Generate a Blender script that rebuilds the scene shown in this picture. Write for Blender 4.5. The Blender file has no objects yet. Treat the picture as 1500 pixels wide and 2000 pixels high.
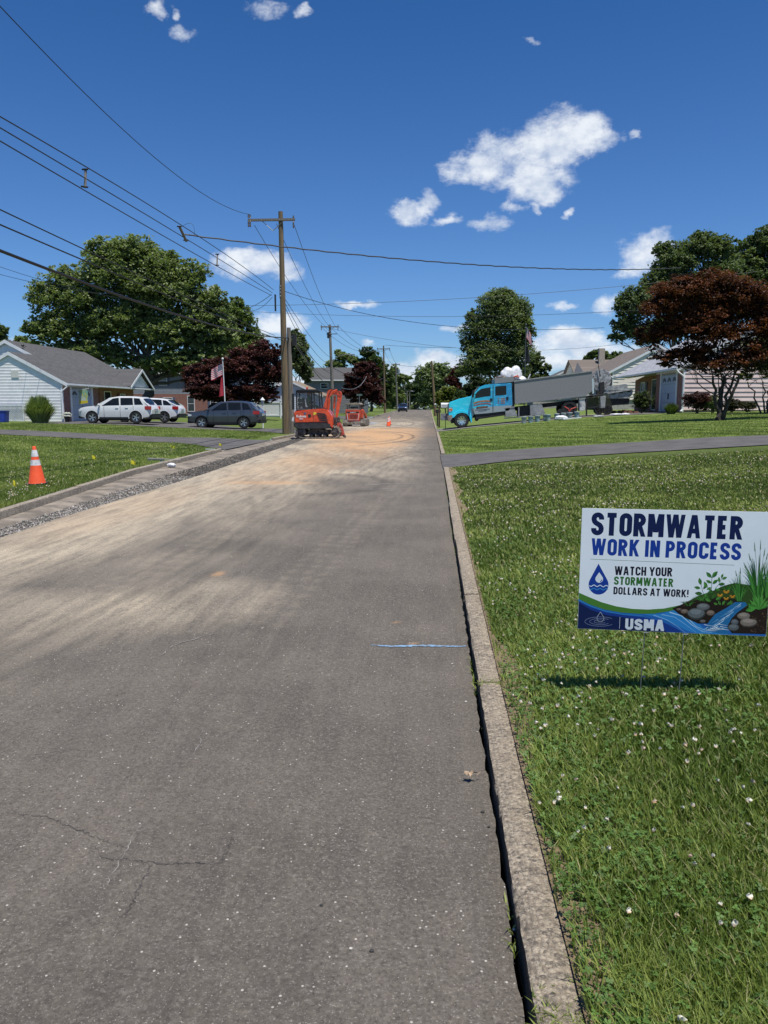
import bpy, bmesh, math, random
import numpy as np
from mathutils import Vector, Matrix
from mathutils.geometry import tessellate_polygon
SC = bpy.context.scene
COL = SC.collection
rnd = random.Random(7)
RNG = np.random.default_rng(11)
# ------------------------------------------------------------------ camera, light, exposure
F, PITCH, YAW, CH = 1500.0, math.atan(205 / 1500), math.radians(3.33), 1.55
cam = bpy.data.objects.new('camera', bpy.data.cameras.new('camera'))
COL.objects.link(cam)
cam.location = (0, 0, CH)
cam.rotation_euler = (math.pi / 2 - PITCH, 0, YAW)
cam.data.sensor_fit = 'HORIZONTAL'; cam.data.sensor_width = 36; cam.data.lens = 36
cam.data.clip_start = 0.05; cam.data.clip_end = 3000
SC.camera = cam
_f = Vector((-math.sin(YAW) * math.cos(PITCH), math.cos(YAW) * math.cos(PITCH), -math.sin(PITCH)))
_r = Vector((math.cos(YAW), math.sin(YAW), 0)); _u = _r.cross(_f)
def ray(px, py): return _f * F + _r * (px - 750) + _u * (1000 - py)
def at(px, py, Y):
    """point of the world at distance Y down the road that shows at photo pixel (px, py)"""
    d = ray(px, py); return Vector((0, 0, CH)) + d * (Y / d.y)
SUN_STRENGTH, SKY_STRENGTH, EXPOSURE = 5.0, 0.10, 0.18
SHX, SHY = -0.19, 0.25                      # shadow displacement per metre of height
sun_vec = Vector((-SHX, -SHY, 1)).normalized()
sun = bpy.data.objects.new('sun', bpy.data.lights.new('sun', 'SUN'))
COL.objects.link(sun)
sun.data.energy = SUN_STRENGTH; sun.data.angle = math.radians(.53); sun.data.color = (1, .95, .87)
sun.rotation_euler = sun_vec.to_track_quat('Z', 'Y').to_euler()
SUN_EL = math.asin(sun_vec.z); SUN_AZ = math.atan2(sun_vec.x, sun_vec.y)
SC.view_settings.view_transform = 'Standard'; SC.view_settings.look = 'None'
SC.view_settings.gamma = 1; SC.view_settings.use_curve_mapping = False
SC.view_settings.exposure = EXPOSURE
SC.render.engine = 'CYCLES'
SC.cycles.max_bounces = 6; SC.cycles.transparent_max_bounces = 8

class NT:
    def __init__(s, tree): s.t = tree; s.n = tree.nodes; s.l = tree.links
    def new(s, typ, **kw):
        n = s.n.new(typ)
        for k, v in kw.items(): setattr(n, k, v)
        return n
    def put(s, sock, v):
        if isinstance(v, bpy.types.NodeSocket): s.l.new(v, sock)
        elif v is not None:
            if sock.type in ('RGBA',) and len(v) == 3: v = (*v, 1)
            sock.default_value = v
    def m(s, op, a, b=None, c=None, clamp=False):
        n = s.new('ShaderNodeMath', operation=op, use_clamp=clamp)
        s.put(n.inputs[0], a)
        if b is not None: s.put(n.inputs[1], b)
        if c is not None: s.put(n.inputs[2], c)
        return n.outputs[0]
    def mix(s, fac, a, b, blend='MIX'):
        n = s.new('ShaderNodeMix', data_type='RGBA', blend_type=blend)
        s.put(n.inputs[0], fac); s.put(n.inputs[6], a); s.put(n.inputs[7], b)
        return n.outputs[2]
    def noise(s, vec, scale, detail=3, rough=.55, dist=0):
        n = s.new('ShaderNodeTexNoise')
        if vec is not None: s.l.new(vec, n.inputs['Vector'])
        n.inputs['Scale'].default_value = scale; n.inputs['Detail'].default_value = detail
        n.inputs['Roughness'].default_value = rough; n.inputs['Distortion'].default_value = dist
        return n.outputs['Fac']
    def ramp(s, fac, lo, hi, a=0.0, b=1.0, smooth=True):
        n = s.new('ShaderNodeMapRange', interpolation_type='SMOOTHSTEP' if smooth else 'LINEAR')
        s.put(n.inputs[0], fac)
        for i, v in zip((1, 2, 3, 4), (lo, hi, a, b)): n.inputs[i].default_value = v
        return n.outputs[0]

# ------------------------------------------------------------------ sky
world = bpy.data.worlds.new('World'); SC.world = world; world.use_nodes = True
w = NT(world.node_tree); w.n.clear()
sky = w.new('ShaderNodeTexSky', sky_type='NISHITA')
sky.sun_disc = False; sky.sun_elevation = SUN_EL; sky.sun_rotation = SUN_AZ
sky.altitude = 50; sky.air_density = 1.0; sky.dust_density = .25; sky.ozone_density = 3.0
tc = w.new('ShaderNodeTexCoord')
sep = w.new('ShaderNodeSeparateXYZ'); w.l.new(tc.outputs['Generated'], sep.inputs[0])
az = w.m('ARCTAN2', sep.outputs[0], sep.outputs[1]); el = w.m('ARCSINE', sep.outputs[2])
cmb = w.new('ShaderNodeCombineXYZ'); w.l.new(az, cmb.inputs[0]); w.l.new(w.m('MULTIPLY', el, 1.5), cmb.inputs[1])
def warp(scale, amt, off):
    n = w.new('ShaderNodeTexNoise'); w.l.new(cmb.outputs[0], n.inputs['Vector']); n.inputs['Scale'].default_value = scale; n.inputs['Detail'].default_value = 5; n.inputs['Roughness'].default_value = .6
    s3 = w.new('ShaderNodeSeparateColor'); w.l.new(n.outputs['Color'], s3.inputs[0]); return [w.m('MULTIPLY', w.m('SUBTRACT', s3.outputs[i], .5), amt) for i in (0, 1)]
_wa, _wb = warp(9, .085, 0), warp(40, .018, 1)
el0 = el
az = w.m('ADD', w.m('ADD', az, _wa[0]), _wb[0]); el = w.m('ADD', w.m('ADD', el, w.m('MULTIPLY', _wa[1], .55)), w.m('MULTIPLY', _wb[1], .7))
def azel(px, py):
    d = ray(px, py).normalized(); return math.atan2(d.x, d.y), math.asin(d.z)
CLOUDS = [(900,346,32,18),(940,328,45,28),(985,305,58,40),(1035,292,55,32),(1095,268,58,42),(1150,262,40,32),(1035,350,72,34),(1075,368,32,20),
 (805,408,40,17),(838,396,17,20),(868,428,32,9),(958,430,30,12),(1002,403,34,11),(1062,400,16,9),(1130,413,13,9),(1228,253,15,8),
 (468,500,38,18),(500,515,62,22),(548,526,38,16),(545,637,44,18),(515,652,30,14),(690,593,42,8),(720,674,15,9),(845,708,46,16),(880,716,60,18),
 (1110,668,62,22),(1130,685,95,16),(1090,708,60,16),(1262,493,46,28),(1240,525,34,14),(1198,588,22,24),(1090,595,44,10),(430,563,11,8),
 (296,18,22,17),(360,62,27,17),(522,14,40,19),(590,28,16,12),(345,30,14,10),(1055,88,14,7),(895,640,26,8),(790,728,70,16),(740,742,40,10),(220,740,90,16),(40,680,30,20),(620,745,60,14)]
tot = None
def blob(a, e, ra, re, wt=1.0):
    global tot
    q = w.m('ADD', w.m('POWER', w.m('DIVIDE', w.m('ABSOLUTE', w.m('SUBTRACT', az, a)), ra), 2.0),
            w.m('POWER', w.m('DIVIDE', w.m('ABSOLUTE', w.m('SUBTRACT', el, e)), re), 2.0))
    v = w.m('SUBTRACT', wt, q)
    tot = v if tot is None else w.m('MAXIMUM', tot, v)
for px, py, rx, ry in CLOUDS:
    a, e = azel(px, py); a1, _ = azel(px + rx, py); _, e1 = azel(px, py + ry)
    blob(a, e, abs(a1 - a) * 1.25, abs(e1 - e) * 1.3, 1.0 if rx * ry > 600 and py > 100 else (.35 if py < 100 else .6))
cr = random.Random(3)
for i in range(26):                          # the same fair-weather clouds all round the sky
    a = cr.uniform(.62, 5.6); a = a if a < math.pi else a - 2 * math.pi
    blob(a, cr.uniform(.06, .7), cr.uniform(.03, .1), cr.uniform(.012, .035))
n1 = w.noise(cmb.outputs[0], 17, 9, .62, .4); n2 = w.noise(cmb.outputs[0], 70, 7, .7)
dens = w.m('ADD', w.m('ADD', w.m('MAXIMUM', tot, -1.2), w.m('MULTIPLY', w.m('SUBTRACT', n1, .5), 2.6)), w.m('MULTIPLY', w.m('SUBTRACT', n2, .5), 1.3))
mask = w.ramp(dens, -.45, 1.05, 0, .95)
n3 = w.noise(cmb.outputs[0], 22, 6, .6)
white = w.mix(w.ramp(n3, .36, .60), (5.4, 6.1, 7.3), (7.8, 8.2, 8.7))
hz = w.ramp(el0, 0.0, .5, 0, 1, False)
tint = w.mix(hz, (.563, .77, 1.08), (.20, .508, .86))
skyc = w.mix(1.0, sky.outputs[0], tint, 'MULTIPLY')
bg = w.new('ShaderNodeBackground'); bg.inputs[1].default_value = SKY_STRENGTH
w.l.new(w.mix(mask, skyc, white), bg.inputs[0])
wo = w.new('ShaderNodeOutputWorld'); w.l.new(bg.outputs[0], wo.inputs[0])

# ------------------------------------------------------------------ materials
def mat(name, col, rough=.65, metal=0, var=.12, vs=6, bump=0, bs=60, spec=.5, col2=None, coord='Object', coat=0):
    m = bpy.data.materials.new(name); m.use_nodes = True; t = NT(m.node_tree)
    b = t.n['Principled BSDF']; tcn = t.new('ShaderNodeTexCoord'); v = tcn.outputs[coord]
    f = t.noise(v, vs, 5, .6)
    c2 = col2 or tuple(max(0, c * (1 - 2.2 * var)) for c in col)
    c1 = col if col2 else tuple(min(1, c * (1 + var)) for c in col)
    c = t.mix(t.ramp(f, .3, .7), c1, c2)
    t.l.new(c, b.inputs['Base Color'])
    b.inputs['Roughness'].default_value = rough; b.inputs['Metallic'].default_value = metal
    b.inputs['Specular IOR Level'].default_value = spec
    b.inputs['Coat Weight'].default_value = coat; b.inputs['Coat Roughness'].default_value = .05
    if bump:
        bn = t.new('ShaderNodeBump'); bn.inputs['Strength'].default_value = bump; bn.inputs['Distance'].default_value = .02
        t.l.new(t.noise(v, bs, 4, .7), bn.inputs['Height']); t.l.new(bn.outputs[0], b.inputs['Normal'])
    return m
def vmat(name, rough=.7, trans=0.0, attr='Col', spec=.3, mul=1.0):
    m = bpy.data.materials.new(name); m.use_nodes = True; t = NT(m.node_tree)
    b = t.n['Principled BSDF']; a = t.new('ShaderNodeAttribute', attribute_name=attr)
    c = a.outputs['Color']
    t.l.new(c, b.inputs['Base Color']); b.inputs['Roughness'].default_value = rough
    b.inputs['Specular IOR Level'].default_value = spec
    if trans:
        tr = t.new('ShaderNodeBsdfTranslucent'); t.l.new(t.mix(1.0, c, (1.1, 1.25, .5), 'MULTIPLY'), tr.inputs[0])
        mx = t.new('ShaderNodeMixShader'); mx.inputs[0].default_value = trans
        t.l.new(b.outputs[0], mx.inputs[1]); t.l.new(tr.outputs[0], mx.inputs[2])
        t.l.new(mx.outputs[0], t.n['Material Output'].inputs[0])
    return m
def glassmat(name, tint=(.02, .025, .03), alpha=.25):
    m = bpy.data.materials.new(name); m.use_nodes = True; t = NT(m.node_tree)
    b = t.n['Principled BSDF']; b.inputs['Base Color'].default_value = (*tint, 1); b.inputs['Roughness'].default_value = .04
    b.inputs['Alpha'].default_value = 1 - alpha
    return m
def brickmat():
    m = bpy.data.materials.new('brickwork'); m.use_nodes = True; t = NT(m.node_tree); b = t.n['Principled BSDF']
    g = t.new('ShaderNodeNewGeometry'); sp = t.new('ShaderNodeSeparateXYZ'); t.l.new(g.outputs['Position'], sp.inputs[0])
    c = t.new('ShaderNodeCombineXYZ'); t.l.new(t.m('ADD', sp.outputs[0], sp.outputs[1]), c.inputs[0]); t.l.new(sp.outputs[2], c.inputs[1])
    br = t.new('ShaderNodeTexBrick'); t.l.new(c.outputs[0], br.inputs[0])
    for k, v in (('Color1', (.24, .075, .05, 1)), ('Color2', (.38, .15, .10, 1)), ('Mortar', (.30, .27, .25, 1))): br.inputs[k].default_value = v
    br.inputs['Scale'].default_value = 1; br.inputs['Brick Width'].default_value = .21; br.inputs['Row Height'].default_value = .072; br.inputs['Mortar Size'].default_value = .009
    t.l.new(t.mix(t.noise(g.outputs['Position'], 3, 3), br.outputs[0], (.12, .05, .04), 'MIX'), b.inputs['Base Color']); b.inputs['Roughness'].default_value = .9
    # keep mostly the brick colours
    n = [x for x in t.n if x.type == 'MIX'][-1]
    for lk in list(n.inputs[0].links): t.l.remove(lk)
    n.inputs[0].default_value = .25
    return m
def shinglemat(name, col):
    m = bpy.data.materials.new(name); m.use_nodes = True; t = NT(m.node_tree); b = t.n['Principled BSDF']
    g = t.new('ShaderNodeNewGeometry'); sp = t.new('ShaderNodeSeparateXYZ'); t.l.new(g.outputs['Position'], sp.inputs[0])
    c = t.new('ShaderNodeCombineXYZ'); t.l.new(sp.outputs[1], c.inputs[0]); t.l.new(t.m('MULTIPLY', sp.outputs[2], 2.1), c.inputs[1])
    br = t.new('ShaderNodeTexBrick'); t.l.new(c.outputs[0], br.inputs[0])
    br.inputs['Color1'].default_value = (*[x * 1.25 for x in col], 1); br.inputs['Color2'].default_value = (*[x * .75 for x in col], 1)
    br.inputs['Mortar'].default_value = (*[x * .5 for x in col], 1)
    br.inputs['Scale'].default_value = 1; br.inputs['Brick Width'].default_value = .3; br.inputs['Row Height'].default_value = .14; br.inputs['Mortar Size'].default_value = .006
    cc = t.mix(t.ramp(t.noise(g.outputs['Position'], .8, 4), .3, .7, .85, 1.15), (0, 0, 0), br.outputs[0])
    t.l.new(t.mix(t.ramp(t.noise(g.outputs['Position'], 14, 3), .3, .7, 0, .5), br.outputs[0], [x * 1.1 for x in col]), b.inputs['Base Color'])
    b.inputs['Roughness'].default_value = .95
    return m

# ------------------------------------------------------------------ helpers
def setp(o, label=None, cat=None, group=None, kind=None):
    if label: o['label'] = label
    if cat: o['category'] = cat
    if group: o['group'] = group
    if kind: o['kind'] = kind
    return o
def thing(name, label, cat, loc=(0, 0, 0), rz=0, group=None, rot=None):
    o = bpy.data.objects.new(name, None); COL.objects.link(o)
    o.location = loc; o.rotation_euler = rot or (0, 0, rz); o.empty_display_size = .3
    return setp(o, label, cat, group)
def link(name, me, parent=None, **kw):
    o = bpy.data.objects.new(name, me); COL.objects.link(o)
    if parent is not None: o.parent = parent
    return setp(o, **kw)
class MB:
    def __init__(s): s.v = []; s.f = []; s.c = []; s.col = None
    def _add(s, vs, fs):
        b = len(s.v); s.v += [tuple(p) for p in vs]; s.f += [tuple(i + b for i in f) for f in fs]
        if s.col is not None: s.c += [s.col] * len(vs)
        return s
    def box(s, x0, x1, y0, y1, z0, z1):
        return s._add([(x0,y0,z0),(x1,y0,z0),(x1,y1,z0),(x0,y1,z0),(x0,y0,z1),(x1,y0,z1),(x1,y1,z1),(x0,y1,z1)],
                      [(3,2,1,0),(4,5,6,7),(0,1,5,4),(1,2,6,5),(2,3,7,6),(3,0,4,7)])
    def quad(s, a, b, c, d): return s._add([a, b, c, d], [(0, 1, 2, 3)])
    def poly(s, pts): return s._add(pts, [tuple(range(len(pts)))])
    def prism(s, prof, y0, y1, axis='y'):
        """prof: (a, b) outline; extruded along axis from y0 to y1"""
        n = len(prof)
        P = (lambda a, b, e: (a, e, b)) if axis == 'y' else ((lambda a, b, e: (e, a, b)) if axis == 'x' else (lambda a, b, e: (a, b, e)))
        vs = [P(a, b, y0) for a, b in prof] + [P(a, b, y1) for a, b in prof]
        fs = [(i, (i + 1) % n, n + (i + 1) % n, n + i) for i in range(n)]
        tr = tessellate_polygon([[Vector((a, b, 0)) for a, b in prof]])
        fs += [tuple(t) for t in tr] + [tuple(n + i for i in reversed(t)) for t in tr]
        return s._add(vs, fs)
    def tube(s, pts, r, n=6, cap=True):
        pts = [Vector(p) for p in pts]; rs = r if isinstance(r, (list, tuple)) else [r] * len(pts)
        vs = []; up = None
        for i, p in enumerate(pts):
            d = (pts[min(i + 1, len(pts) - 1)] - pts[max(i - 1, 0)]).normalized()
            if up is None: up = d.orthogonal().normalized()
            a = (up - d * up.dot(d)).normalized(); up = a; b = d.cross(a)
            vs += [p + (a * math.cos(2 * math.pi * k / n) + b * math.sin(2 * math.pi * k / n)) * rs[i] for k in range(n)]
        fs = [(i * n + k, i * n + (k + 1) % n, (i + 1) * n + (k + 1) % n, (i + 1) * n + k) for i in range(len(pts) - 1) for k in range(n)]
        if cap: fs += [tuple(reversed(range(n))), tuple(range((len(pts) - 1) * n, len(pts) * n))]
        return s._add(vs, fs)
    def lathe(s, prof, n=20, c=(0, 0, 0), axis='z', cap=True):
        vs = []
        for r, h in prof:
            for k in range(n):
                a = 2 * math.pi * k / n; x, y = r * math.cos(a), r * math.sin(a)
                vs.append((c[0] + x, c[1] + y, c[2] + h) if axis == 'z' else ((c[0] + x, c[1] + h, c[2] + y) if axis == 'y' else (c[0] + h, c[1] + x, c[2] + y)))
        fs = [(i * n + k, i * n + (k + 1) % n, (i + 1) * n + (k + 1) % n, (i + 1) * n + k) for i in range(len(prof) - 1) for k in range(n)]
        if cap: fs += [tuple(reversed(range(n))), tuple(range((len(prof) - 1) * n, len(prof) * n))]
        return s._add(vs, fs)
    def ball(s, c, r, n=10, m=6, jit=0, seed=0):
        q = random.Random(seed); rx, ry, rz = (r, r, r) if not isinstance(r, (tuple, list)) else r
        vs = []
        for i in range(m + 1):
            t = math.pi * i / m
            for k in range(n):
                a = 2 * math.pi * k / n; j = 1 + q.uniform(-jit, jit)
                vs.append((c[0] + rx * math.sin(t) * math.cos(a) * j, c[1] + ry * math.sin(t) * math.sin(a) * j, c[2] + rz * math.cos(t) * j))
        return s._add(vs, [(i * n + k, (i + 1) * n + k, (i + 1) * n + (k + 1) % n, i * n + (k + 1) % n) for i in range(m) for k in range(n)])
    def mesh(s, name, m, smooth=False, bevel=0):
        me = bpy.data.meshes.new(name); me.from_pydata(s.v, [], s.f)
        if s.c:
            a = me.color_attributes.new('Col', 'FLOAT_COLOR', 'POINT'); a.data.foreach_set('color', np.array([(*c, 1) for c in s.c], dtype=np.float32).ravel())
        bm = bmesh.new(); bm.from_mesh(me)
        bmesh.ops.recalc_face_normals(bm, faces=bm.faces)
        if bevel:
            bmesh.ops.remove_doubles(bm, verts=bm.verts, dist=1e-5)
            es = [e for e in bm.edges if len(e.link_faces) == 2 and e.calc_face_angle(0) > .5]
            bmesh.ops.bevel(bm, geom=es, offset=bevel, segments=2, affect='EDGES', clamp_overlap=True)
        bm.to_mesh(me); bm.free()
        if m: me.materials.append(m)
        if smooth:
            me.polygons.foreach_set('use_smooth', [True] * len(me.polygons))
            if smooth != 'all':
                me.set_sharp_from_angle(angle=math.radians(38))
        return me
    def build(s, name, m, parent=None, smooth=False, bevel=0, **kw):
        return link(name, s.mesh(name, m, smooth, bevel), parent, **kw)
def bigmesh(name, V, T, m, col=None, parent=None, smooth=False, k=3, **kw):
    """V (n,3), T (m,k) index array, col (n,3)"""
    me = bpy.data.meshes.new(name); V = np.ascontiguousarray(V, dtype=np.float32); T = np.ascontiguousarray(T, dtype=np.int32)
    me.vertices.add(len(V)); me.vertices.foreach_set('co', V.ravel())
    me.loops.add(T.size); me.loops.foreach_set('vertex_index', T.ravel())
    me.polygons.add(len(T)); me.polygons.foreach_set('loop_start', np.arange(0, T.size, k, dtype=np.int32))
    me.update(calc_edges=True)
    if col is not None:
        a = me.color_attributes.new('Col', 'FLOAT_COLOR', 'POINT')
        a.data.foreach_set('color', np.concatenate([col, np.ones((len(col), 1))], 1).astype(np.float32).ravel())
    if smooth: me.polygons.foreach_set('use_smooth', [True] * len(T))
    me.materials.append(m)
    return link(name, me, parent, **kw)
def copy_tree(o, parent=None):
    c = o.copy(); COL.objects.link(c); c.parent = parent
    for ch in o.children: copy_tree(ch, c)
    return c
def sstep(a, b, x):
    t = np.clip((np.asarray(x, dtype=float) - a) / (b - a), 0, 1); return t * t * (3 - 2 * t)
_pt = RNG.permutation(4096)
def vnoise(x, y, s=1.0, seed=0):
    """smooth value noise, numpy"""
    x = np.asarray(x, float) * s + seed * 17.3; y = np.asarray(y, float) * s + seed * 7.7
    xi = np.floor(x).astype(int); yi = np.floor(y).astype(int); fx = x - xi; fy = y - yi
    fx = fx * fx * (3 - 2 * fx); fy = fy * fy * (3 - 2 * fy)
    h = lambda a, b: _pt[(_pt[a & 4095] + b) & 4095] / 4095.0
    return (h(xi, yi) * (1 - fx) + h(xi + 1, yi) * fx) * (1 - fy) + (h(xi, yi + 1) * (1 - fx) + h(xi + 1, yi + 1) * fx) * fy
def fbm(x, y, s=1.0, seed=0, o=4):
    r = 0; a = .5; n = 0
    for i in range(o): r = r + a * vnoise(x, y, s * 2 ** i, seed + i * 3); n += a; a *= .55
    return r / n

# ------------------------------------------------------------------ lie of the land
def zr(y): return .75 * sstep(50, 210, y) - .9 * sstep(235, 330, y)
def xr(y): return np.interp(y, [-8, 3, 19, 26, 50, 110, 300], [.262, .266, .375, .405, .45, .42, .42])
def xl(y): return np.interp(y, [-8, 5, 10.7, 17.4, 28.6, 40, 60, 110, 300], [-4.8, -5.5, -6.0, -6.8, -7.35, -7.2, -7.3, -7.4, -7.4])
def xe(y): return np.interp(y, [-8, 5, 10, 17, 31, 38, 42], [-4.2, -4.9, -5.15, -5.2, -5.7, -6.1, -6.9])
KH, KHR, KW = .115, .072, .128
def dipf(y, a, b, e=.9): return sstep(a - e, a + .05, y) * (1 - sstep(b - .05, b + e, y))
def zR(x, y):
    d = np.maximum(x - xr(y) - KW, 0)
    base = zr(y) + KHR + np.interp(y, [0, 21, 36, 48, 200], [.5, .62, .8, 1, 1]) * np.interp(d, [0, 8.5, 15, 30, 60, 300], [0, .82, 1.15, 1.5, 2, 3])
    dp = np.maximum(dipf(y, 19.4, 24.6, .5), dipf(y, 47.6, 52.8, .6)) * (1 - sstep(.3, 2.6, d))
    return base - dp * (KHR - .012)
def zL(x, y):
    d = np.maximum(xl(y) - KW - x, 0)
    base = zr(y) + KH + np.interp(d, [0, 5, 12, 17, 40, 300], [0, .04, .36, .42, 1.0, 2.5])
    dp = np.maximum(dipf(y, 27.0, 35.3, .6), dipf(y, 42.5, 49, .6)) * (1 - sstep(.3, 2.6, d))
    return base - dp * (KH - .012)
def ground(x, y): return float(zR(x, y)) if x > float(xr(y)) else (float(zL(x, y)) if x < float(xl(y)) else float(zr(y)))
def gpx(px, Y):
    """ground point at distance Y under photo column px"""
    x = at(px, 800, Y).x
    return Vector((x, Y, ground(x, Y)))
# ------------------------------------------------------------------ ground
def grid(xs, ys, zf):
    X, Y = xs, ys; V = np.stack([X, Y, zf], -1).reshape(-1, 3); n, m = X.shape
    i = (np.arange(n - 1)[:, None] * m + np.arange(m - 1)[None, :]).ravel()
    return V, np.stack([i, i + 1, i + m + 1, i + m], -1)
def ysteps(a, b):
    o = [a]
    while o[-1] < b: o.append(o[-1] + max(.25, min(8, (abs(o[-1]) * .012 if o[-1] < 60 else abs(o[-1]) * .03))))
    o[-1] = b; return np.array(o)
# lawn soil / turf material with patches and mowing stripes
def lawnmat():
    m = bpy.data.materials.new('turf'); m.use_nodes = True; t = NT(m.node_tree); b = t.n['Principled BSDF']
    g = t.new('ShaderNodeNewGeometry'); P = g.outputs['Position']
    c = t.mix(t.ramp(t.noise(P, 1.1, 6, .65), .35, .65), (.105, .150, .034), (.150, .200, .055))
    c = t.mix(t.ramp(t.noise(P, 9, 6, .75), .42, .66), c, (.055, .085, .020))
    c = t.mix(t.ramp(t.noise(P, 40, 4, .8), .5, .72), c, (.21, .25, .095))
    sp = t.new('ShaderNodeSeparateXYZ'); t.l.new(P, sp.inputs[0])
    wv = t.m('SINE', t.m('ADD', t.m('MULTIPLY', t.m('ADD', sp.outputs[0], t.m('MULTIPLY', sp.outputs[1], .42)), 4.1), t.m('MULTIPLY', t.noise(P, .6, 2), 2.2)))
    on = t.m('MULTIPLY', t.ramp(sp.outputs[0], 0, 1), t.ramp(sp.outputs[1], 24, 26))
    c = t.mix(t.m('MULTIPLY', on, t.ramp(wv, -.8, .9, 0, .5)), c, (.22, .29, .085))
    th = t.m('MULTIPLY', t.ramp(sp.outputs[1], 21, 17), t.m('MULTIPLY', t.ramp(sp.outputs[0], 0, .3), t.ramp(t.m('SUBTRACT', sp.outputs[0], t.m('MULTIPLY', sp.outputs[1], .5)), 1.2, .8))); c = t.mix(th, c, t.mix(t.ramp(t.noise(P, 30, 4, .7), .4, .65), (.030, .036, .012), (.075, .070, .032)))   # soil and thatch under the blades of the near lawn
    t.l.new(c, b.inputs['Base Color']); b.inputs['Roughness'].default_value = 1; b.inputs['Specular IOR Level'].default_value = .1
    bn = t.new('ShaderNodeBump'); bn.inputs['Strength'].default_value = .9; bn.inputs['Distance'].default_value = .05
    t.l.new(t.noise(P, 28, 5, .8), bn.inputs['Height']); t.l.new(bn.outputs[0], b.inputs['Normal'])
    return m
M_turf = lawnmat()
ys = ysteps(-8, 700); ds = np.concatenate([np.arange(0, 3, .25), np.arange(3, 12, .75), np.arange(12, 40, 2.5), [45, 60, 90, 150, 250, 420]])
YY = np.repeat(ys[:, None], len(ds), 1)
X = xr(YY) + KW + ds[None, :]; V, Q = grid(X, YY, zR(X, YY)); bigmesh('lawn_right', V, Q, M_turf, smooth=True, k=4, kind='structure')
X = xl(YY) - KW - ds[None, :]; V, Q = grid(X, YY, zL(X, YY)); bigmesh('lawn_left', V, Q, M_turf, smooth=True, k=4, kind='structure')

# road: a dense sheet carrying painted-on dust and sand as attributes
def roadmat():
    m = bpy.data.materials.new('asphalt'); m.use_nodes = True; t = NT(m.node_tree); b = t.n['Principled BSDF']
    g = t.new('ShaderNodeNewGeometry'); P = g.outputs['Position']
    a = t.new('ShaderNodeAttribute', attribute_name='Col'); sc = t.new('ShaderNodeSeparateColor'); t.l.new(a.outputs['Color'], sc.inputs[0])
    base = t.mix(t.ramp(t.noise(P, .9, 6, .65), .35, .65), (.082, .073, .064), (.132, .116, .100)); mp0 = t.new('ShaderNodeMapping'); mp0.inputs['Scale'].default_value = (5, .22, 1); t.l.new(P, mp0.inputs[0])
    base = t.mix(t.ramp(t.noise(mp0.outputs[0], 1.6, 5, .65), .5, .75, 0, .45), base, (.165, .146, .128))
    base = t.mix(t.ramp(t.noise(P, 75, 4, .75), .42, .66, 0, .75), base, (.046, .041, .038))
    base = t.mix(t.ramp(t.noise(P, 130, 2, .6), .60, .70, 0, .8), base, (.30, .28, .25))
    base = t.mix(t.ramp(t.noise(P, 48, 5, .85), .50, .66, 0, .6), base, (.215, .195, .172))
    vo = t.new('ShaderNodeTexVoronoi'); t.l.new(P, vo.inputs['Vector']); vo.inputs['Scale'].default_value = 26
    chip = t.m('MULTIPLY', t.ramp(vo.outputs['Distance'], .12, .07), t.ramp(t.noise(P, 6, 2), .44, .52))
    base = t.mix(chip, base, (.50, .47, .42))
    mp = t.new('ShaderNodeMapping'); mp.inputs['Rotation'].default_value = (0, 0, .35); mp.inputs['Scale'].default_value = (3.2, .35, 1); t.l.new(P, mp.inputs[0])
    streak = t.noise(mp.outputs[0], 2.2, 6, .7)
    d1 = t.m('MULTIPLY', sc.outputs[0], t.ramp(t.m('ADD', t.m('MULTIPLY', streak, .75), t.m('MULTIPLY', t.noise(P, 22, 4, .7), .35)), .3, .75, .2, 1.2), clamp=True)
    d1 = t.m('MULTIPLY', d1, t.ramp(t.noise(P, 70, 4, .8), .38, .60, .45, 1.0))
    base = t.mix(d1, base, (.52, .44, .325))
    d2 = t.m('MULTIPLY', sc.outputs[1], t.ramp(t.m('ADD', t.m('MULTIPLY', streak, .6), t.m('MULTIPLY', t.noise(P, 9, 5, .7), .5)), .3, .7, .45, 1.15), clamp=True)
    base = t.mix(d2, base, (.50, .30, .155))
    base = t.mix(t.m('MULTIPLY', sc.outputs[2], .8, clamp=True), base, (.045, .042, .04))
    t.l.new(base, b.inputs['Base Color']); b.inputs['Roughness'].default_value = .92; b.inputs['Specular IOR Level'].default_value = .25
    bn = t.new('ShaderNodeBump'); bn.inputs['Strength'].default_value = 1; bn.inputs['Distance'].default_value = .009
    t.l.new(t.noise(P, 90, 4, .75), bn.inputs['Height']); t.l.new(bn.outputs[0], b.inputs['Normal'])
    return m
M_road = roadmat()
ry = [-8.0]
while ry[-1] < 430: ry.append(ry[-1] + max(.045, min(5, abs(ry[-1]) * .007 if ry[-1] < 70 else abs(ry[-1]) * .02)))
ry = np.array(ry); tt = np.linspace(0, 1, 116); YY = np.repeat(ry[:, None], 116, 1)
XL = np.where(YY < 42, xe(YY), xl(YY)); X0 = YY; X = XL + (xr(YY) - .003 - .016 * np.clip(fbm(X0 * 0 + 3, YY, 13.0, 61) * 2 - .6, 0, 1) - XL) * tt[None, :]
gut = .0 * X
Z = zr(YY) + .02 * (1 - ((X + 3.4) / 3.8) ** 2)  # slight crown
Z = zr(YY) + .018 * np.clip(1 - np.abs(X + 3.4) / 3.8, 0, 1)
Z += .006 * (fbm(X, YY, .6, 4) - .5)
Zroad = Z
def G(cx, cy, rx, ry_, X=X, Y=YY): return np.clip(1.25 - ((X - cx) / rx) ** 2 - ((Y - cy) / ry_) ** 2, 0, 1)
n1 = fbm(X, YY * .6, .55, 1, 5); n2 = fbm(X * 1.3, YY * .28, 1.2, 5, 5)
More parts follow.
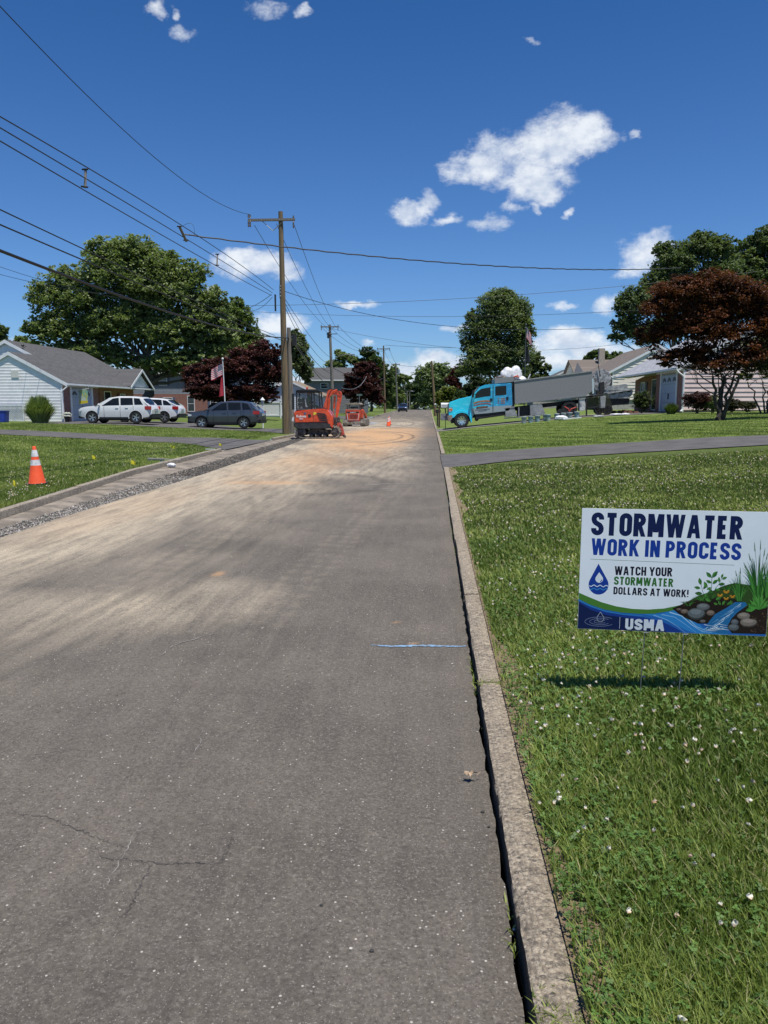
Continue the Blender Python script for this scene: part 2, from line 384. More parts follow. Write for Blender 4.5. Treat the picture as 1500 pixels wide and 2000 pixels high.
wide = sstep(3.6, 9.5, YY) * (1 - sstep(64, 95, YY)) * sstep(-.4, -2.6 - .0 * X, X + 0 * X) if False else None
left = 1 - sstep(-4.0, -1.2, X + .10 * np.clip(YY - 8, -5, 18) * -1 * .35)
dust = sstep(4.5, 9.5, YY) * (1 - sstep(60, 110, YY)) * np.clip(left + .75 * sstep(9, 22, YY) * (1 - sstep(-1.0, .2, X)), 0, 1)
n9 = fbm(X * .8 + YY * .25, YY * .22, 1.6, 41, 5); n8 = fbm(X, YY * .7, .9, 55, 5)
far_ = sstep(9, 20, YY)
dust = dust * np.clip(.22 + .38 * far_ + 1.9 * (n1 - .33), 0, 1.1) * np.clip(.55 + 1.5 * (n9 - .35), .25, 1.2) * (.6 + .7 * n8)
dust += .95 * G(-3.1, 5.3, 1.3, .9) * n1 + .8 * G(-4.4, 6.6, .9, 1.3) * n8 + .4 * G(-3.3, 4.0, 1.2, .7) * n1 + .6 * G(-1.9, 5.9, .8, .9) * n1 + .5 * G(-4.2, 9.5, 1.0, 3.5) + .35 * G(-4.5, 16, .9, 9)
dust += .20 * sstep(60, 80, YY) * (1 - sstep(150, 220, YY)) * sstep(.48, .7, n2) + .10
sand = 1.15 * G(-2.6, 43, 3.1, 15) * (1 - sstep(57, 60, YY)) * (1 - sstep(-1.0, .1, X + .35 * n1)) * sstep(23, 31, YY) * np.clip(.2 + 1.5 * (n1 - .15), 0, 1)
sand += .75 * G(-2.8, 27, 2.0, 8) * n2 + .5 * G(-3.6, 19, 1.3, 5) * n2 * n1 * 1.6 + .4 * G(-2.2, 50, 3.2, 12) * n8 + .35 * G(-4.6, 11.5, .7, 3.5) * n1 + .6 * G(-1.95, 6.9, .06, .12) + .45 * G(-3.2, 15.5, 1.0, .35)
for cx, cy, r in ((-.17, 3.55, .05), (-.1, 4.9, .05), (.02, 2.9, .04), (-.25, 4.6, .04), (-.22, 5.4, .05)): sand += .45 * G(cx, cy, r * .35, r * .6) * n1 * 1.6
dark = np.zeros_like(X)
def arc_track(cx, cy, R, a0, a1, wd, amt, sy=1.0):
    global dark
    r = np.hypot(X - cx, (YY - cy) / sy); an = np.arctan2((YY - cy) / sy, X - cx)
    dark = dark + amt * np.exp(-((r - R) / wd) ** 2) * (an > a0) * (an < a1)
arc_track(-9, 8, 6.7, -.5, .5, .05, .35, 1.6); arc_track(-9, 8, 7.0, -.8, .3, .05, .3, 1.6)
arc_track(4, 20, 5.2, 2.2, 4.2, .05, .4, 2.2); arc_track(4, 20, 5.5, 2.2, 4.2, .05, .4, 2.2); arc_track(-2.2, 15.5, 1.3, -1.6, 1.6, .16, .5, 1.6)
arc_track(-4, 40, 3.2, -1.2, 1.6, .09, .7, 3.0); arc_track(-4, 40, 2.6, -1.2, 1.6, .09, .6, 3.0); arc_track(-6, 70, 4.6, -1, .8, .12, .6, 4.0)
dark = dark + .5 * G(-3.9, 7.1, .5, .35) * n1 + .6 * G(-2.4, 8.4, .8, .5) * n1 + .45 * G(-1.9, 15.5, .8, 1.8) * n1 + .35 * G(-4.8, 6.3, .8, .3) * n1 + .35 * G(-2.2, 24, 1.8, 4) * n2
# light tyre tracks of dried mud
for k, off in enumerate((0, .16, .32, 1.5, 1.66, 1.82)):
    xc = -2.9 + off + .055 * (YY - 5) + .002 * (YY - 5) ** 2
    dust += .15 * np.exp(-((X - xc) / .05) ** 2) * sstep(4, 6, YY) * (1 - sstep(13, 18, YY)) * (.5 + .5 * np.sin(YY * 22 + k))
col = np.stack([np.clip(dust, 0, 1), np.clip(sand, 0, 1), np.clip(dark, 0, 1)], -1).reshape(-1, 3)
V, Q = grid(X, YY, Zroad); bigmesh('road', V, Q, M_road, col=col, smooth=True, k=4, kind='structure')
def rz(x, y): return float(zr(y)) + .018 * max(0, 1 - abs(x + 3.4) / 3.8)
# bed under everything so nothing floats over a void
M_dirt = mat('dirt', (.17, .15, .125), .95, var=.25, vs=3, bump=.8, bs=25)
ysb = ysteps(-8, 44); YY2 = np.repeat(ysb[:, None], 6, 1); e0 = xl(YY2) ; e1 = xe(YY2)
t6 = np.linspace(0, 1, 6)[None, :]; Xb = e0 + (e1 + .05 - e0) * t6; Zb = zr(YY2) + np.where(t6 < .4, -.005, -.035) + 0 * YY2
Zb[:, -1] = zr(YY2[:, -1]) - .06
V, Q = grid(Xb, YY2, Zb); bigmesh('gutter', V, Q, mat('gutter_dirt', (.24, .205, .165), .95, var=.25, vs=2.2, bump=.7, bs=30), smooth=True, k=4, kind='structure')
# rubble of the saw-cut strip
def stones(name, P, S, C, m, seed=0, **kw):
    g = np.random.default_rng(seed); n = len(P)
    base = np.array([(1,0,0),(-.5,.87,0),(-.5,-.87,0),(.3,.2,.8),(-.3,-.1,-.8)], float)
    V = np.repeat(base[None], n, 0) * (1 + g.uniform(-.35, .35, (n, 5, 3)))
    a = g.uniform(0, 6.28, n); c, s = np.cos(a)[:, None], np.sin(a)[:, None]
    x = V[..., 0] * c - V[..., 1] * s; y = V[..., 0] * s + V[..., 1] * c
    V = np.stack([x, y, V[..., 2] * .8], -1) * S[:, None, None] + P[:, None, :]
    T = np.array([(0,1,3),(1,2,3),(2,0,3),(1,0,4),(2,1,4),(0,2,4)])
    T = (T[None] + (np.arange(n) * 5)[:, None, None]).reshape(-1, 3)
    return bigmesh(name, V.reshape(-1, 3), T, m, col=np.repeat(C, 5, 0), **kw)
M_v = vmat('stone_mix', .9); n = 27000
y = 6 + 36 * RNG.random(n) ** 1.5; u = RNG.random(n)
x = xl(y) + (xe(y) - xl(y)) * np.clip(.50 + .53 * u ** .8, 0, 1.02)
c = (.09 + .26 * RNG.random((n, 1)) ** 1.6) * np.array([[1, .93, .84]]) + .02 * RNG.random((n, 3)); c *= np.where(y[:, None] > 17, .45, 1.0) + .25 * fbm(x, y, .8, 9)[:, None]
stones('gravel', np.stack([x, y, zr(y) - .012 + .02 * RNG.random(n)], -1), .005 + .024 * RNG.random(n) ** 3, c, M_v, kind='stuff', label='crushed stone and asphalt rubble along the cut edge of the road')
n = 2600; y = 1.3 + 16 * RNG.random(n) ** 1.6; x = xe(y) + (xr(y) - xe(y)) * RNG.random(n) ** .6
c = np.where(RNG.random((n, 1)) < .55, .35 + .35 * RNG.random((n, 1)), .05 + .1 * RNG.random((n, 1))) * np.array([[1, .95, .87]])
zz = zr(y) + .018 * np.clip(1 - np.abs(x + 3.4) / 3.8, 0, 1)
stones('grit', np.stack([x, y, zz + .002], -1), .0016 + .0036 * RNG.random(n) ** 3, c, M_v, seed=5, kind='stuff', label='loose chips scattered over the asphalt')
n = 2500; a = RNG.random(n) * 6.28; r = np.sqrt(RNG.random(n)); x = -6.6 + 1.9 * r * np.cos(a); y = 70 + 7 * r * np.sin(a)
stones('gravel_heap', np.stack([x, y, zr(y) + .02 + .12 * (1 - r) * RNG.random(n)], -1), .03 + .04 * RNG.random(n), (.25 + .15 * RNG.random((n, 1))) * np.ones((1, 3)), M_v, seed=9, kind='stuff', label='low spread of pale gravel beside the red loader')

# cracks and paint on the road: thin sheets just above it
def sheet_line(name, pts, wd, m, taper=True, lift=.004, **kw):
    b = MB(); N = len(pts)
    L = []; R = []
    for i, p in enumerate(pts):
        a = pts[max(0, i - 1)]; c = pts[min(N - 1, i + 1)]; dx, dy = c[0] - a[0], c[1] - a[1]; l = math.hypot(dx, dy) or 1
        wv = (wd if not taper else wd * (.35 + .65 * math.sin(math.pi * min(1, max(0, i / (N - 1)))))) * rnd.uniform(.3, 1.5)
        L.append((p[0] - dy / l * wv, p[1] + dx / l * wv, rz(*p) + lift)); R.append((p[0] + dy / l * wv, p[1] - dx / l * wv, rz(*p) + lift))
    b._add(L + R, [(i, i + 1, N + i + 1, N + i) for i in range(N - 1)])
    return b.build(name, m, **kw)
def road_pts(pl, k=10, jit=.006):
    P = []
    for (a, b) in zip(pl, pl[1:]):
        for i in range(k):
            t = i / k; q = at(a[0] + (b[0] - a[0]) * t, a[1] + (b[1] - a[1]) * t, 1); d = q - Vector((0, 0, CH)); s = -CH / d.z
            P.append((d.x * s + rnd.uniform(-jit, jit), d.y * s + rnd.uniform(-jit, jit)))
    return P
M_crack = mat('crack', (.03, .028, .027), .9, col2=(.09, .083, .078), vs=14)
for pl in ([(0,1592),(90,1600),(130,1618),(190,1640),(240,1662)], [(180,1655),(200,1680),(300,1690),(350,1692),(430,1690),(445,1665),(455,1640)], [(300,1688),(275,1730),(262,1765),(240,1800)]):
    sheet_line('road_crack', road_pts(pl, 22, .008), .0016, M_crack, kind='structure')
M_bp = mat('blue_paint', (.20, .36, .56), .85, col2=(.12, .14, .16), vs=22)
b = sheet_line('blue_paint_mark', road_pts([(727,1262),(760,1264),(830,1263),(890,1264),(912,1263)], 12, .006), .019, M_bp, lift=.005, kind='structure')
M_wp = mat('worn_white_paint', (.34, .32, .29), .85, col2=(.15, .14, .13), vs=22)
for pl, wd in (([(712,950),(745,946),(836,944)], .03), ([(700,958),(740,956),(800,953)], .025), ([(312,1285),(345,1262),(430,1237)], .004), ([(200,1742),(232,1690),(262,1640),(300,1590)], .0015), ([(380,1480),(400,1420)], .0018), ([(640,945),(700,943)], .02)):
    sheet_line('paint_mark', road_pts(pl, 8, .01), wd, M_wp, lift=.005, kind='structure')

# kerbs, stone by stone
def kerbmat(name='kerb_concrete', a=(.36, .295, .22), c=(.15, .13, .115)):
    m = bpy.data.materials.new(name); m.use_nodes = True; t = NT(m.node_tree); b = t.n['Principled BSDF']
    g = t.new('ShaderNodeNewGeometry'); P = g.outputs['Position']
    vo = t.new('ShaderNodeTexVoronoi'); t.l.new(P, vo.inputs['Vector']); vo.inputs['Scale'].default_value = 62
    sc = t.new('ShaderNodeSeparateColor'); t.l.new(vo.outputs['Color'], sc.inputs[0])
    st = t.mix(t.ramp(sc.outputs[0], .1, .95), (.085, .078, .072), (.54, .46, .35))
    base = t.mix(t.ramp(t.noise(P, 7, 5, .7), .35, .65), a, tuple(x * .62 for x in a))
    k = t.m('MULTIPLY', t.ramp(vo.outputs['Distance'], .75, .35), t.ramp(t.noise(P, 3, 3), .38, .6, .6, 1))
    base = t.mix(t.m('MULTIPLY', k, .8), base, st)
    base = t.mix(t.ramp(t.noise(P, 70, 5, .85), .54, .60, 0, .7), base, (.115, .102, .09))
    base = t.mix(t.ramp(t.noise(P, 95, 5, .8), .52, .62, 0, .75), base, (.47, .41, .32))
    base = t.mix(t.ramp(t.noise(P, 160, 3, .7), .5, .7, 0, .7), base, (.10, .088, .078))
    base = t.mix(t.ramp(t.noise(P, 34, 6, .8), .55, .62, 0, .8), base, (.50, .43, .33))
    t.l.new(base, b.inputs['Base Color']); b.inputs['Roughness'].default_value = .95; b.inputs['Specular IOR Level'].default_value = .2
    bn = t.new('ShaderNodeBump'); bn.inputs['Strength'].default_value = 1; bn.inputs['Distance'].default_value = .012
    h = t.m('ADD', t.m('MULTIPLY', vo.outputs['Distance'], -.7), t.noise(P, 60, 5, .8)); t.l.new(h, bn.inputs['Height']); t.l.new(bn.outputs[0], b.inputs['Normal'])
    return m
M_kerb = kerbmat(); M_tar_shade = mat('tar_and_shade_concrete', (.030, .027, .025), .95, var=.3, vs=20, bump=1, bs=60)  # near-black kerb face: tar residue with the face's shade put into the colour
def kerb(name, side, xf, y0, y1, L, joints=None, hf=None, mt=None):
    root = bpy.data.objects.new(name, None); COL.objects.link(root); root['kind'] = 'structure'
    yy = y0; q = random.Random(int(y0 * 10) + side)
    cuts = [y0]
    while cuts[-1] < y1: cuts.append(min(y1, cuts[-1] + L * q.uniform(.85, 1.15) * (1 if cuts[-1] < 40 else 4)))
    if joints: cuts = joints
    for a, c in zip(cuts, cuts[1:]):
        if c - a < .2: continue
        n = max(2, int((c - a) / (.08 if a < 6 else (.3 if a < 30 else 2)))); vs = []; dz = q.uniform(-.006, .006); dx = q.uniform(-.006, .006)
        for i in range(n + 1):
            y = a + .007 + (c - a - .014) * i / n; x = float(xf(y)) + dx; zb = float(zr(y)); h = (hf(y) if hf else (KHR if side == 1 else KH)) + dz
            j = lambda s=.003: q.uniform(-s, s) * (1 if a < 30 else 0)
            for ex, ez in ((0, -.06), (0, h * .75), (.004, h * .93), (.016, h), (KW * .5, h + .002), (KW - .012, h), (KW, h * .9), (KW, -.06)):
                vs.append((x + side * (ex + j()), y, zb + ez + j(.0025)))
        fs = [(i * 8 + k, i * 8 + k + 1, (i + 1) * 8 + k + 1, (i + 1) * 8 + k) for i in range(n) for k in range(7)]
        fs += [tuple(range(8)), tuple(range(n * 8 + 7, n * 8 - 1, -1))]
        ko = MB()._add(vs, fs).build('kerb_stone', mt or M_kerb, root, smooth=True)
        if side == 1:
            ko.data.materials.append(M_tar_shade)
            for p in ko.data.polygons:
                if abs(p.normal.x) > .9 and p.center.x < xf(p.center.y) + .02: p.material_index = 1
    return root
kd = lambda y: max(.012, KH * (1 - float(max(dipf(y, 19.4, 24.6, .45), 0))))
jr = [-3.0, -.6, 1.62, 4.03, 6.0, 8.6, 12.0, 15.6, 19.2]
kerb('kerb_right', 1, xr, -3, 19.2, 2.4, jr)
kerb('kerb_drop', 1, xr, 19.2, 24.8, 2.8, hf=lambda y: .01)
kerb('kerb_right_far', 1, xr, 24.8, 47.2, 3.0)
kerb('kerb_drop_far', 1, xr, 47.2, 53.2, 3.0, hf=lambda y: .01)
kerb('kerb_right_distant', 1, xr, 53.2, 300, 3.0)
M_kerb2 = kerbmat('weathered_kerb', (.38, .33, .27), (.17, .155, .14))
kerb('kerb_left', -1, xl, -3, 26.6, 3.0, mt=M_kerb2)
kerb('kerb_left_drop', -1, xl, 26.6, 35.8, 3.0, hf=lambda y: .01, mt=M_kerb2)
kerb('kerb_left_middle', -1, xl, 35.8, 42, 3.0, mt=M_kerb2)
kerb('kerb_left_drop_far', -1, xl, 42, 49.5, 3.0, hf=lambda y: .01, mt=M_kerb2)
kerb('kerb_left_far', -1, xl, 49.5, 84, 3.0, mt=M_kerb2); kerb('kerb_left_distant', -1, xl, 104, 300, 3.0, mt=M_kerb2)

# driveways lie on the lawns as sheets with thickness
def strip(name, ya, yb, xs, zf, m, lift=.022):
    """ya/yb: functions of x giving the near and far edge"""
    V = []; n = 10
    for x in xs:
        for j in range(n + 1):
            y = ya(x) + (yb(x) - ya(x)) * j / n; V.append((x, y, float(zf(x, y)) + (lift if 0 < j < n else -.02)))
            if j in (0, n): V[-1] = (x, y, float(zf(x, y)) + lift)
    V = np.array(V); i = (np.arange(len(xs) - 1)[:, None] * (n + 1) + np.arange(n)[None, :]).ravel()
    return bigmesh(name, V, np.stack([i, i + 1, i + n + 2, i + n + 1], -1), m, smooth=True, k=4, kind='structure')
M_drive = mat('driveway_asphalt', (.115, .108, .103), .95, var=.1, vs=1.6, bump=.6, bs=60, col2=(.075, .07, .068))
xsr = np.concatenate([[.36, .5, .8, 1.2], np.arange(1.7, 40, .8)])
strip('driveway_right', lambda x: float(np.interp(x, [.3, 2, 30], [19.3, 20.2, 21.3])), lambda x: float(np.interp(x, [.3, 2, 30], [24.9, 24.3, 25.2])), xsr, lambda x, y: zR(max(x, .56), y) if x > .55 else zr(y) + .012, M_drive)
M_conc = mat('driveway_concrete', (.30, .275, .24), .9, var=.12, vs=2, bump=.3, bs=50)
M_drive2 = mat('truck_driveway_asphalt', (.16, .15, .14), .95, var=.1, vs=1.6, bump=.6, bs=60)
xsr = np.concatenate([[.44, .6, .9, 1.2], np.arange(1.7, 15.5, .6)])
strip('driveway_right_far', lambda x: 48.6, lambda x: 53, xsr, lambda x, y: zR(max(x, .62), y) if x > .62 else zr(y) + .012, M_drive2)
strip('driveway_edge', lambda x: 48.45, lambda x: 48.62, xsr, lambda x, y: zR(max(x, .62), y) if x > .62 else zr(y) + .012, M_conc, .03)
strip('garden_path', lambda x: 53.5, lambda x: 54.7, np.arange(9, 15.6, .5), lambda x, y: zR(x, y), M_conc)
xsl = -np.concatenate([[7.3, 7.5, 7.9, 8.4], np.arange(9, 60, 1.0)])
strip('driveway_left', lambda x: float(np.interp(-x, [7.2, 9, 13, 30], [27.1, 29.5, 31.2, 31.6])), lambda x: float(np.interp(-x, [7.2, 9, 30], [35.5, 35.0, 35.3])), xsl, lambda x, y: zL(x, y) if x < -7.5 else zr(y) + .014, M_drive)
xsl = -np.concatenate([[7.25, 7.5, 7.9, 8.4], np.arange(9, 24.6, .8), [24.6]])
strip('driveway_left_far', lambda x: float(np.interp(-x, [7.2, 12, 30], [42.6, 46.0, 46.6])), lambda x: float(np.interp(-x, [7.2, 12, 17, 30], [49, 50.5, 56, 56.5])), xsl, lambda x, y: zL(x, y) if x < -7.5 else zr(y) + .014, M_drive)
ysd = np.arange(-7.2, -70, -2.0)
strip('side_street', lambda x: 85, lambda x: 103, ysd, lambda x, y: zL(x, y), M_drive)

ysd = np.arange(1.0, 19, .06); YY3 = np.repeat(ysd[:, None], 4, 1); ws = .02 + .15 * np.clip(fbm(ysd * 0, ysd, 1.1, 70) - .38, 0, 1) * 2.2
X3 = xr(YY3) + KW - .004 + ws[:, None] * np.array([0, .33, .66, 1])[None, :]; V, Q = grid(X3, YY3, zR(X3, YY3) + .008)
bigmesh('bare_soil', V, Q, mat('bare_soil', (.17, .12, .075), 1, var=.3, vs=25, bump=1, bs=60, col2=(.26, .20, .11)), smooth=True, k=4, kind='structure')
# ------------------------------------------------------------------ grass blades
M_grass = vmat('grass_blade', .55, .30, spec=.35)
def blades(name, x, y, z, h, wd, C, seg2=True, lean=.55, seed=0, nod=None, **kw):
    g = np.random.default_rng(seed); n = len(x); a = g.uniform(0, 2 * np.pi, n); b = g.uniform(0, 2 * np.pi, n)
    if nod is not None: b = np.where(g.random(n) < .28, nod + g.normal(0, .5, n), b)
    l = h * lean * g.uniform(.15, 1.6, n); px, py = np.cos(a) * wd * .5, np.sin(a) * wd * .5; lx, ly = np.cos(b) * l, np.sin(b) * l
    O = np.stack([x, y, z], -1); W = np.stack([px, py, 0 * px], -1)
    Mid = O + np.stack([lx * .35, ly * .35, h * .6], -1); Tip = O + np.stack([lx, ly, h * g.uniform(.8, 1.05, n)], -1)
    dk = (C * np.array([[.55, .62, .6]]))
    if seg2:
        V = np.stack([O - W, O + W, Mid + W * .8, Mid - W * .8, Tip], 1); T = np.array([(0,1,2),(0,2,3),(3,2,4)]); k = 5; CC = np.stack([C] * 5, 1)
    else:
        V = np.stack([O - W, O + W, Tip], 1); T = np.array([(0,1,2)]); k = 3; CC = np.stack([C] * 3, 1)
    T = (T[None] + (np.arange(n) * k)[:, None, None]).reshape(-1, 3)
    return bigmesh(name, V.reshape(-1, 3), T, M_grass, col=CC.reshape(-1, 3), kind='stuff', **kw)
def gcolor(x, y, n, seed=0):
    g = np.random.default_rng(seed + 50); p = fbm(x, y, 1.1, 12)[:, None]; q = fbm(x, y, .35, 31)[:, None]
    A = np.array([[.095, .150, .022]]); B = np.array([[.32, .375, .095]]); Dr = np.array([[.42, .38, .19]]); t = np.clip((p - .5) * 1.8 + .42 + g.normal(0, .26, (n, 1)), 0, 1)
    c = A * (1 - t) + B * t; d = (g.random((n, 1)) < .06 + .22 * np.clip(q - .56, 0, 1)); return np.where(d, Dr * g.uniform(.7, 1.2, (n, 1)), c)
def right_band(n, y0, y1, pw):
    y = y0 * (y1 / y0) ** (RNG.random(n) ** pw); lo = xr(y) + KW + .005; hi = y * .50 + 1.0
    return lo + (hi - lo) * RNG.random(n), y
n = 225000; x, y = right_band(n, 1.15, 19.0, .95)
d = x - xr(y) - KW; ht = (.030 + .032 * fbm(x, y, 1.7, 3) + .02 * RNG.random(n)) * np.where(d < .1, 1.2, 1) * (1 - .35 * sstep(6, 14, y)) + .022 * (1 - sstep(1.6, 3.2, y)) * RNG.random(n)
bare = fbm(x * 4, y * 1.2, 1.5, 77); keep = (d > .02 + .15 * np.clip(fbm(y * 0, y, 1.1, 70) - .38, 0, 1) * 2) | (RNG.random(n) < .18); x, y, ht, d = x[keep], y[keep], ht[keep], d[keep]; n = len(x)
wd = (.0032 + .0034 * RNG.random(n)) * (1 + .28 * np.maximum(y - 2, 0))
blades('grass', x, y, zR(x, y) - .006, ht, wd, gcolor(x, y, n), seed=1, nod=2.3, label='mown grass of the near lawn beside the kerb')
n = 90000; y = 25 * (46 / 25) ** RNG.random(n); lo = xr(y) + KW; hi = y * .47; x = lo + (hi - lo) * RNG.random(n); ok = ~((y > 48) & (y < 53)); x, y = x[ok], y[ok]; n = len(x)
blades('grass_beyond_driveway', x, y, zR(x, y) - .01, .035 + .02 * RNG.random(n), .022 + .02 * RNG.random(n), gcolor(x, y, n, 3) * (1.05 + .20 * np.sin((x + y * .42) * 4.1 + 1.5 * fbm(x, y, .5, 6)))[:, None], seg2=False, seed=2, label='striped mown grass in front of the dump truck')
n = 140000; y = 8 * (31 / 8) ** (RNG.random(n) ** .8); hi = xl(y) - KW - .01; lo = -y * .62 - 1; lo = np.minimum(lo, hi - .3); x = lo + (hi - lo) * RNG.random(n) ** .9
yn = np.interp(-x, [7.2, 9, 13, 30], [27.0, 29.4, 31.1, 31.5]); ok = y < yn; x, y = x[ok], y[ok]; n = len(x)
blades('grass_left', x, y, zL(x, y) - .01, .04 + .035 * RNG.random(n), .010 + .0009 * y, gcolor(x, y, n, 5), seg2=False, seed=3, nod=1.0, label='grass of the left lawn around the traffic cone')
n = 50000; y = 35.4 + 10.8 * RNG.random(n); x = -8 - (y * .62 - 7) * RNG.random(n); yf = np.interp(-x, [7.2, 12, 30], [42.5, 45.9, 46.5]); ok = y < yf; x, y = x[ok], y[ok]; n = len(x)
blades('grass_between_driveways', x, y, zL(x, y) - .01, .05 + .03 * RNG.random(n), .03 + 0 * y, gcolor(x, y, n, 7) * 1.05, seg2=False, seed=4, label='grass strip between the two left driveways')
# weeds in the kerb joint and along the kerb foot
n = 4200; y = np.concatenate([1.62 + .08 * RNG.normal(0, 1, 2600), 4.03 + .03 * RNG.normal(0, 1, 500), 2 + 15 * RNG.random(1100)]); jn = RNG.random(n)
x = np.where(np.arange(n) < 3100, xr(y) - .02 + (KW + .05) * jn, xr(y) - .012 * jn); z0 = np.where(np.arange(n) < 3100, KHR - .02, .0)
keep = np.where(np.arange(n) < 3100, jn > .15, fbm(x * 0, y, 1.3, 8) > .55); 
blades('weeds', x[keep], y[keep], (zr(y) + z0)[keep], (.012 + .02 * RNG.random(n))[keep], (.004 + .004 * RNG.random(n))[keep], gcolor(x, y, n, 9)[keep] * .9, lean=1.2, seed=6, label='weeds growing in the joints of the right kerb')
# clover: leaves and flower heads
def patchy(n, y0, y1, pw, thr, sd, sc=1.2):
    x, y = right_band(n, y0, y1, pw); k = fbm(x, y, sc, sd) + .12 * RNG.normal(0, 1, n) > thr; return x[k], y[k]
x, y = patchy(48000, 1.15, 9, .9, .44, 12); n = len(x); g = np.random.default_rng(4)
a = g.uniform(0, 6.28, n); r = g.uniform(.0045, .0095, n) * (1 + .06 * y); V = []; tl = g.normal(0, .35, (n, 2)); z = zR(x, y) + g.uniform(.018, .052, n)
for k in range(3):
    for da, rr in ((-.75, .75), (0, 1.35), (.75, .75)):
        an = a + k * 2.094 + da; dx, dy = np.cos(an) * r * rr, np.sin(an) * r * rr; V.append(np.stack([x + dx, y + dy, z + dx * tl[:, 0] + dy * tl[:, 1]], -1))
V.append(np.stack([x, y, z], -1)); V = np.stack(V, 1)
T = np.array([q for k in range(3) for q in ((9, 3 * k, 3 * k + 1), (9, 3 * k + 1, 3 * k + 2))]); T = (T[None] + (np.arange(n) * 10)[:, None, None]).reshape(-1, 3)
cc = (np.array([[.080, .150, .032]]) * g.uniform(.7, 1.6, (n, 1)))
bigmesh('clover_leaves', V.reshape(-1, 3), T, M_grass, col=np.repeat(cc, 10, 0), kind='stuff', label='clover leaves among the grass of the near lawn')
def heads(x, y, zf, R, name, label, seed=0, lift=.05):
    g = np.random.default_rng(seed); n = len(x); b = []
    for i in range(3):
        t = (.35, 1.2, 2.1)[i]
        for k in range(6): b.append((math.sin(t) * math.cos(k * 1.047 + i * .5), math.sin(t) * math.sin(k * 1.047 + i * .5), math.cos(t) * .85))
    b = np.array(b); T = []
    for i in range(2):
        for k in range(6): a0, a1 = i * 6 + k, i * 6 + (k + 1) % 6; T += [(a0, a1, a1 + 6), (a0, a1 + 6, a0 + 6)]
    T += [(0, 1, 2), (0, 2, 3), (0, 3, 4), (0, 4, 5)]; T = np.array(T)
    V = b[None] * (R[:, None, None]) * (1 + g.uniform(-.5, .45, (n, 18, 1))) + np.stack([x, y, zf(x, y) + lift + g.uniform(-.012, .012, n)], -1)[:, None, :]
    C = np.where(g.random((n, 1)) < .15, np.array([[.66, .52, .38]]), np.array([[.82, .79, .64]])) * g.uniform(.55, 1, (n, 1)); C = np.repeat(C, 18, 0).reshape(n, 18, 3); C[:, 12:] *= np.array([.75, .5, .38])
    T = (T[None] + (np.arange(n) * 18)[:, None, None]).reshape(-1, 3)
    bigmesh(name, V.reshape(-1, 3), T, M_v, col=C.reshape(-1, 3), kind='stuff', label=label)
x, y = patchy(4600, 1.3, 18.5, .36, .505, 12); n = len(x); heads(x, y, zR, .0082 * (1 + .03 * y) * RNG.uniform(.7, 1.1, n), 'clover_flowers', 'white clover heads dotted over the near lawn', 1, .062)
n = 130; y = 1.6 + 1.9 * RNG.random(n); x = .75 + 1.6 * RNG.random(n) * y / 2.6; heads(x, y, zR, .0095 * RNG.uniform(.7, 1.1, n), 'clover_flowers_near', 'largest clover heads at the lower right corner of the lawn', 5, .066)
n = 420; y = 10 + 18 * RNG.random(n); x = -y * .57 + (xl(y) + y * .57 - .3) * RNG.random(n); k = (fbm(x, y, .5, 44) > .5) & (x < xl(y) - .3); x, y = x[k], y[k]
heads(x, y, zL, .007 + .006 * RNG.random(len(x)), 'clover_flowers_left', 'pale clover heads dotted over the left lawn', 2, .05)
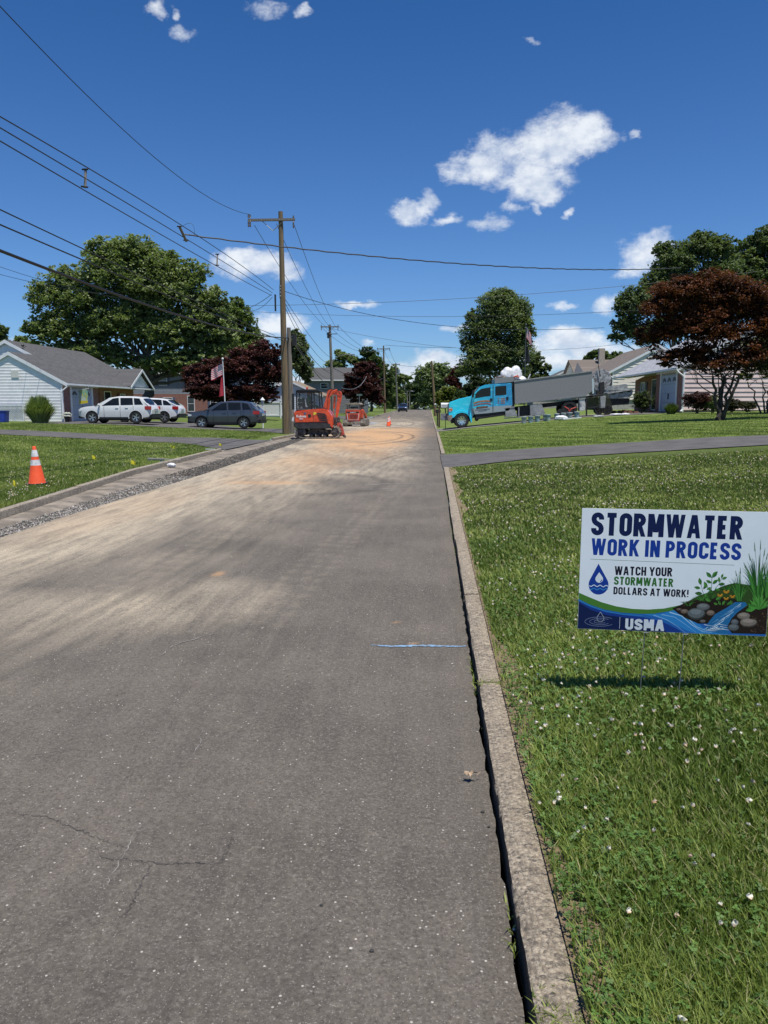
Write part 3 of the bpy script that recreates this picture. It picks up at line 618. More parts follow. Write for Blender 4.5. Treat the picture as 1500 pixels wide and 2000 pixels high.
# ------------------------------------------------------------------ trees
M_leaf = vmat('foliage', .6, .34, spec=.3)
M_darkbark = mat('dark_bark', (.05, .042, .036), .95, var=.25, vs=8, bump=1, bs=30)
M_bark = mat('bark', (.10, .082, .065), .95, var=.25, vs=5, bump=1, bs=25)
def leaf_cloud(B, n, size, c1, c2, seed, sub=26, tight=.24, flat=.75, inner=.25, core=.10):
    """B: ellipsoids (x,y,z,rx,ry,rz); leaves gather in clumps near each ellipsoid's surface"""
    g = np.random.default_rng(seed); B = np.array(B, float)
    vol = (B[:, 3] * B[:, 4] * B[:, 5]) ** .72; cnt = (vol / vol.sum() * n).astype(int); Ps = []; Cs = []
    for bi, (cx, cy, cz, rx, ry, rz_) in enumerate(B):
        m = max(20, cnt[bi]); K = max(6, int(sub * vol[bi] / vol.mean())); d = g.normal(0, 1, (K, 3)); d /= np.linalg.norm(d, axis=1)[:, None]
        d[:, 2] = np.where(d[:, 2] < -.3, -d[:, 2] * g.uniform(.2, 1, K), d[:, 2])
        rad = np.where(g.random(K) < inner, g.uniform(.3, .75, K), g.uniform(.74, 1.04, K)); cc = d * rad[:, None]
        sz = tight * g.uniform(.55, 1.35, K); wk = g.uniform(.6, 1.4, K); wk /= wk.sum(); pick = g.choice(K, m, p=wk)
        off = g.normal(0, 1, (m, 3)); off /= np.linalg.norm(off, axis=1)[:, None]; off *= (g.random(m) ** .45)[:, None]
        p = cc[pick] + off * (sz[pick])[:, None] * np.array([1.15, 1.15, .8])
        Ps.append(p * np.array([rx, ry, rz_]) + np.array([cx, cy, cz])); t = np.clip(.5 + .32 * g.normal(0, 1, K)[pick] + .2 * g.normal(0, 1, m), 0, 1)[:, None]
        Cs.append(np.array([c1]) * (1 - t) + np.array([c2]) * t)
    P = np.concatenate(Ps); C = np.concatenate(Cs); S0 = np.ones(len(P))
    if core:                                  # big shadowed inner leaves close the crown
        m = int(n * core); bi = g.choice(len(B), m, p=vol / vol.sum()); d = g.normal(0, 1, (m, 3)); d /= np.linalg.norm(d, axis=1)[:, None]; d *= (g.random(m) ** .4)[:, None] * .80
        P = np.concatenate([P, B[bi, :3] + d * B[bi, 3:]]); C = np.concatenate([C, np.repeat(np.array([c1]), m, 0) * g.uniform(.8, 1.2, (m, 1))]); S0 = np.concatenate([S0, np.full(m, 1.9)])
    n = len(P)
    nrm = g.normal(0, 1, (n, 3)); nrm[:, 2] = np.abs(nrm[:, 2]) + flat; nrm /= np.linalg.norm(nrm, axis=1)[:, None]
    t = np.cross(nrm, g.normal(0, 1, (n, 3))); t /= np.linalg.norm(t, axis=1)[:, None]; b = np.cross(nrm, t); s = (size * S0 * g.uniform(.6, 1.35, n))[:, None]
    V = np.stack([P - t * s, P + b * s * .55 - t * s * .1, P + t * s, P - b * s * .55 - t * s * .1], 1).reshape(-1, 3)
    T = (np.arange(n * 4).reshape(n, 4)); return V, T, np.repeat(C, 4, 0)
def limb_mesh(base, top, blobs, r0, seed, stems=1, n=22, spread=.5):
    q = random.Random(seed); b = MB()
    def limb(a, c, ra, rb, k=7, w=.06):
        L = (c - a).length; pts = [a.lerp(c, i / k) + Vector((q.uniform(-w, w), q.uniform(-w, w), q.uniform(-w, w) * .5)) * L * (0 if i in (0, k) else 1) for i in range(k + 1)]
        b.tube(pts, [ra + (rb - ra) * (i / k) for i in range(k + 1)], 7); return pts
    roots = []
    for s in range(stems):
        t = top + (Vector((q.uniform(-1, 1), q.uniform(-1, 1), 0)) * spread if stems > 1 else Vector()); roots.append(limb(base + Vector((q.uniform(-.02, .02), q.uniform(-.02, .02), 0)) * stems, t, r0 * (1 if stems == 1 else .95), r0 * .45))
    for i, bl in enumerate(blobs):
        c = Vector(bl[:3]); pts = roots[i % len(roots)]; st = pts[q.randint(4, 7)]; e = c + Vector((0, 0, -bl[5] * .2)); m = limb(st, e, r0 * .26, r0 * .07)
        for j in range(5):
            d = Vector((q.gauss(0, 1), q.gauss(0, 1), q.gauss(.3, .8))).normalized(); limb(m[q.randint(3, 7)], c + Vector((d.x * bl[3], d.y * bl[4], d.z * bl[5])) * .8, r0 * .11, r0 * .025, 5)
    return b
def tree(name, label, Y, base_px, blobs_px, n, size, c1, c2, seed, r0=.3, depth=.8, group=None, cat='tree', stems=1, top=None, tight=.2, sub=60, bark=None, spread=.5, flat=.75, inner=.25):
    """blobs_px: (px, py, rx, ry[, dy]) outlines of crown lumps in the photo, placed at distance Y"""
    base = gpx(base_px, Y); k = Y / F; root = thing(name, label, cat, base, group=group); B = []
    for bl in blobs_px:
        px, py, rx, ry = bl[:4]; dy = bl[4] if len(bl) > 4 else 0; c = at(px, py, Y + dy); c = c - base; B.append((c.x, c.y, c.z, rx * k, max(rx, ry) * k * depth, ry * k))
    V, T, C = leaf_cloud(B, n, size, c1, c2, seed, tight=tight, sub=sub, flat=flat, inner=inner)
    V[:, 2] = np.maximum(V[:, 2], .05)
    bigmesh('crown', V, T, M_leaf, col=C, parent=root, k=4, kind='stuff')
    zt = min(b[2] for b in B); mt = Vector((np.mean([b[0] for b in B]) * .5, 0, max(.5, zt * .75))) if top is None else (at(top[0], top[1], Y) - base)
    limb_mesh(Vector((0, 0, -.2)), mt, B, r0, seed, stems, spread=spread).build('trunk', bark or M_bark, root, smooth=True); return root
G1, G2 = (.125, .165, .065), (.25, .30, .13)
D1, D2 = (.080, .115, .055), (.18, .22, .10)
P1, P2 = (.040, .014, .017), (.125, .040, .042)
tree('maple_tree', 'great spreading green maple behind the brick ranch house on the left', 80, 293,
     [(225,545,75,70),(300,560,80,60),(170,600,65,60),(95,590,48,50),(120,650,60,45),(350,590,70,60),(395,640,58,60),(260,500,62,38),(205,492,45,28),(310,512,48,26),(370,540,40,34),(240,640,70,45),(330,660,70,50),(410,690,45,40),(180,690,60,32),(75,650,34,34),(420,600,32,45),(350,710,60,28),(130,548,38,30),(260,630,60,40),(180,650,50,35),(320,715,50,28),(240,705,40,24),(395,735,40,24),(130,690,40,26),(440,655,30,40),(285,600,50,40)],
     112000, .155, G1, G2, 1, r0=.7, top=(290, 700), sub=150, tight=.17, inner=.3)
tree('spruce_tree', 'dense green conical tree at the right edge of the big maple', 95, 465, [(462,640,38,42),(460,612,25,28),(480,680,40,45),(440,690,34,40),(494,715,24,34),(461,593,13,14),(495,685,20,30)], 19000, .19, G1, (.14,.20,.055), 2, r0=.3)
tree('plum_tree', 'wide purple-leaved tree behind the grey crossover and the flagpole', 72, 430, [(400,745,42,28),(440,725,45,32),(385,725,28,16),(475,720,42,40),(510,700,34,34),(520,740,32,36),(420,765,58,18),(495,765,45,18),(540,690,14,18),(545,730,12,28),(400,772,36,14),(450,778,50,12),(510,778,36,14)], 43000, .12, P1, P2, 3, r0=.22, stems=3)
tree('oak_tree', 'dark green tree showing right of the twin poles', 108, 585, [(580,680,22,28),(590,715,20,28),(565,700,14,30),(600,735,12,16),(575,655,10,14)], 7000, .24, D1, D2, 4, r0=.3)
tree('distant_tree', 'dark tree top peeping over the roof at the far left edge', 105, 2, [(2,650,14,20),(5,670,14,16),(-18,650,20,20)], 2200, .25, D1, D2, 5)
tree('distant_tree', 'low tree between the far left roof and the big maple', 110, 45, [(42,665,14,10),(60,678,24,12),(30,680,14,10)], 1800, .25, G1, G2, 6)
tree('slender_tree', 'thin airy tree behind the pole with a streetlamp arm', 150, 662, [(672,700,16,14),(655,715,20,12),(645,728,18,10),(690,705,12,12),(665,735,24,10),(660,690,8,8)], 4600, .27, G1, G2, 7, r0=.15, tight=.25)
tree('oak_tree', 'tall green tree behind the purple tree at the street bend', 150, 725, [(716,690,14,14),(728,705,18,18),(740,725,18,22),(752,745,18,24),(710,720,20,20),(742,770,26,24)], 7000, .32, D1, (.085,.12,.04), 8, r0=.35)
tree('plum_tree', 'round purple tree beside the green street sign', 112, 705, [(700,745,26,26),(718,725,22,20),(690,770,22,22),(722,760,24,30),(706,725,18,16),(735,780,16,18)], 15000, .17, P1, (.11,.036,.038), 9, r0=.3)
tree('roadside_tree', 'green tree leaning over the road behind the third pole', 190, 778, [(770,725,10,12),(782,742,14,14),(765,755,16,22),(775,775,18,20),(795,740,10,8),(760,790,14,12)], 5000, .38, G1, G2, 10, r0=.3)
tree('roadside_tree', 'dark tree closing the end of the street, behind the parked blue car', 300, 812, [(800,760,16,14),(815,775,22,20),(835,775,20,22),(795,785,16,16),(820,755,20,14),(842,755,16,20)], 5200, .6, D1, (.06,.095,.035), 11, r0=.4)
tree('willow_tree', 'pale feathery tree over the end of the street behind the bare pole', 230, 850, [(838,725,22,16),(860,722,22,14),(848,745,34,24),(875,745,20,24),(820,735,14,14),(855,775,34,22)], 7000, .42, (.11,.15,.065), (.21,.26,.13), 12, r0=.4, tight=.32)
tree('plum_tree', 'small purple tree beyond the white mailbox', 135, 885, [(882,745,14,12),(895,728,14,12),(892,760,14,14)], 3200, .22, P1, P2, 13)
tree('yellow_shrub', 'yellow-green bush behind the white mailbox', 88, 868, [(862,775,12,14),(875,768,16,14),(885,780,12,16),(868,787,18,12)], 3200, .14, (.09,.12,.02), (.17,.20,.05), 14, cat='bush', r0=.1)
tree('cone_shrub', 'dark rounded evergreen just ahead of the truck hood', 80, 900, [(898,785,13,20),(898,770,9,12)], 2600, .13, D1, (.06,.085,.03), 15, cat='bush', r0=.1)
tree('ash_tree', 'big solitary green tree standing behind the dump truck', 102, 965, [(975,600,42,36),(985,640,52,48),(940,650,40,36),(955,700,55,40),(1010,615,30,34),(1010,690,34,40),(915,675,20,20),(930,725,38,24),(985,580,26,18),(1025,650,20,30),(925,620,18,18),(1000,725,35,22)], 64000, .135, D1, (.21,.26,.11), 16, r0=.4, sub=220, tight=.19, inner=.4)
tree('hedge_tree', 'dark shrubs behind the truck cab under the big tree', 84, 945, [(930,755,24,20),(955,762,24,20),(915,770,14,18),(980,760,22,20)], 5000, .16, (.02,.035,.014), (.05,.07,.025), 17, cat='tree', r0=.2)
tree('small_tree', 'mid green tree between the flagpole and the dark roof', 120, 1045, [(1045,705,16,16),(1062,722,14,12),(1035,725,16,14),(1030,742,22,16),(1060,740,14,10)], 4600, .26, D1, D2, 18)
tree('small_tree', 'distant tree behind the chimney on the right', 160, 1170, [(1170,694,20,11),(1150,700,10,7),(1185,702,14,10),(1205,700,14,12)], 2800, .36, D1, D2, 19)
tree('tall_tree', 'massive dark green tree above the cream house roof', 92, 1330, [(1320,520,42,38),(1370,490,42,34),(1395,485,34,28),(1290,560,38,38),(1245,600,36,45),(1220,640,26,28),(1340,580,55,50),(1215,600,18,24),(1205,660,18,12),(1260,655,40,25),(1405,540,45,45),(1300,490,24,20),(1365,462,18,10),(1310,640,50,30),(1390,600,50,45)], 66000, .15, D1, (.16,.20,.09), 20, r0=.5, sub=210, tight=.17, inner=.4)
tree('tall_tree', 'dark tree rising at the upper right edge of the frame', 98, 1480, [(1440,505,36,34),(1490,480,34,34),(1520,500,60,60),(1470,550,55,45),(1495,455,14,14),(1450,600,60,40),(1550,560,60,60)], 32000, .19, D1, (.16,.20,.09), 21, r0=.5, sub=110, tight=.17)
tree('japanese_maple', 'red-brown Japanese maple with forked trunk on the right lawn', 37, 1405,
     [(1330,580,62,40),(1400,565,60,38),(1290,610,46,36),(1440,590,60,42),(1278,660,42,32),(1350,645,55,42),(1410,655,60,42),(1320,700,46,22),(1475,600,50,50),(1455,700,50,34),(1385,615,60,42),(1500,650,50,50),(1400,712,55,26),(1360,690,40,24),(1345,548,30,16),(1300,712,18,7),(1540,620,50,60)],
     84000, .054, (.035,.014,.010), (.19,.064,.032), 22, r0=.11, depth=.7, stems=5, top=(1405, 735), sub=80, tight=.22, spread=.75, inner=.45, bark=M_darkbark)
tree('ornamental_tree', 'multi-stemmed green-bronze tree at the right edge by the pink wall', 43, 1497, [(1470,705,30,22),(1490,680,40,28),(1500,720,34,22),(1455,735,18,12),(1530,700,50,40)], 20000, .055, (.075,.08,.025), (.17,.17,.05), 23, bark=M_darkbark, r0=.06, stems=5, top=(1490, 745), spread=.9)
# bushes
def bush(name, label, Y, px, w, h, n, size, c1, c2, seed, cat='bush', lump=3):
    base = gpx(px, Y); root = thing(name, label, cat, base); k = Y / F; q = random.Random(seed); B = [(0, 0, h * k * .48, w * k * .5, w * k * .42, h * k * .52)]
    for i in range(lump): B.append((q.uniform(-.28, .28) * w * k, q.uniform(-.2, .2) * w * k, h * k * q.uniform(.35, .65), w * k * .28, w * k * .26, h * k * .33))
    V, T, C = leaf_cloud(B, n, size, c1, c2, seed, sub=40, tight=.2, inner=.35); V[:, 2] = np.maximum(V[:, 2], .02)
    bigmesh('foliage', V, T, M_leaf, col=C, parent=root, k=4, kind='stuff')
    b = MB(); [b.tube([(q.uniform(-.05, .05), q.uniform(-.05, .05), -.1), (q.uniform(-.2, .2) * w * k, q.uniform(-.2, .2) * w * k, h * k * .7)], [.03, .01], 5) for i in range(6)]
    b.build('stems', M_bark, root); return root
bush('round_bush', 'clipped round green bush by the porch of the pink house', 51, 1254, 36, 42, 5200, .05, (.04,.06,.018), (.10,.13,.045), 1)
bush('barberry_bush', 'large dark red rounded bush against the pink siding', 46, 1362, 54, 44, 7000, .05, (.03,.014,.014), (.10,.035,.035), 2)
bush('green_bush', 'green bush between the red bush and the maple trunk', 45.6, 1392, 26, 34, 3000, .05, G1, G2, 3)
bush('low_bush', 'low dark bush right of the maple trunk under the pink siding', 46.2, 1430, 40, 25, 3600, .05, (.02,.02,.012), (.06,.06,.03), 4)
bush('low_bush', 'low dark spiky bush farther right under the pink siding', 46.6, 1460, 34, 21, 2600, .05, (.02,.022,.012), (.065,.07,.03), 5)
bush('green_bush', 'small pale bush behind the twin poles beside the excavator', 52, 566, 18, 36, 2600, .06, (.09,.11,.04), (.17,.20,.09), 6)
bush('flowering_bush', 'small mauve bush in front of the far brick house', 84, 418, 22, 26, 1800, .1, (.06,.05,.045), (.14,.10,.10), 7)
bush('green_bush', 'dark shrubs between the truck bed and the cream house', 66, 1175, 40, 30, 2600, .09, D1, D2, 8)
def fronds(name, label, Y, px, w, h, n, c1, c2, seed, wd=.02, cat='ornamental grass'):
    base = gpx(px, Y); k = Y / F; W, H = w * k, h * k; g = np.random.default_rng(seed); root = thing(name, label, cat, base)
    a = g.uniform(0, 6.28, n); r = W * .20 * np.sqrt(g.random(n)); x, y = r * np.cos(a), r * np.sin(a) * .7; u = g.random(n); hh = H * (1.12 - .55 * u ** 1.3) * g.uniform(.75, 1.08, n); out = W * .40 * u * g.uniform(.7, 1.2, n)
    P = []; ds = np.stack([np.cos(a), np.sin(a) * .8, 0 * a], -1) ; pd = np.stack([-np.sin(a + g.normal(0, 1, n)), np.cos(a), 0 * a], -1) * wd * .5
    for t, zt, ww in ((0, 0, .7), (.3, .55, 1), (.62, .92, .9), (1.0, 1.0, .1)):
        c = np.stack([x, y, 0 * x], -1) + ds * (out * t)[:, None] + np.array([0, 0, 1]) * (hh * zt)[:, None]; P += [c - pd * ww, c + pd * ww]
    V = np.stack(P, 1); T = np.array([(0,1,3,2),(2,3,5,4),(4,5,7,6)]); T = (T[None] + (np.arange(n) * 8)[:, None, None]).reshape(-1, 4); t = np.clip(g.normal(.5, .3, (n, 1)), 0, 1)
    bigmesh('leaves', V.reshape(-1, 3), T, M_grass, col=np.repeat(np.array([c1]) * (1 - t) + np.array([c2]) * t, 8, 0), parent=root, k=4, kind='stuff'); return root
fronds('ornamental_grass', 'tall arching ornamental grass clump by the white lattice', 47.5, 77, 72, 48, 3000, (.10,.15,.04), (.30,.36,.14), 1, .03)
fronds('daylily_clump', 'low strappy plants at the garage corner of the pink house', 46.8, 1311, 34, 18, 700, (.05,.09,.02), (.14,.19,.06), 2, .035, 'plant')

# woods closing the view all round
g_ = np.random.default_rng(77); B_ = []
for i in range(150):
    Yw = g_.uniform(330, 380); xw = g_.uniform(-420, 420); B_.append((xw, Yw, g_.uniform(-.5, 2), g_.uniform(5, 9), 4, g_.uniform(5.5, 8.5)))
for i in range(60):
    s_ = 1 if i % 2 else -1; Yw = g_.uniform(125, 330); B_.append((s_ * (Yw * .30 + g_.uniform(8, 50)), Yw, 1 + g_.uniform(0, 1.5), 5, 5, g_.uniform(4, 6)))
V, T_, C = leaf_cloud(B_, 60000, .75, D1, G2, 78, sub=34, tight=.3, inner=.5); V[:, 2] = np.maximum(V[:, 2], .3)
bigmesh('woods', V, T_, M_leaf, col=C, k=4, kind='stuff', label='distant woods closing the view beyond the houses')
# ------------------------------------------------------------------ houses
M_white = mat('white_trim', (.74, .76, .78), .5, var=.04, vs=3)
M_soffit = mat('soffit', (.62, .62, .58), .6, var=.05)
M_brick = brickmat(); M_wing = mat('window_glass', (.03, .038, .05), .08, spec=.8, var=.3, vs=2)
M_found = mat('foundation', (.38, .37, .35), .9)
M_dark = mat('dark_metal', (.02, .02, .022), .5)
def siding(root, P, prof, step, m, name='siding_board', single=True, thick=.022, axis='x'):
    """prof: convex outline (a, z) in the wall's plane; P(a, out, z) -> local point. One lapped board per course"""
    zs = [z for _, z in prof]; z = min(zs); boards = []; allb = MB()
    def span(zz):
        X = []
        for (a0, z0), (a1, z1) in zip(prof, prof[1:] + prof[:1]):
            if (z0 - zz) * (z1 - zz) <= 0 and abs(z1 - z0) > 1e-9: X.append(a0 + (a1 - a0) * (zz - z0) / (z1 - z0))
        return (min(X), max(X)) if len(X) >= 2 else None
    zt = max(zs)
    while z < zt - .03:
        z1 = min(z + step, zt - .02); s0, s1 = span(z + 1e-4), span(z1)
        if s0 and s1:
            b = MB() if single else allb
            b._add([P(s0[0], thick, z + .003), P(s0[1], thick, z + .003), P(s1[1], .004, z1), P(s1[0], .004, z1), P(s0[0], 0, z), P(s0[1], 0, z), P(s1[1], -.01, z1), P(s1[0], -.01, z1)],
                   [(0,1,2,3),(0,4,5,1),(1,5,6,2),(2,6,7,3),(3,7,4,0),(7,6,5,4)])
            if single: b.build(name, m, root)
        z += step
    if not single: allb.build(name, m, root, kind='stuff')
def window(root, P, a0, a1, z0, z1, shut=None, M=None, cols=1, rows=2, fr=.07, glass=None, shm=None):
    """window in a wall plane P(a, out, z): frame, panes, bars, shutters"""
    def bar(b, x0, x1, y0, y1, o0, o1): b._add([P(x0,o0,y0),P(x1,o0,y0),P(x1,o0,y1),P(x0,o0,y1),P(x0,o1,y0),P(x1,o1,y0),P(x1,o1,y1),P(x0,o1,y1)], [(0,1,2,3),(7,6,5,4),(0,4,5,1),(1,5,6,2),(2,6,7,3),(3,7,4,0)])
    b = MB(); bar(b, a0, a0 + fr, z0, z1, .02, .08); bar(b, a1 - fr, a1, z0, z1, .02, .08); bar(b, a0 + fr, a1 - fr, z0, z0 + fr, .02, .085); bar(b, a0 + fr, a1 - fr, z1 - fr, z1, .02, .085)
    for i in range(1, rows): zz = z0 + (z1 - z0) * i / rows; bar(b, a0 + fr, a1 - fr, zz - .025, zz + .025, .03, .07)
    for i in range(1, cols): aa = a0 + (a1 - a0) * i / cols; bar(b, aa - .02, aa + .02, z0 + fr, z1 - fr, .032, .066)
    wn = b.build('window', M or M_white, root)
    g = MB(); bar(g, a0 + fr, a1 - fr, z0 + fr, z1 - fr, .025, .04); g.build('pane', glass or M_wing, wn)
    if shut:
        for x0, x1 in ((a0 - shut - .02, a0 - .02), (a1 + .02, a1 + shut + .02)): s = MB(); bar(s, x0, x1, z0, z1, .02, .06); s.build('shutter', shm, root)
    return wn
def slab(root, name, m, pts, th=.12):
    """roof slab from four corner points (top face), given thickness"""
    pts = [Vector(p) for p in pts]; lo = [p - Vector((0, 0, th)) for p in pts]; n = len(pts)
    return MB()._add(pts + lo, [tuple(range(n)), tuple(range(2 * n - 1, n - 1, -1))] + [(i, (i + 1) % n, n + (i + 1) % n, n + i) for i in range(n)]).build(name, m, root)
def ranch(name, label, s, X0, Y0, zb, M_side, M_roof, M_door, M_shut, step, single, length=15.7, deep=11.0, gw=7.0, porch=True, thick=.022):
    """ranch house whose garage end faces down the road; s = +1 right of the road, -1 left of it"""
    r = thing(name, label, 'house', (X0, Y0, zb)); h = 2.72; sl = .53; X = lambda x: s * x
    MB().box(*sorted((X(.06), X(gw - .05))), .06, 5.7, -2, h).build('wall', M_found, r)
    MB().box(*sorted((X(1.25), X(deep - .05))), 3.36, length - .05, -2, h + .02).build('wall', M_found, r)
    P = lambda a, o, z: (X(a), -o, z)
    siding(r, P, [(0.0, .12), (gw, .12), (gw, h), (gw / 2, h + sl * gw / 2), (0.0, h)], step, M_side, single=single, thick=thick)
    P3 = lambda a, o, z: (X(a), 3.3 - o, z)
    zr_ = h + sl * deep / 2
    MB().prism([(X(0.02), h), (X(gw / 2), h + sl * gw / 2 - .05), (X(gw - .02), h)], .05, 3.3).build('gable', M_found, r)
    siding(r, P3, [(gw * .45, h - .3), (deep, h - .3), (deep, h), (deep / 2, zr_), (gw * .45, h + sl * gw * .45)], step, M_side, single=single, name='upper_siding_board')
    # garage front: piers, door, frieze
    Pf = lambda a, o, z: (X(-o), a, z)
    def fbox(nm, m, a0, a1, z0, z1, o0, o1, parent=r, **kw):
        return MB()._add([Pf(a0,o0,z0),Pf(a1,o0,z0),Pf(a1,o0,z1),Pf(a0,o0,z1),Pf(a0,o1,z0),Pf(a1,o1,z0),Pf(a1,o1,z1),Pf(a0,o1,z1)], [(0,1,2,3),(7,6,5,4),(0,4,5,1),(1,5,6,2),(2,6,7,3),(3,7,4,0)]).build(nm, m, parent, **kw)
    fbox('corner_trim', M_white, -.05, .12, 0, h - .02, -.06, .03)
    fbox('brick_pier', M_brick, .13, 1.15, 0, h - .25, -.05, .0); fbox('brick_pier', M_brick, 4.75, 5.7, 0, h - .25, -.05, .0)
    fbox('frieze', M_white, .13, 5.7, h - .25, h - .02, -.05, .02)
    fbox('door_frame', M_white, 1.15, 1.4, 0, h - .25, -.05, .03); fbox('door_frame', M_white, 4.5, 4.75, 0, h - .25, -.05, .03)
    gd = bpy.data.objects.new('garage_door', None); COL.objects.link(gd); gd.parent = r
    for i in range(4): fbox('door_panel', M_door, 1.4, 4.5, .02 + i * .585, .02 + (i + 1) * .585 - .02, -.06, -.035, gd)
    for k in range(3):
        c = 1.4 + 3.1 * (k + .5) / 3; b = MB()
        for a in range(5):
            t0, t1 = math.pi * (a + .1) / 5, math.pi * (a + .9) / 5
            b._add([Pf(c + .14 * math.cos(t0), -.03, 1.9 + .1 * math.sin(t0)), Pf(c + .36 * math.cos(t0), -.03, 1.9 + .3 * math.sin(t0)), Pf(c + .36 * math.cos(t1), -.03, 1.9 + .3 * math.sin(t1)), Pf(c + .14 * math.cos(t1), -.03, 1.9 + .1 * math.sin(t1))], [(0, 1, 2, 3)])
        b.build('sunburst_window', M_dark, gd)
    fbox('door_handle', M_dark, 2.95, 3.0, .8, 1.15, -.032, .02, gd)
    # recessed main front
    Pm = lambda a, o, z: (X(1.2 - o), a, z)
    MB().box(*sorted((X(1.2), X(1.3))), 5.7, length, -1, h).build('brick_front', M_brick, r)
    for a0, a1 in ((7.0, 8.1), (12.6, 13.7)): window(r, Pm, a0, a1, .75, 2.2, shut=.45, shm=M_shut)
    fd = MB()._add([Pm(9.6,.0,.1),Pm(10.6,.0,.1),Pm(10.6,.0,2.2),Pm(9.6,.0,2.2),Pm(9.6,.06,.1),Pm(10.6,.06,.1),Pm(10.6,.06,2.2),Pm(9.6,.06,2.2)], [(0,1,2,3),(7,6,5,4),(0,4,5,1),(1,5,6,2),(2,6,7,3),(3,7,4,0)]).build('front_door', M_wing, r)
    window(r, Pm, 9.45, 10.75, .05, 2.35, rows=1)
    # roof
    ez = h + .08 - sl * .45
    zf = lambda x: ez + sl * (x + .45)
    slab(r, 'roof', M_roof, [(X(-.45), 3.15, zf(-.45) + .12), (X(-.45), length + .3, zf(-.45) + .12), (X(deep / 2), length + .3, zf(deep / 2) + .12), (X(deep / 2), 3.15, zf(deep / 2) + .12)])
    slab(r, 'rear_roof', M_roof, [(X(deep / 2), 3.15, zf(deep / 2) + .12), (X(deep / 2), length + .3, zf(deep / 2) + .12), (X(deep + .45), length + .3, ez + .12), (X(deep + .45), 3.15, ez + .12)])
    slab(r, 'garage_roof', M_roof, [(X(-.45), -.1, zf(-.45) + .12), (X(-.45), 3.15, zf(-.45) + .12), (X(gw / 2), 3.15, zf(gw / 2) + .12), (X(gw / 2), -.1, zf(gw / 2) + .12)])
    slab(r, 'garage_rear_roof', M_roof, [(X(gw / 2), -.1, zf(gw / 2) + .12), (X(gw / 2), 3.3, zf(gw / 2) + .12), (X(gw + .45), 3.3, ez + .12), (X(gw + .45), -.1, ez + .12)])
    for nm, yy, wv, x0 in (('rake_board', -.13, gw, -.45), ('upper_rake_board', 3.12, deep, -.45)):
        for a, b_ in (((x0, zf(x0)), (wv / 2, zf(wv / 2))), ((wv / 2, zf(wv / 2)), (wv + .45, ez))):
            MB()._add([(X(a[0]), yy, a[1] + .10), (X(b_[0]), yy, b_[1] + .10), (X(b_[0]), yy, b_[1] - .13), (X(a[0]), yy, a[1] - .13), (X(a[0]), yy + .03, a[1] + .10), (X(b_[0]), yy + .03, b_[1] + .10), (X(b_[0]), yy + .03, b_[1] - .13), (X(a[0]), yy + .03, a[1] - .13)],
                      [(0,1,2,3),(7,6,5,4),(0,4,5,1),(1,5,6,2),(2,6,7,3),(3,7,4,0)]).build(nm, M_white, r)
    MB().box(*sorted((X(-.45), X(1.2))), 5.75, length + .25, h - .12, h - .07).build('soffit', M_soffit, r)
    g = MB().box(*sorted((X(-.57), X(-.46))), -.3, length + .3, ez - .02, ez + .10).build('gutter', M_white, r)
    MB().tube([(X(-.52), -.12, ez), (X(-.40), -.12, ez - .15), (X(-.10), -.12, ez - .38), (X(-.03), -.12, ez - .5), (X(-.03), -.12, .15), (X(-.2), -.3, .05)], .05, 6).build('downspout', M_white, r)
    # little gable over the porch
    if not porch: return r
    y0, y1 = length - 5.2, length + .15; yc = (y0 + y1) / 2; pk = .52 * (y1 - y0) / 2
    Pg = lambda a, o, z: (X(-.35 - o), a, z)
    siding(r, Pg, [(y0 + .3, h - .1), (y1 - .3, h - .1), (yc, h - .2 + pk)], step * 1.2, M_side, single=single, name='porch_siding_board')
    xin = -.45 + (pk + .25) / sl
    for ya in (y0, y1):
        slab(r, 'porch_roof', M_roof, [(X(-.62), ya, ez + .17), (X(-.62), yc, ez + .17 + pk + .12), (X(xin + .4), yc, ez + .17 + pk + .12), (X(-.2), ya, ez + .17 + .05)], .09)
        MB()._add([(X(-.65), ya, ez + .14), (X(-.65), yc, ez + .26 + pk), (X(-.65), yc, ez + .06 + pk), (X(-.65), ya, ez - .06), (X(-.62), ya, ez + .14), (X(-.62), yc, ez + .26 + pk), (X(-.62), yc, ez + .06 + pk), (X(-.62), ya, ez - .06)], [(0,1,2,3),(7,6,5,4),(0,4,5,1),(1,5,6,2),(2,6,7,3),(3,7,4,0)]).build('rake_board', M_white, r)
    return r
M_sw = mat('white_siding', (.80, .80, .80), .5, var=.05, vs=1.5); M_pink = mat('pink_siding', (.74, .58, .56), .55, var=.05, vs=1.5); M_cream = mat('cream_siding', (.76, .71, .62), .55, var=.05, vs=1.5)
M_rg = shinglemat('grey_shingles', (.080, .079, .080)); M_rp = shinglemat('pale_shingles', (.30, .31, .34)); M_rb = shinglemat('brown_shingles', (.15, .125, .11))
M_gd = mat('garage_door_blue', (.42, .48, .58), .5, var=.04); M_red = mat('red_shutter', (.16, .03, .03), .6); M_blu = mat('blue_shutter', (.10, .12, .20), .6)
hl = ranch('ranch_house', 'ranch house with white siding gable, brick front and grey shingle roof on the left', -1, -24.6, 50.8, .46, M_sw, M_rg, M_gd, M_red, .2, False)
hr = ranch('ranch_house', 'ranch house with pale pink siding and brick garage front behind the red maple', 1, 15.4, 48.2, 1.25, M_pink, M_rp, M_gd, M_blu, .275, True, porch=False, thick=.045)
h3 = ranch('ranch_house', 'cream sided ranch house with a brown roof behind the pink one', 1, 16.9, 73, 2.1, M_cream, M_rb, M_gd, M_blu, .27, False, deep=9.6, porch=False, thick=.04)
for hh, xx in ((hl, -2.9), ):
    MB().box(xx - .15 - .35, xx + .35 - .35, -.06, -.02, 3.05, 3.55).build('gable_vent', M_soffit, hh)
aw = MB()
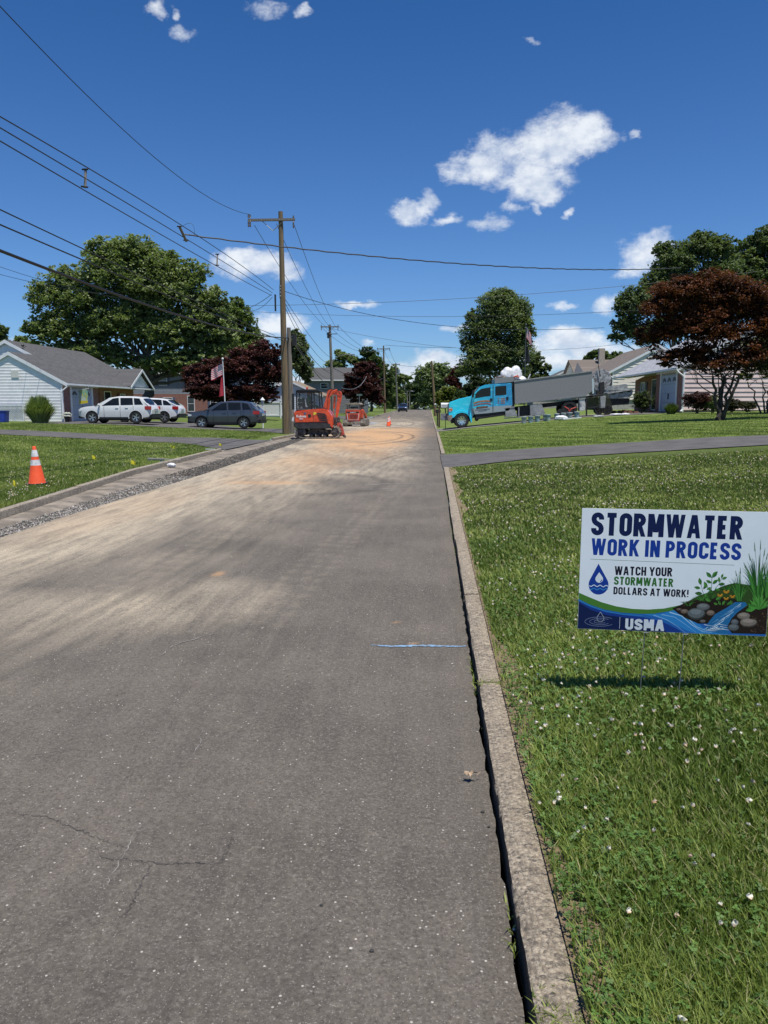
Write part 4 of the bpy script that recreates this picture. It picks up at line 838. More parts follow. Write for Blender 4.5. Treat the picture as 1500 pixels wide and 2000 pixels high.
for i in range(9): aw._add([(-.55 + 0 * i, 6.3 + i * .55, 2.45), (-.55, 6.3 + (i + .92) * .55, 2.45), (-1.5, 6.3 + (i + .92) * .55, 1.98), (-1.5, 6.3 + i * .55, 1.98)], [(0, 1, 2, 3)])
aw.build('awning', mat('awning_cloth', (.42, .40, .34), .8, col2=(.3, .28, .2), vs=8), hr)
# decorative house flag and planter belong to the left house's front
def simple_house(name, label, x, y, zb, wx, wy, h, ridge, rise, M_side, M_roof, wins=(), low=None, step=.25, face='y'):
    """plain gabled house; ridge 'x' or 'y'; walls toward the camera (-y) carry windows wins=(a0,a1,z0,z1,shutters)"""
    r = thing(name, label, 'house', (x, y, zb)); MB().box(.05, wx - .05, .05, wy - .05, -1.5, h - .02).build('wall', M_found, r); P = lambda a, o, z: (a, -o, z)
    z0 = .1
    if low: MB().box(0, wx, -.03, .04, -1, low).build('brick_front', M_brick, r); z0 = low + .02
    prof = [(0, z0), (wx, z0), (wx, h), (wx / 2, h + rise), (0, h)] if ridge == 'y' else [(0, z0), (wx, z0), (wx, h), (0, h)]
    siding(r, P, prof, step, M_side, single=False)
    siding(r, lambda a, o, z: (wx + o, a, z), [(0, z0), (wy, z0), (wy, h), (wy / 2, h + (rise if ridge == 'x' else 0)), (0, h)] if ridge == 'x' else [(0, z0), (wy, z0), (wy, h), (0, h)], step, M_side, single=False)
    siding(r, lambda a, o, z: (-o, a, z), [(0, z0), (wy, z0), (wy, h), (wy / 2, h + (rise if ridge == 'x' else 0)), (0, h)] if ridge == 'x' else [(0, z0), (wy, z0), (wy, h), (0, h)], step, M_side, single=False)
    for w_ in wins: window(r, P, *w_[:4], shut=w_[4] if len(w_) > 4 else None, shm=M_blu)
    o = .35; k = rise / ((wx if ridge == 'y' else wy) / 2)
    if ridge == 'y':
        for sx in (0, 1):
            a = (-o, h - k * o) if sx == 0 else (wx + o, h - k * o); slab(r, 'roof', M_roof, [(a[0], -o, a[1] + .1), (wx / 2, -o, h + rise + .1), (wx / 2, wy + o, h + rise + .1), (a[0], wy + o, a[1] + .1)])
            MB()._add([(a[0], -o - .02, a[1] + .1), (wx / 2, -o - .02, h + rise + .1), (wx / 2, -o - .02, h + rise - .12), (a[0], -o - .02, a[1] - .12)], [(0, 1, 2, 3)]).build('rake_board', M_white, r)
    else:
        for sy in (0, 1):
            a = (-o, h - k * o) if sy == 0 else (wy + o, h - k * o); slab(r, 'roof', M_roof, [(-o, a[0], a[1] + .1), (wx + o, a[0], a[1] + .1), (wx + o, wy / 2, h + rise + .1), (-o, wy / 2, h + rise + .1)])
        MB().box(-o, wx + o, -o - .1, -o - .01, h - k * o - .1, h - k * o + .08).build('gutter', M_white, r)
    return r
def hx(px, Y): return at(px, 800, Y).x
M_gs = mat('slate_siding', (.24, .27, .31), .6, var=.06, vs=1.5); M_gy = mat('grey_siding', (.20, .20, .215), .6, var=.06, vs=1.5)
k = 92 / F
simple_house('two_storey_house', 'blue-grey two-storey house with brick ground floor seen under the big maple', hx(262, 92), 92, .8, 12.5, 8, 4.9, 'x', 1.7, M_gs, M_rg, [(3.2, 4.2, 3.3, 4.5, .3), (8.2, 9.2, 3.3, 4.5, .3), (3.6, 4.8, .7, 1.9, .3), (9.4, 10.6, .7, 1.9, .3), (6.6, 7.5, .2, 2.1)], low=2.3)
hp = simple_house('white_gable_house', 'white sided gable house with tan roof behind the excavator', hx(505, 98), 98, .5, 8, 9, 2.55, 'y', 1.8, mat('white_siding_far', (.60, .64, .70), .5, var=.05), mat('tan_shingles', (.23, .18, .13), .95, var=.15, vs=4), [(5.0, 6.1, 1, 2.2)])
MB().box(2.1, 2.8, 1.0, 1.8, 3.2, 6.0).build('chimney', M_white, hp)
simple_house('two_storey_house', 'grey two-storey house beyond the excavator boom', hx(595, 122), 122, .5, 9.5, 8, 5.4, 'x', 1.9, M_gy, M_rg, [(2.6, 3.8, 3.9, 4.8), (7.2, 8.3, 3.3, 4.8, .3), (2, 3.4, .8, 2)])
simple_house('dark_roof_house', 'house with dark roof and white lattice gable behind the truck bed', hx(1052, 118), 118, 2.6, 9.5, 9, 2.5, 'y', 2.2, M_gs, M_rg)
simple_house('white_roof_garage', 'low building with a pale flat roof behind the truck bed', hx(1040, 100), 100, 2.4, 6, 6, 2.0, 'x', .6, M_white, mat('pale_roof', (.55, .57, .6), .6))
simple_house('brown_roof_house', 'brown roofed house with a brick chimney beyond the grey disc', hx(1125, 96), 96, 2.8, 8, 9, 2.6, 'x', 2.0, M_cream, M_rb)
MB().box(3.2, 3.9, 3, 3.7, 3.6, 6.0).build('chimney', mat('pale_brick', (.45, .40, .35), .9), bpy.data.objects['brown_roof_house'])
# ------------------------------------------------------------------ poles and wires
def polemat(name, c, c2):
    m = bpy.data.materials.new(name); m.use_nodes = True; t = NT(m.node_tree); b = t.n['Principled BSDF']; tcn = t.new('ShaderNodeTexCoord')
    mp = t.new('ShaderNodeMapping'); mp.inputs['Scale'].default_value = (14, 14, .5); t.l.new(tcn.outputs['Object'], mp.inputs[0])
    t.l.new(t.mix(t.ramp(t.noise(mp.outputs[0], 1.5, 6, .7), .35, .65), c, c2), b.inputs['Base Color']); b.inputs['Roughness'].default_value = .9; return m
M_pole = polemat('pole_wood', (.21, .155, .085), (.10, .072, .045)); M_pole2 = polemat('old_pole_wood', (.24, .22, .19), (.10, .09, .08))
M_ins = mat('insulator', (.12, .10, .09), .3); M_steel = mat('galvanised_steel', (.35, .36, .37), .45, metal=.7); M_wire = mat('wire', (.025, .026, .028), .6); M_cable = mat('cable_black', (.008, .008, .009), .5)
def pole(label, Y, bpx, tpx, tpy, r=.15, m=None, arm=None, arms2=None, name='utility_pole', extra=None):
    base = gpx(bpx, Y); top = at(tpx, tpy, Y) - base; o = thing(name, label, 'utility pole', base); H = top.z
    n = 10; pts = [Vector((top.x * t, 0, top.z * t)) for t in [i / n for i in range(n + 1)]]; pts[0].z = -.3
    MB().tube(pts, [r * (1.15 - .45 * i / n) for i in range(n + 1)], 12).build('shaft', m or M_pole, o, smooth=True)
    S = lambda h: Vector((top.x * h / H, 0, h))
    if arm:
        h, a0, a1, tilt = arm; c = S(H - h); MB().box(a0, a1, -.19, -.07, -.06, .06).build('crossarm', m or M_pole2, o, bevel=.01).location = c
        o.children[-1].rotation_euler = (0, tilt, 0)
        for x in ([a0 + .08, a1 - .08] if extra != 'dead' else [a0 + .03, a0 + .12, a1 - .08]):
            b = MB().lathe([(.02, 0), (.05, .03), (.03, .06), (.055, .09), (.03, .12), (.045, .16), (.01, .18)], 8, (c.x + x, -.13, c.z + .06 - x * tilt))
            b.lathe([(.02, -.06), (.05, -.12), (.03, -.16), (.05, -.22), (.03, -.27), (.05, -.33), (.015, -.4)], 8, (c.x + x, -.16, c.z - x * tilt))
            b.build('insulator', M_ins, o, smooth=True)
        MB().tube([c + Vector((a0 * .5, -.1, -a0 * .5 * tilt)), c + Vector((0, -.15, -.55))], .02, 5).tube([c + Vector((a1 * .5, -.1, -a1 * .5 * tilt)), c + Vector((0, -.15, -.55))], .02, 5).build('arm_brace', M_steel, o)
    return o, (lambda h: base + S(h)), H
p1, P1f, H1 = pole('tall brown utility pole with a crossarm, nearest to the camera on the left verge', 41, 558, 533, 414, .165, arm=(.42, -1.30, 1.15, .035), extra='dead')
b = MB(); c = P1f(H1 - 4.25) - p1.location
for dz in (0, .18, .36, .5): b.lathe([(.03, -.04), (.06, -.02), (.06, .03), (.03, .05)], 8, (c.x + .16, -.08, c.z + dz))
b.box(c.x + .1, c.x + .16, -.1, -.02, c.z - .1, c.z + .6).build('rack', M_steel, p1)
b = MB().box(c.x - .17, c.x - .1, -.1, .02, c.z - .75, c.z + .1).build('conduit', M_dark, p1)
p1b, P1b, H1b = pole('short grey cut-off pole standing right behind the tall brown one', 42, 569, 564, 640, .15, M_pole2)
MB().box(.12, .34, -.16, .05, H1b - .95, H1b - .38).tube([(.2, -.1, H1b - .3), (.3, -.1, H1b - .1), (.4, -.05, H1b - .25)], .03, 6).build('splice_box', M_dark, p1b, bevel=.02)
MB().tube([(-.12, -.16, 0), (-.2, -.16, H1b - .3)], .04, 6).build('riser_pipe', M_pole2, p1b)
p2, P2f, H2 = pole('pale grey pole with crossarm and streetlamp arm beyond the excavator', 86, 651, 644, 634, .18, M_pole2, arm=(.25, -1.0, 1.0, 0))
b = MB().tube([(-.05, -.15, H2 - 1.1), (-.6, -.15, H2 - .95)], .04, 6).lathe([(.02, -.5), (.14, -.45), (.14, .1), (.05, .16)], 10, (-.45, -.2, H2 - 1.0)).box(-.7, .5, -.12, -.05, H2 - 1.05, H2 - .98)
b.build('transformer', M_dark, p2); MB().tube([(0, -.1, H2 - 4.0), (.7, -.3, H2 - 3.4), (1.6, -.6, H2 - 3.25), (2.0, -.7, H2 - 3.3)], .035, 6).box(1.9, 2.5, -.85, -.6, H2 - 3.38, H2 - 3.25).build('lamp_arm', M_steel, p2)
p3, P3f, H3 = pole('brown pole with crossarm just past the far traffic cones', 134, 752, 749, 675, .17, arm=(.55, -1.1, 1.1, 0))
p4, P4f, H4 = pole('dark pole with a grey transformer above the parked blue car', 182, 776, 773, 709, .2, M_pole2, arm=(.3, -1.0, 1.0, 0))
MB().lathe([(.1, -.6), (.3, -.55), (.3, .5), (.1, .56)], 10, (.3, -.3, H4 - 2)).build('transformer', M_steel, p4)
p5, P5f, H5 = pole('first of two slim far poles past the blue car', 235, 787, 786, 744, .17, M_pole2, arm=(.3, -1.2, .8, 0))
p5b, P5g, H5b = pole('streetlamp pole farthest down the street', 250, 796, 795, 763, .17, M_pole2)
MB().tube([(0, 0, H5b - .2), (.9, -.3, H5b - .1), (1.8, -.3, H5b - .15)], .05, 5).box(1.5, 2.2, -.45, -.2, H5b - .3, H5b - .15).build('lamp_arm', M_steel, p5b)
p6, P6f, H6 = pole('second of two slim far poles past the blue car', 262, 800, 800, 766, .17, M_pole2)
p7, P7f, H7 = pole('bare leaning pole on the right verge beside the mailbox', 106, 850.5, 843, 705, .19)
MB().tube([(-.17, -.02, 1.6), (.17, -.02, 1.6)], .19, 12).build('reflector_band', M_white, p7)
p8, P8f, H8 = pole('slim pole with a lamp right behind the first far pole', 268, 790, 790, 752, .15, M_pole2)
def wire(label, pts, r, m=None, sag=0, n=26, name='overhead_wire', twist=0, cat='wire', ext_=1):
    pts = [Vector(p) for p in pts]; out = []
    if len(pts) == 2: a, b = pts; out = [a.lerp(b, i / n) + Vector((0, 0, -4 * sag * (i / n) * (1 - i / n))) for i in range(n + 1)]
    else:                                   # parabola through three points
        a, c, b = pts; L = (b - a).length; t = min(.95, max(.05, (c - a).dot(b - a) / L / L)); dz = c - a.lerp(b, t); kk = dz / (t * (1 - t))
        out = [a.lerp(b, i / n) + kk * (i / n) * (1 - i / n) for i in range(int(n * ext_) + 1)]
    mid = out[0].copy(); bm_ = MB()
    if twist:
        out = [p + Vector((0, 0, twist * math.sin(i * 2.1))) for i, p in enumerate(out)]
    bm_.tube([p - mid for p in out], r, 5); o = bm_.build(name, m or M_wire, smooth=True, label=label, cat=cat); o.location = mid; return out
def on(X, px, py):                            # point with lateral position X seen at a photo pixel
    d = ray(px, py); t = X / d.x; return Vector((0, 0, CH)) + d * t
def ext(a, b, f): return b + (b - a) * f
def lw(label, X, end, pix, r, m=None, sag=None, n=30):
    """wire that runs from `end` back toward the camera at lateral position X, through the photo pixels pix (last one leaves the frame)"""
    A = [on(X, *p) for p in pix]; last = A[-1]; return wire(label, [end, A[0], last], r, m, n=n, ext_=1.55)
xa = p1.location.x
armL = on(xa - 1.2 - .3, 487, 418)
lw('lone high wire sweeping from the crossarm to the upper left corner of the picture', xa - 1.4, at(488, 419, 41), [(250, 262), (-60, -52)], .012)
tr = []
for nm, p, q, e in (('upper', (250, 375), (-60, 193), (534, 566)), ('middle', (250, 398), (-60, 214), (532, 572)), ('lower', (250, 421), (-60, 240), (530, 577))):
    tr.append(lw(f'{nm} of the three parallel wires held apart by spacers, left of the tall pole', xa - .2, at(*e, 41), [p, q], .013))
def spacer(label, px, t, bt, wd=.03):
    a, b = on(xa - .2, px, t), on(xa - .2, px + (wd > .04) * 14 - 1, bt); o = thing('wire_spacer', label, 'spacer', a); MB().tube([(0, -.02, 0), b - a + Vector((0, -.02, 0))], wd, 6).build('rod', M_pole2, o)
    MB().tube([b - a + Vector((-.08, -.05, .02)), b - a + Vector((.08, -.05, 0))], .02, 6).tube([(-.07, -.05, 0), (.07, -.05, 0)], .02, 6).build('clip', M_dark, o); return a
spacer('spacer rod on the three wires, leftmost of the three', 168, 332, 367); spacer('spacer bar where the cross-street cable joins the three wires', 351, 443, 471, .045); spacer('small dark spacer between the three wires near the white cloud', 425, 497, 519)
lw('upper of two thin black cables crossing the maple from the left edge', xa + .1, at(536, 655, 42), [(250, 527), (-60, 381)], .013, M_cable)
lw('lower of two thin black cables crossing the maple from the left edge', xa + .1, at(560, 668, 42), [(250, 545), (-60, 413)], .015, M_cable)
lw('thick black cable sagging across the maple to the cut-off pole', xa + .1, P1b(H1b - .55), [(250, 583), (-60, 466)], .03, M_cable)
wire('thin service wire from the left edge into the maple crown, upper', [at(-40, 507, 45), at(300, 590, 60)], .014, sag=.4); wire('thin service wire from the left edge into the maple crown, lower', [at(-40, 525, 45), at(240, 575, 62)], .014, sag=.3)
J = at(360, 458, 27); wire('wavy twisted cable crossing the whole street from the spacer bar to the right trees', [J, at(700, 498, 31), at(1330, 523, 45)], .025, n=90, twist=.012)
wire('loose loop of wire at the spacer bar', [at(352, 445, 27), at(372, 436, 27), at(379, 462, 27)], .006, n=12)
wire('service wire rising right behind the ash tree into the red maple', [at(480, 597, 60), at(900, 583, 60), at(1480, 530, 60)], .014, n=40); wire('upper thin wire crossing behind the solitary tree to the red maple', [at(480, 608, 64), at(900, 618, 62), at(1420, 594, 55)], .013, n=40)
wire('service drop sloping from the tall pole rack past the solitary tree', [at(556, 569, 41), at(780, 625, 50), at(1180, 640, 62)], .016, n=40); wire('wire at roof height from the solitary tree toward the right', [at(640, 640, 86), at(900, 680, 90), at(1260, 665, 95)], .016, n=40)
wire('service wire falling from the tall pole to the two-storey house', [at(530, 575, 41), at(478, 604, 50)], .015, sag=.1); wire('service wire falling from the tall pole into the spruce', [at(532, 580, 41), at(478, 605, 46)], .012, sag=.3)
for i, (a, b_, nm) in enumerate((((497, 440), (636, 638), 'left'), ((540, 437), (645, 640), 'middle'), ((575, 440), (657, 640), 'right'))):
    wire(f'{nm} one of three high wires dropping from the crossarm to the grey pole beyond', [at(*a, 41), at(*b_, 86)], .015, sag=.55)
for i, (e, s_) in enumerate((((648, 700), .5), ((648, 712), .9), ((649, 722), 1.3))): wire(f'{("upper", "middle", "lower")[i]} one of the three cables from the rack down to the grey pole', [at(546, 566 + 5 * i, 41), at(*e, 86)], .016, sag=s_)
for i, (a, e, r_, s_) in enumerate((((573, 652), (648, 730), .022, .4), ((575, 665), (648, 738), .016, .7), ((575, 672), (649, 760), .03, .3))): wire(f'{("upper", "thin middle", "thick lower")[i]} telephone cable from the cut-off pole to the grey pole', [at(*a, 42), at(*e, 86)], r_, M_cable, sag=s_)
for i, dx in enumerate((-1.0, 0, 1.0)):
    wire(f'{("left", "middle", "right")[i]} wire from the grey pole to the pole past the cones', [P2f(H2 - .2) + Vector((dx, 0, 0)), P3f(H3 - .5) + Vector((dx, 0, 0))], .018, sag=1.4)
    wire(f'{("left", "middle", "right")[i]} wire from the pole past the cones to the transformer pole', [P3f(H3 - .5) + Vector((dx, 0, 0)), P4f(H4 - .3) + Vector((dx, 0, 0))], .02, sag=1.0)
wire('telephone cable from the grey pole to the pole past the cones', [P2f(H2 - 4.6), P3f(H3 - 5.5)], .035, M_cable, sag=.8); wire('telephone cable from the pole past the cones onward', [P3f(H3 - 5.5), P4f(H4 - 4)], .035, M_cable, sag=.8)
wire('distant wire crossing from the far pole tops to the solitary tree', [at(752, 674, 134), at(890, 679, 110)], .022, sag=.1); wire('lower distant wire from the transformer pole over the street', [at(774, 712, 182), at(850, 718, 170)], .03, sag=.2)
wire('looping pale cable hanging from the grey pole in front of the purple tree', [at(667, 757, 88), at(695, 758, 90), at(716, 735, 92)], .03, M_steel, n=16)

# ------------------------------------------------------------------ cars
M_tyre = mat('tyre_rubber', (.018, .018, .018), .85, bump=.3, bs=40); M_rim = mat('alloy_rim', (.62, .63, .65), .3, metal=.8); M_black = mat('black_plastic', (.012, .012, .013), .5)
M_carg = mat('car_glass', (.010, .012, .014), .06, spec=.35, var=.2, vs=1); M_tail = mat('tail_lamp', (.42, .012, .015), .2, coat=.6); M_lamp = mat('head_lamp', (.65, .68, .7), .1, coat=.8); M_plate = mat('licence_plate', (.5, .52, .5), .4)
M_chrome = mat('chrome', (.75, .76, .78), .12, metal=1)
def wheel(parent, x, y, r, side, m_rim=None, w=.23, name='wheel', spokes=5):
    """wheel whose outer face looks to side (-1 = -y)"""
    o = bpy.data.objects.new(name, None); COL.objects.link(o); o.parent = parent; o.location = (x, y, r)
    h = w / 2; MB().lathe([(r * .62, -h), (r * .93, -h), (r, -h * .7), (r, h * .7), (r * .93, h), (r * .62, h)], 28, axis='y', cap=False).build('tyre', M_tyre, o, smooth=True)
    b = MB(); s = side; b.lathe([(r * .66, h * .4 * s), (r * .66, h * .95 * s), (r * .60, h * .95 * s), (r * .58, h * .3 * s)], 28, axis='y', cap=False)
    for k in range(spokes):
        for d in (-.16, .16):
            a = 2 * math.pi * k / spokes + d; ca, sa = math.cos(a), math.sin(a); pa, pb = r * .08, r * .61; t = r * .05
            b._add([(ca * pa - sa * t, h * .8 * s, sa * pa + ca * t), (ca * pa + sa * t, h * .8 * s, sa * pa - ca * t), (ca * pb + sa * t, h * .9 * s, sa * pb - ca * t), (ca * pb - sa * t, h * .9 * s, sa * pb + ca * t),
                    (ca * pa - sa * t, h * .3 * s, sa * pa + ca * t), (ca * pa + sa * t, h * .3 * s, sa * pa - ca * t), (ca * pb + sa * t, h * .4 * s, sa * pb - ca * t), (ca * pb - sa * t, h * .4 * s, sa * pb + ca * t)], [(0,1,2,3),(0,4,5,1),(1,5,6,2),(2,6,7,3),(3,7,4,0)])
    b.lathe([(.01, h * .9 * s), (r * .13, h * .86 * s), (r * .13, h * .3 * s)], 12, axis='y'); b.build('rim', m_rim or M_rim, o, smooth=True)
    MB().lathe([(r * .58, h * .2 * s), (r * .1, h * .25 * s), (r * .02, h * .25 * s)], 20, axis='y').build('brake_disc', M_black, o)
    return o
def interp(pts, x): return float(np.interp(x, [p[0] for p in pts], [p[1] for p in pts]))
def car(name, label, cat, loc, rz, paint, L=4.7, W=1.9, wb=2.8, fo=.95, rw=.37, belt=None, roof=None, sill=.32, wins=None, group=None, dark_lower=True, rim=None):
    """side profile given front (x=0) to rear (x=L); belt = shoulder line, roof = roof line (equal where there is no cabin)"""
    o = thing(name, label, cat, loc, rz, group=group); NX = 46; prof = []; vs = []
    xs = sorted(set([i / NX * L for i in range(NX + 1)] + [.04, .12, L - .04, L - .12] + [p[0] for p in roof]))
    for x in xs:
        zb = interp(belt, x); zt = max(interp(roof, x), zb + .001); e = min(x, L - x)
        hw = W / 2 * (1 - .16 * max(0, 1 - e / .75) ** 2.2 - (.05 * max(0, 1 - e / .12)))
        lo = sill + (.10 * max(0, 1 - e / .5)); cab = max(0, min(1, (zt - zb) / .35)); top = hw * (.985 - .20 * cab * (zt - zb) / .62)
        zm = zb - .0
        ring = [(0, lo), (hw * .86, lo), (hw * .97, lo + .06), (hw * 1.0, (lo + zb) / 2 + .02), (hw * .985, zb - .10), (hw * .955, zb), ]
        if cab > .02: ring += [(hw * .955 + (top - hw * .955) * .5 - .005, zb + (zt - zb) * .5), (top, zb + (zt - zb) * .90), (top * .90, zb + (zt - zb) * .985), (top * .5, zt + .02 * cab), (0, zt + .03 * cab)]
        else: ring += [(hw * .93, zb + .002), (hw * .90, zb + .012), (hw * .8, zb + .025), (hw * .45, zb + .045), (0, zb + .05)]
        vs.append([(x, y, z) for y, z in ring])
    b = MB(); n = len(vs[0]); V = []
    for sd in (-1, 1):
        for r_ in vs: V += [(x, sd * y, z) for x, y, z in r_]
    m_ = len(xs); fs = []
    for s_ in (0, 1):
        o_ = s_ * m_ * n; fs += [(o_ + i * n + k, o_ + i * n + k + 1, o_ + (i + 1) * n + k + 1, o_ + (i + 1) * n + k) for i in range(m_ - 1) for k in range(n - 1)]
    for end in (0, m_ - 1): fs.append(tuple([end * n + k for k in range(n)] + [m_ * n + end * n + k for k in range(n - 1, 0, -1)]))
    b._add(V, fs); me = b.mesh('body', paint)
    bm = bmesh.new(); bm.from_mesh(me); bmesh.ops.remove_doubles(bm, verts=bm.verts, dist=2e-3); bmesh.ops.recalc_face_normals(bm, faces=bm.faces); bm.to_mesh(me); bm.free()
    body = link('body', me, o); wx = (fo, fo + wb)
    cut = MB()
    for x in wx: cut.lathe([(rw * 1.13, -W), (rw * 1.13, -W * .5 + .32), ], 24, (x, 0, rw + .01), 'y'); cut.lathe([(rw * 1.13, W * .5 - .32), (rw * 1.13, W)], 24, (x, 0, rw + .01), 'y')
    co = cut.build('cutter', None, o); bpy.context.view_layer.update(); md = body.modifiers.new('b', 'BOOLEAN'); md.object = co; md.operation = 'DIFFERENCE'; md.solver = 'EXACT'
    dg = bpy.context.evaluated_depsgraph_get(); m2 = bpy.data.meshes.new_from_object(body.evaluated_get(dg)); body.modifiers.clear(); body.data = m2
    bpy.data.objects.remove(co); m2.polygons.foreach_set('use_smooth', [True] * len(m2.polygons)); m2.set_sharp_from_angle(angle=math.radians(32))
    if len(m2.materials) == 0: m2.materials.append(paint)
    # arch lips and dark lower cladding
    for i, x in enumerate(wx):
        for sd in (-1, 1):
            b = MB(); K = 14; ring = [(math.cos(a), math.sin(a)) for a in [math.radians(-12) + math.radians(204) * k / K for k in range(K + 1)]]
            r0, r1 = rw * 1.10, rw * 1.22; z0 = rw + .01; P = lambda c, r, y: (x + c[0] * r, y, z0 + c[1] * r)
            vv = [P(c, r0, sd * (W / 2 - .05)) for c in ring] + [P(c, r0, sd * (W / 2 + .008)) for c in ring] + [P(c, r1, sd * (W / 2 + .004)) for c in ring]; n2 = K + 1
            b._add(vv, [(k, k + 1, n2 + k + 1, n2 + k) for k in range(K)] + [(n2 + k, n2 + k + 1, 2 * n2 + k + 1, 2 * n2 + k) for k in range(K)])
            b.build('wheel_arch', M_black if dark_lower == 2 else paint, o, smooth=True)
            wheel(o, x, sd * (W / 2 - .13), rw, sd, rim)
    b = MB()
    for x in wx: b.box(x - rw * 1.1, x + rw * 1.1, -W / 2 + .33, W / 2 - .33, .25, .8)
    b.box(wx[0], wx[1], -W / 2 + .25, W / 2 - .25, .2, sill + .05); b.build('underbody', M_black, o)
    for sd in (-1, 1):
        MB().box(fo + rw * 1.25, fo + wb - rw * 1.25, *sorted((sd * (W * .43), sd * (W / 2 + .006))), sill - .03, sill + .09).build('side_skirt', M_black, o, bevel=.015)
    # windows: panels lying just outside the cabin's sides
    def side(x, t, sd, off=.012):
        zb = interp(belt, x); zt = interp(roof, x); e = min(x, L - x); hw = W / 2 * (1 - .16 * max(0, 1 - e / .75) ** 2.2); cab = max(0, min(1, (zt - zb) / .35)); top = hw * (.985 - .20 * cab * (zt - zb) / .62)
        y = hw * .955 + (top - hw * .955) * t / .9 if t > .0 else hw * .955; return (x, sd * (y + off), zb + (zt - zb) * t)
    for wdw in wins:
        for sd in (-1, 1):
            (x0, x1, x2, x3) = wdw; lo_, hi_ = .07, .84; N = 8; b = MB(); A = [side(x0 + (x1 - x0) * k / N, lo_, sd) for k in range(N + 1)]; B = [side(x3 + (x2 - x3) * k / N, hi_, sd) for k in range(N + 1)]
            C_ = [tuple((Vector(a) * .5 + Vector(b2) * .5) + Vector((0, sd * .012, 0))) for a, b2 in zip(A, B)]
            b._add(A + C_ + B, [(k, k + 1, N + 2 + k, N + 1 + k) for k in range(N)] + [(N + 1 + k, N + 2 + k, 2 * N + 3 + k, 2 * N + 2 + k) for k in range(N)]); b.build('window', M_carg, o, smooth=True)
    # windscreen and rear glass follow the roof line
    def cross(x0, x1, name):
        b = MB(); R = []
        for k in range(6):
            x = x0 + (x1 - x0) * k / 5; zb, zt = interp(belt, x), interp(roof, x); hw = W / 2 * .955; cab = max(0, min(1, (zt - zb) / .35)); e = min(x, L - x); hw *= (1 - .16 * max(0, 1 - e / .75) ** 2.2); top = hw * (1 - .19 * (zt - zb) / .62)
            R.append([(x, top * .86 * u, zt + .045 * cab - .03 * abs(u) ** 2 + .008) for u in (-1, -.6, -.2, .2, .6, 1)])
        V = [p for r_ in R for p in r_]; b._add(V, [(i * 6 + k, i * 6 + k + 1, (i + 1) * 6 + k + 1, (i + 1) * 6 + k) for i in range(5) for k in range(5)]); b.build(name, M_carg, o, smooth=True)
    ws = [p for p in roof]; cross(ws[1][0] + .12, ws[2][0] - .02, 'windscreen'); cross(ws[-3][0] + .1, ws[-2][0] - .03, 'rear_window')
    for sd in (-1, 1):
        MB().ball((ws[1][0] + .32, sd * (W / 2 + .07), interp(belt, 1.6) + .08), (.07, .12, .08), 8, 6).build('side_mirror', paint, o, smooth=True)
        MB().box(L - .42, L - .02, *sorted((sd * (W / 2 - .22), sd * (W / 2 - .035))), interp(belt, L - .3) - .28, interp(belt, L - .3) - .05).build('tail_light', M_tail, o, bevel=.02)
        MB().box(.05, .5, *sorted((sd * (W / 2 - .3), sd * (W / 2 - .055))), interp(belt, .4) - .26, interp(belt, .4) - .13).build('headlight', M_lamp, o, bevel=.02)
        for x in (wins[0][1] + .02, wins[1][1] - .25): MB().box(x - .28, x - .08, *sorted((sd * (W / 2 - .03), sd * (W / 2 + .015))), interp(belt, x) - .17, interp(belt, x) - .13).build('door_handle', M_chrome if not dark_lower == 2 else paint, o, bevel=.008)
        b = MB()
        for x in (wins[0][1] + .06, wins[1][1] + .0, wins[0][0] + .15): b.box(x - .006, x + .006, *sorted((sd * (W / 2 - .05), sd * (W / 2 + .003))), sill + .12, interp(belt, x) - .03)
        b.build('door_gap', M_black, o)
    MB().box(L - .06, L + .03, -.28, .28, .78, .93).build('licence_plate', M_plate, o); MB().box(L - .2, L + .05, -W / 2 + .12, W / 2 - .12, sill, sill + .28).build('rear_bumper', M_black, o, bevel=.05)
    MB().box(-.04, .2, -W / 2 + .2, W / 2 - .2, sill, sill + .2).build('front_bumper', M_black, o, bevel=.04); MB().box(-.02, .1, -.5, .5, .62, .82).build('grille', M_black, o, bevel=.02)
    return o
def paint(name, c, metal=0): return mat(name, c, .28, metal=metal, var=.02, vs=2, coat=.9)
M_wp1 = paint('pearl_white_paint', (.66, .67, .66)); M_gp = paint('graphite_paint', (.062, .07, .085), .35); M_wp2 = paint('white_paint', (.70, .72, .73)); M_bp2 = paint('dark_blue_paint', (.02, .035, .09), .3)
bA = [(0, .80), (.06, .92), (.22, .99), (.6, 1.05), (1.1, 1.09), (1.6, 1.10), (3, 1.12), (4.2, 1.16), (4.5, 1.14), (4.64, 1.02), (4.72, .84)]
rA = [(0, .5), (1.12, 1.09), (2.0, 1.62), (2.6, 1.71), (3.5, 1.70), (4.1, 1.64), (4.56, 1.13), (4.72, .6)]
wA = [(1.58, 2.72, 2.65, 2.28), (2.8, 3.62, 3.55, 2.76), (3.7, 4.25, 4.0, 3.63)]
x0 = hx(160, 48.6)
car('white_crossover', 'pearl white crossover parked nose-in before the brick ranch garage, nearest of the white cars', 'car', (x0, 48.9, float(zL(x0 + 2.3, 48.9)) + .03), 0, M_wp1, 4.75, 1.93, 2.83, .93, .385, bA, rA, wins=wA)
x0 = hx(226, 52.6)
car('white_crossover', 'white sloping-backed crossover half hidden behind the nearer white one', 'car', (x0, 52.6, float(zL(x0 + 2.3, 52.6)) + .03), 0, M_wp2, 4.7, 1.9, 2.8, .93, .375, bA, [(0, .5), (1.12, 1.09), (2.0, 1.56), (2.7, 1.65), (3.4, 1.62), (3.85, 1.55), (4.5, 1.15), (4.7, .6)], wins=wA)
x0 = hx(373, 48.9)
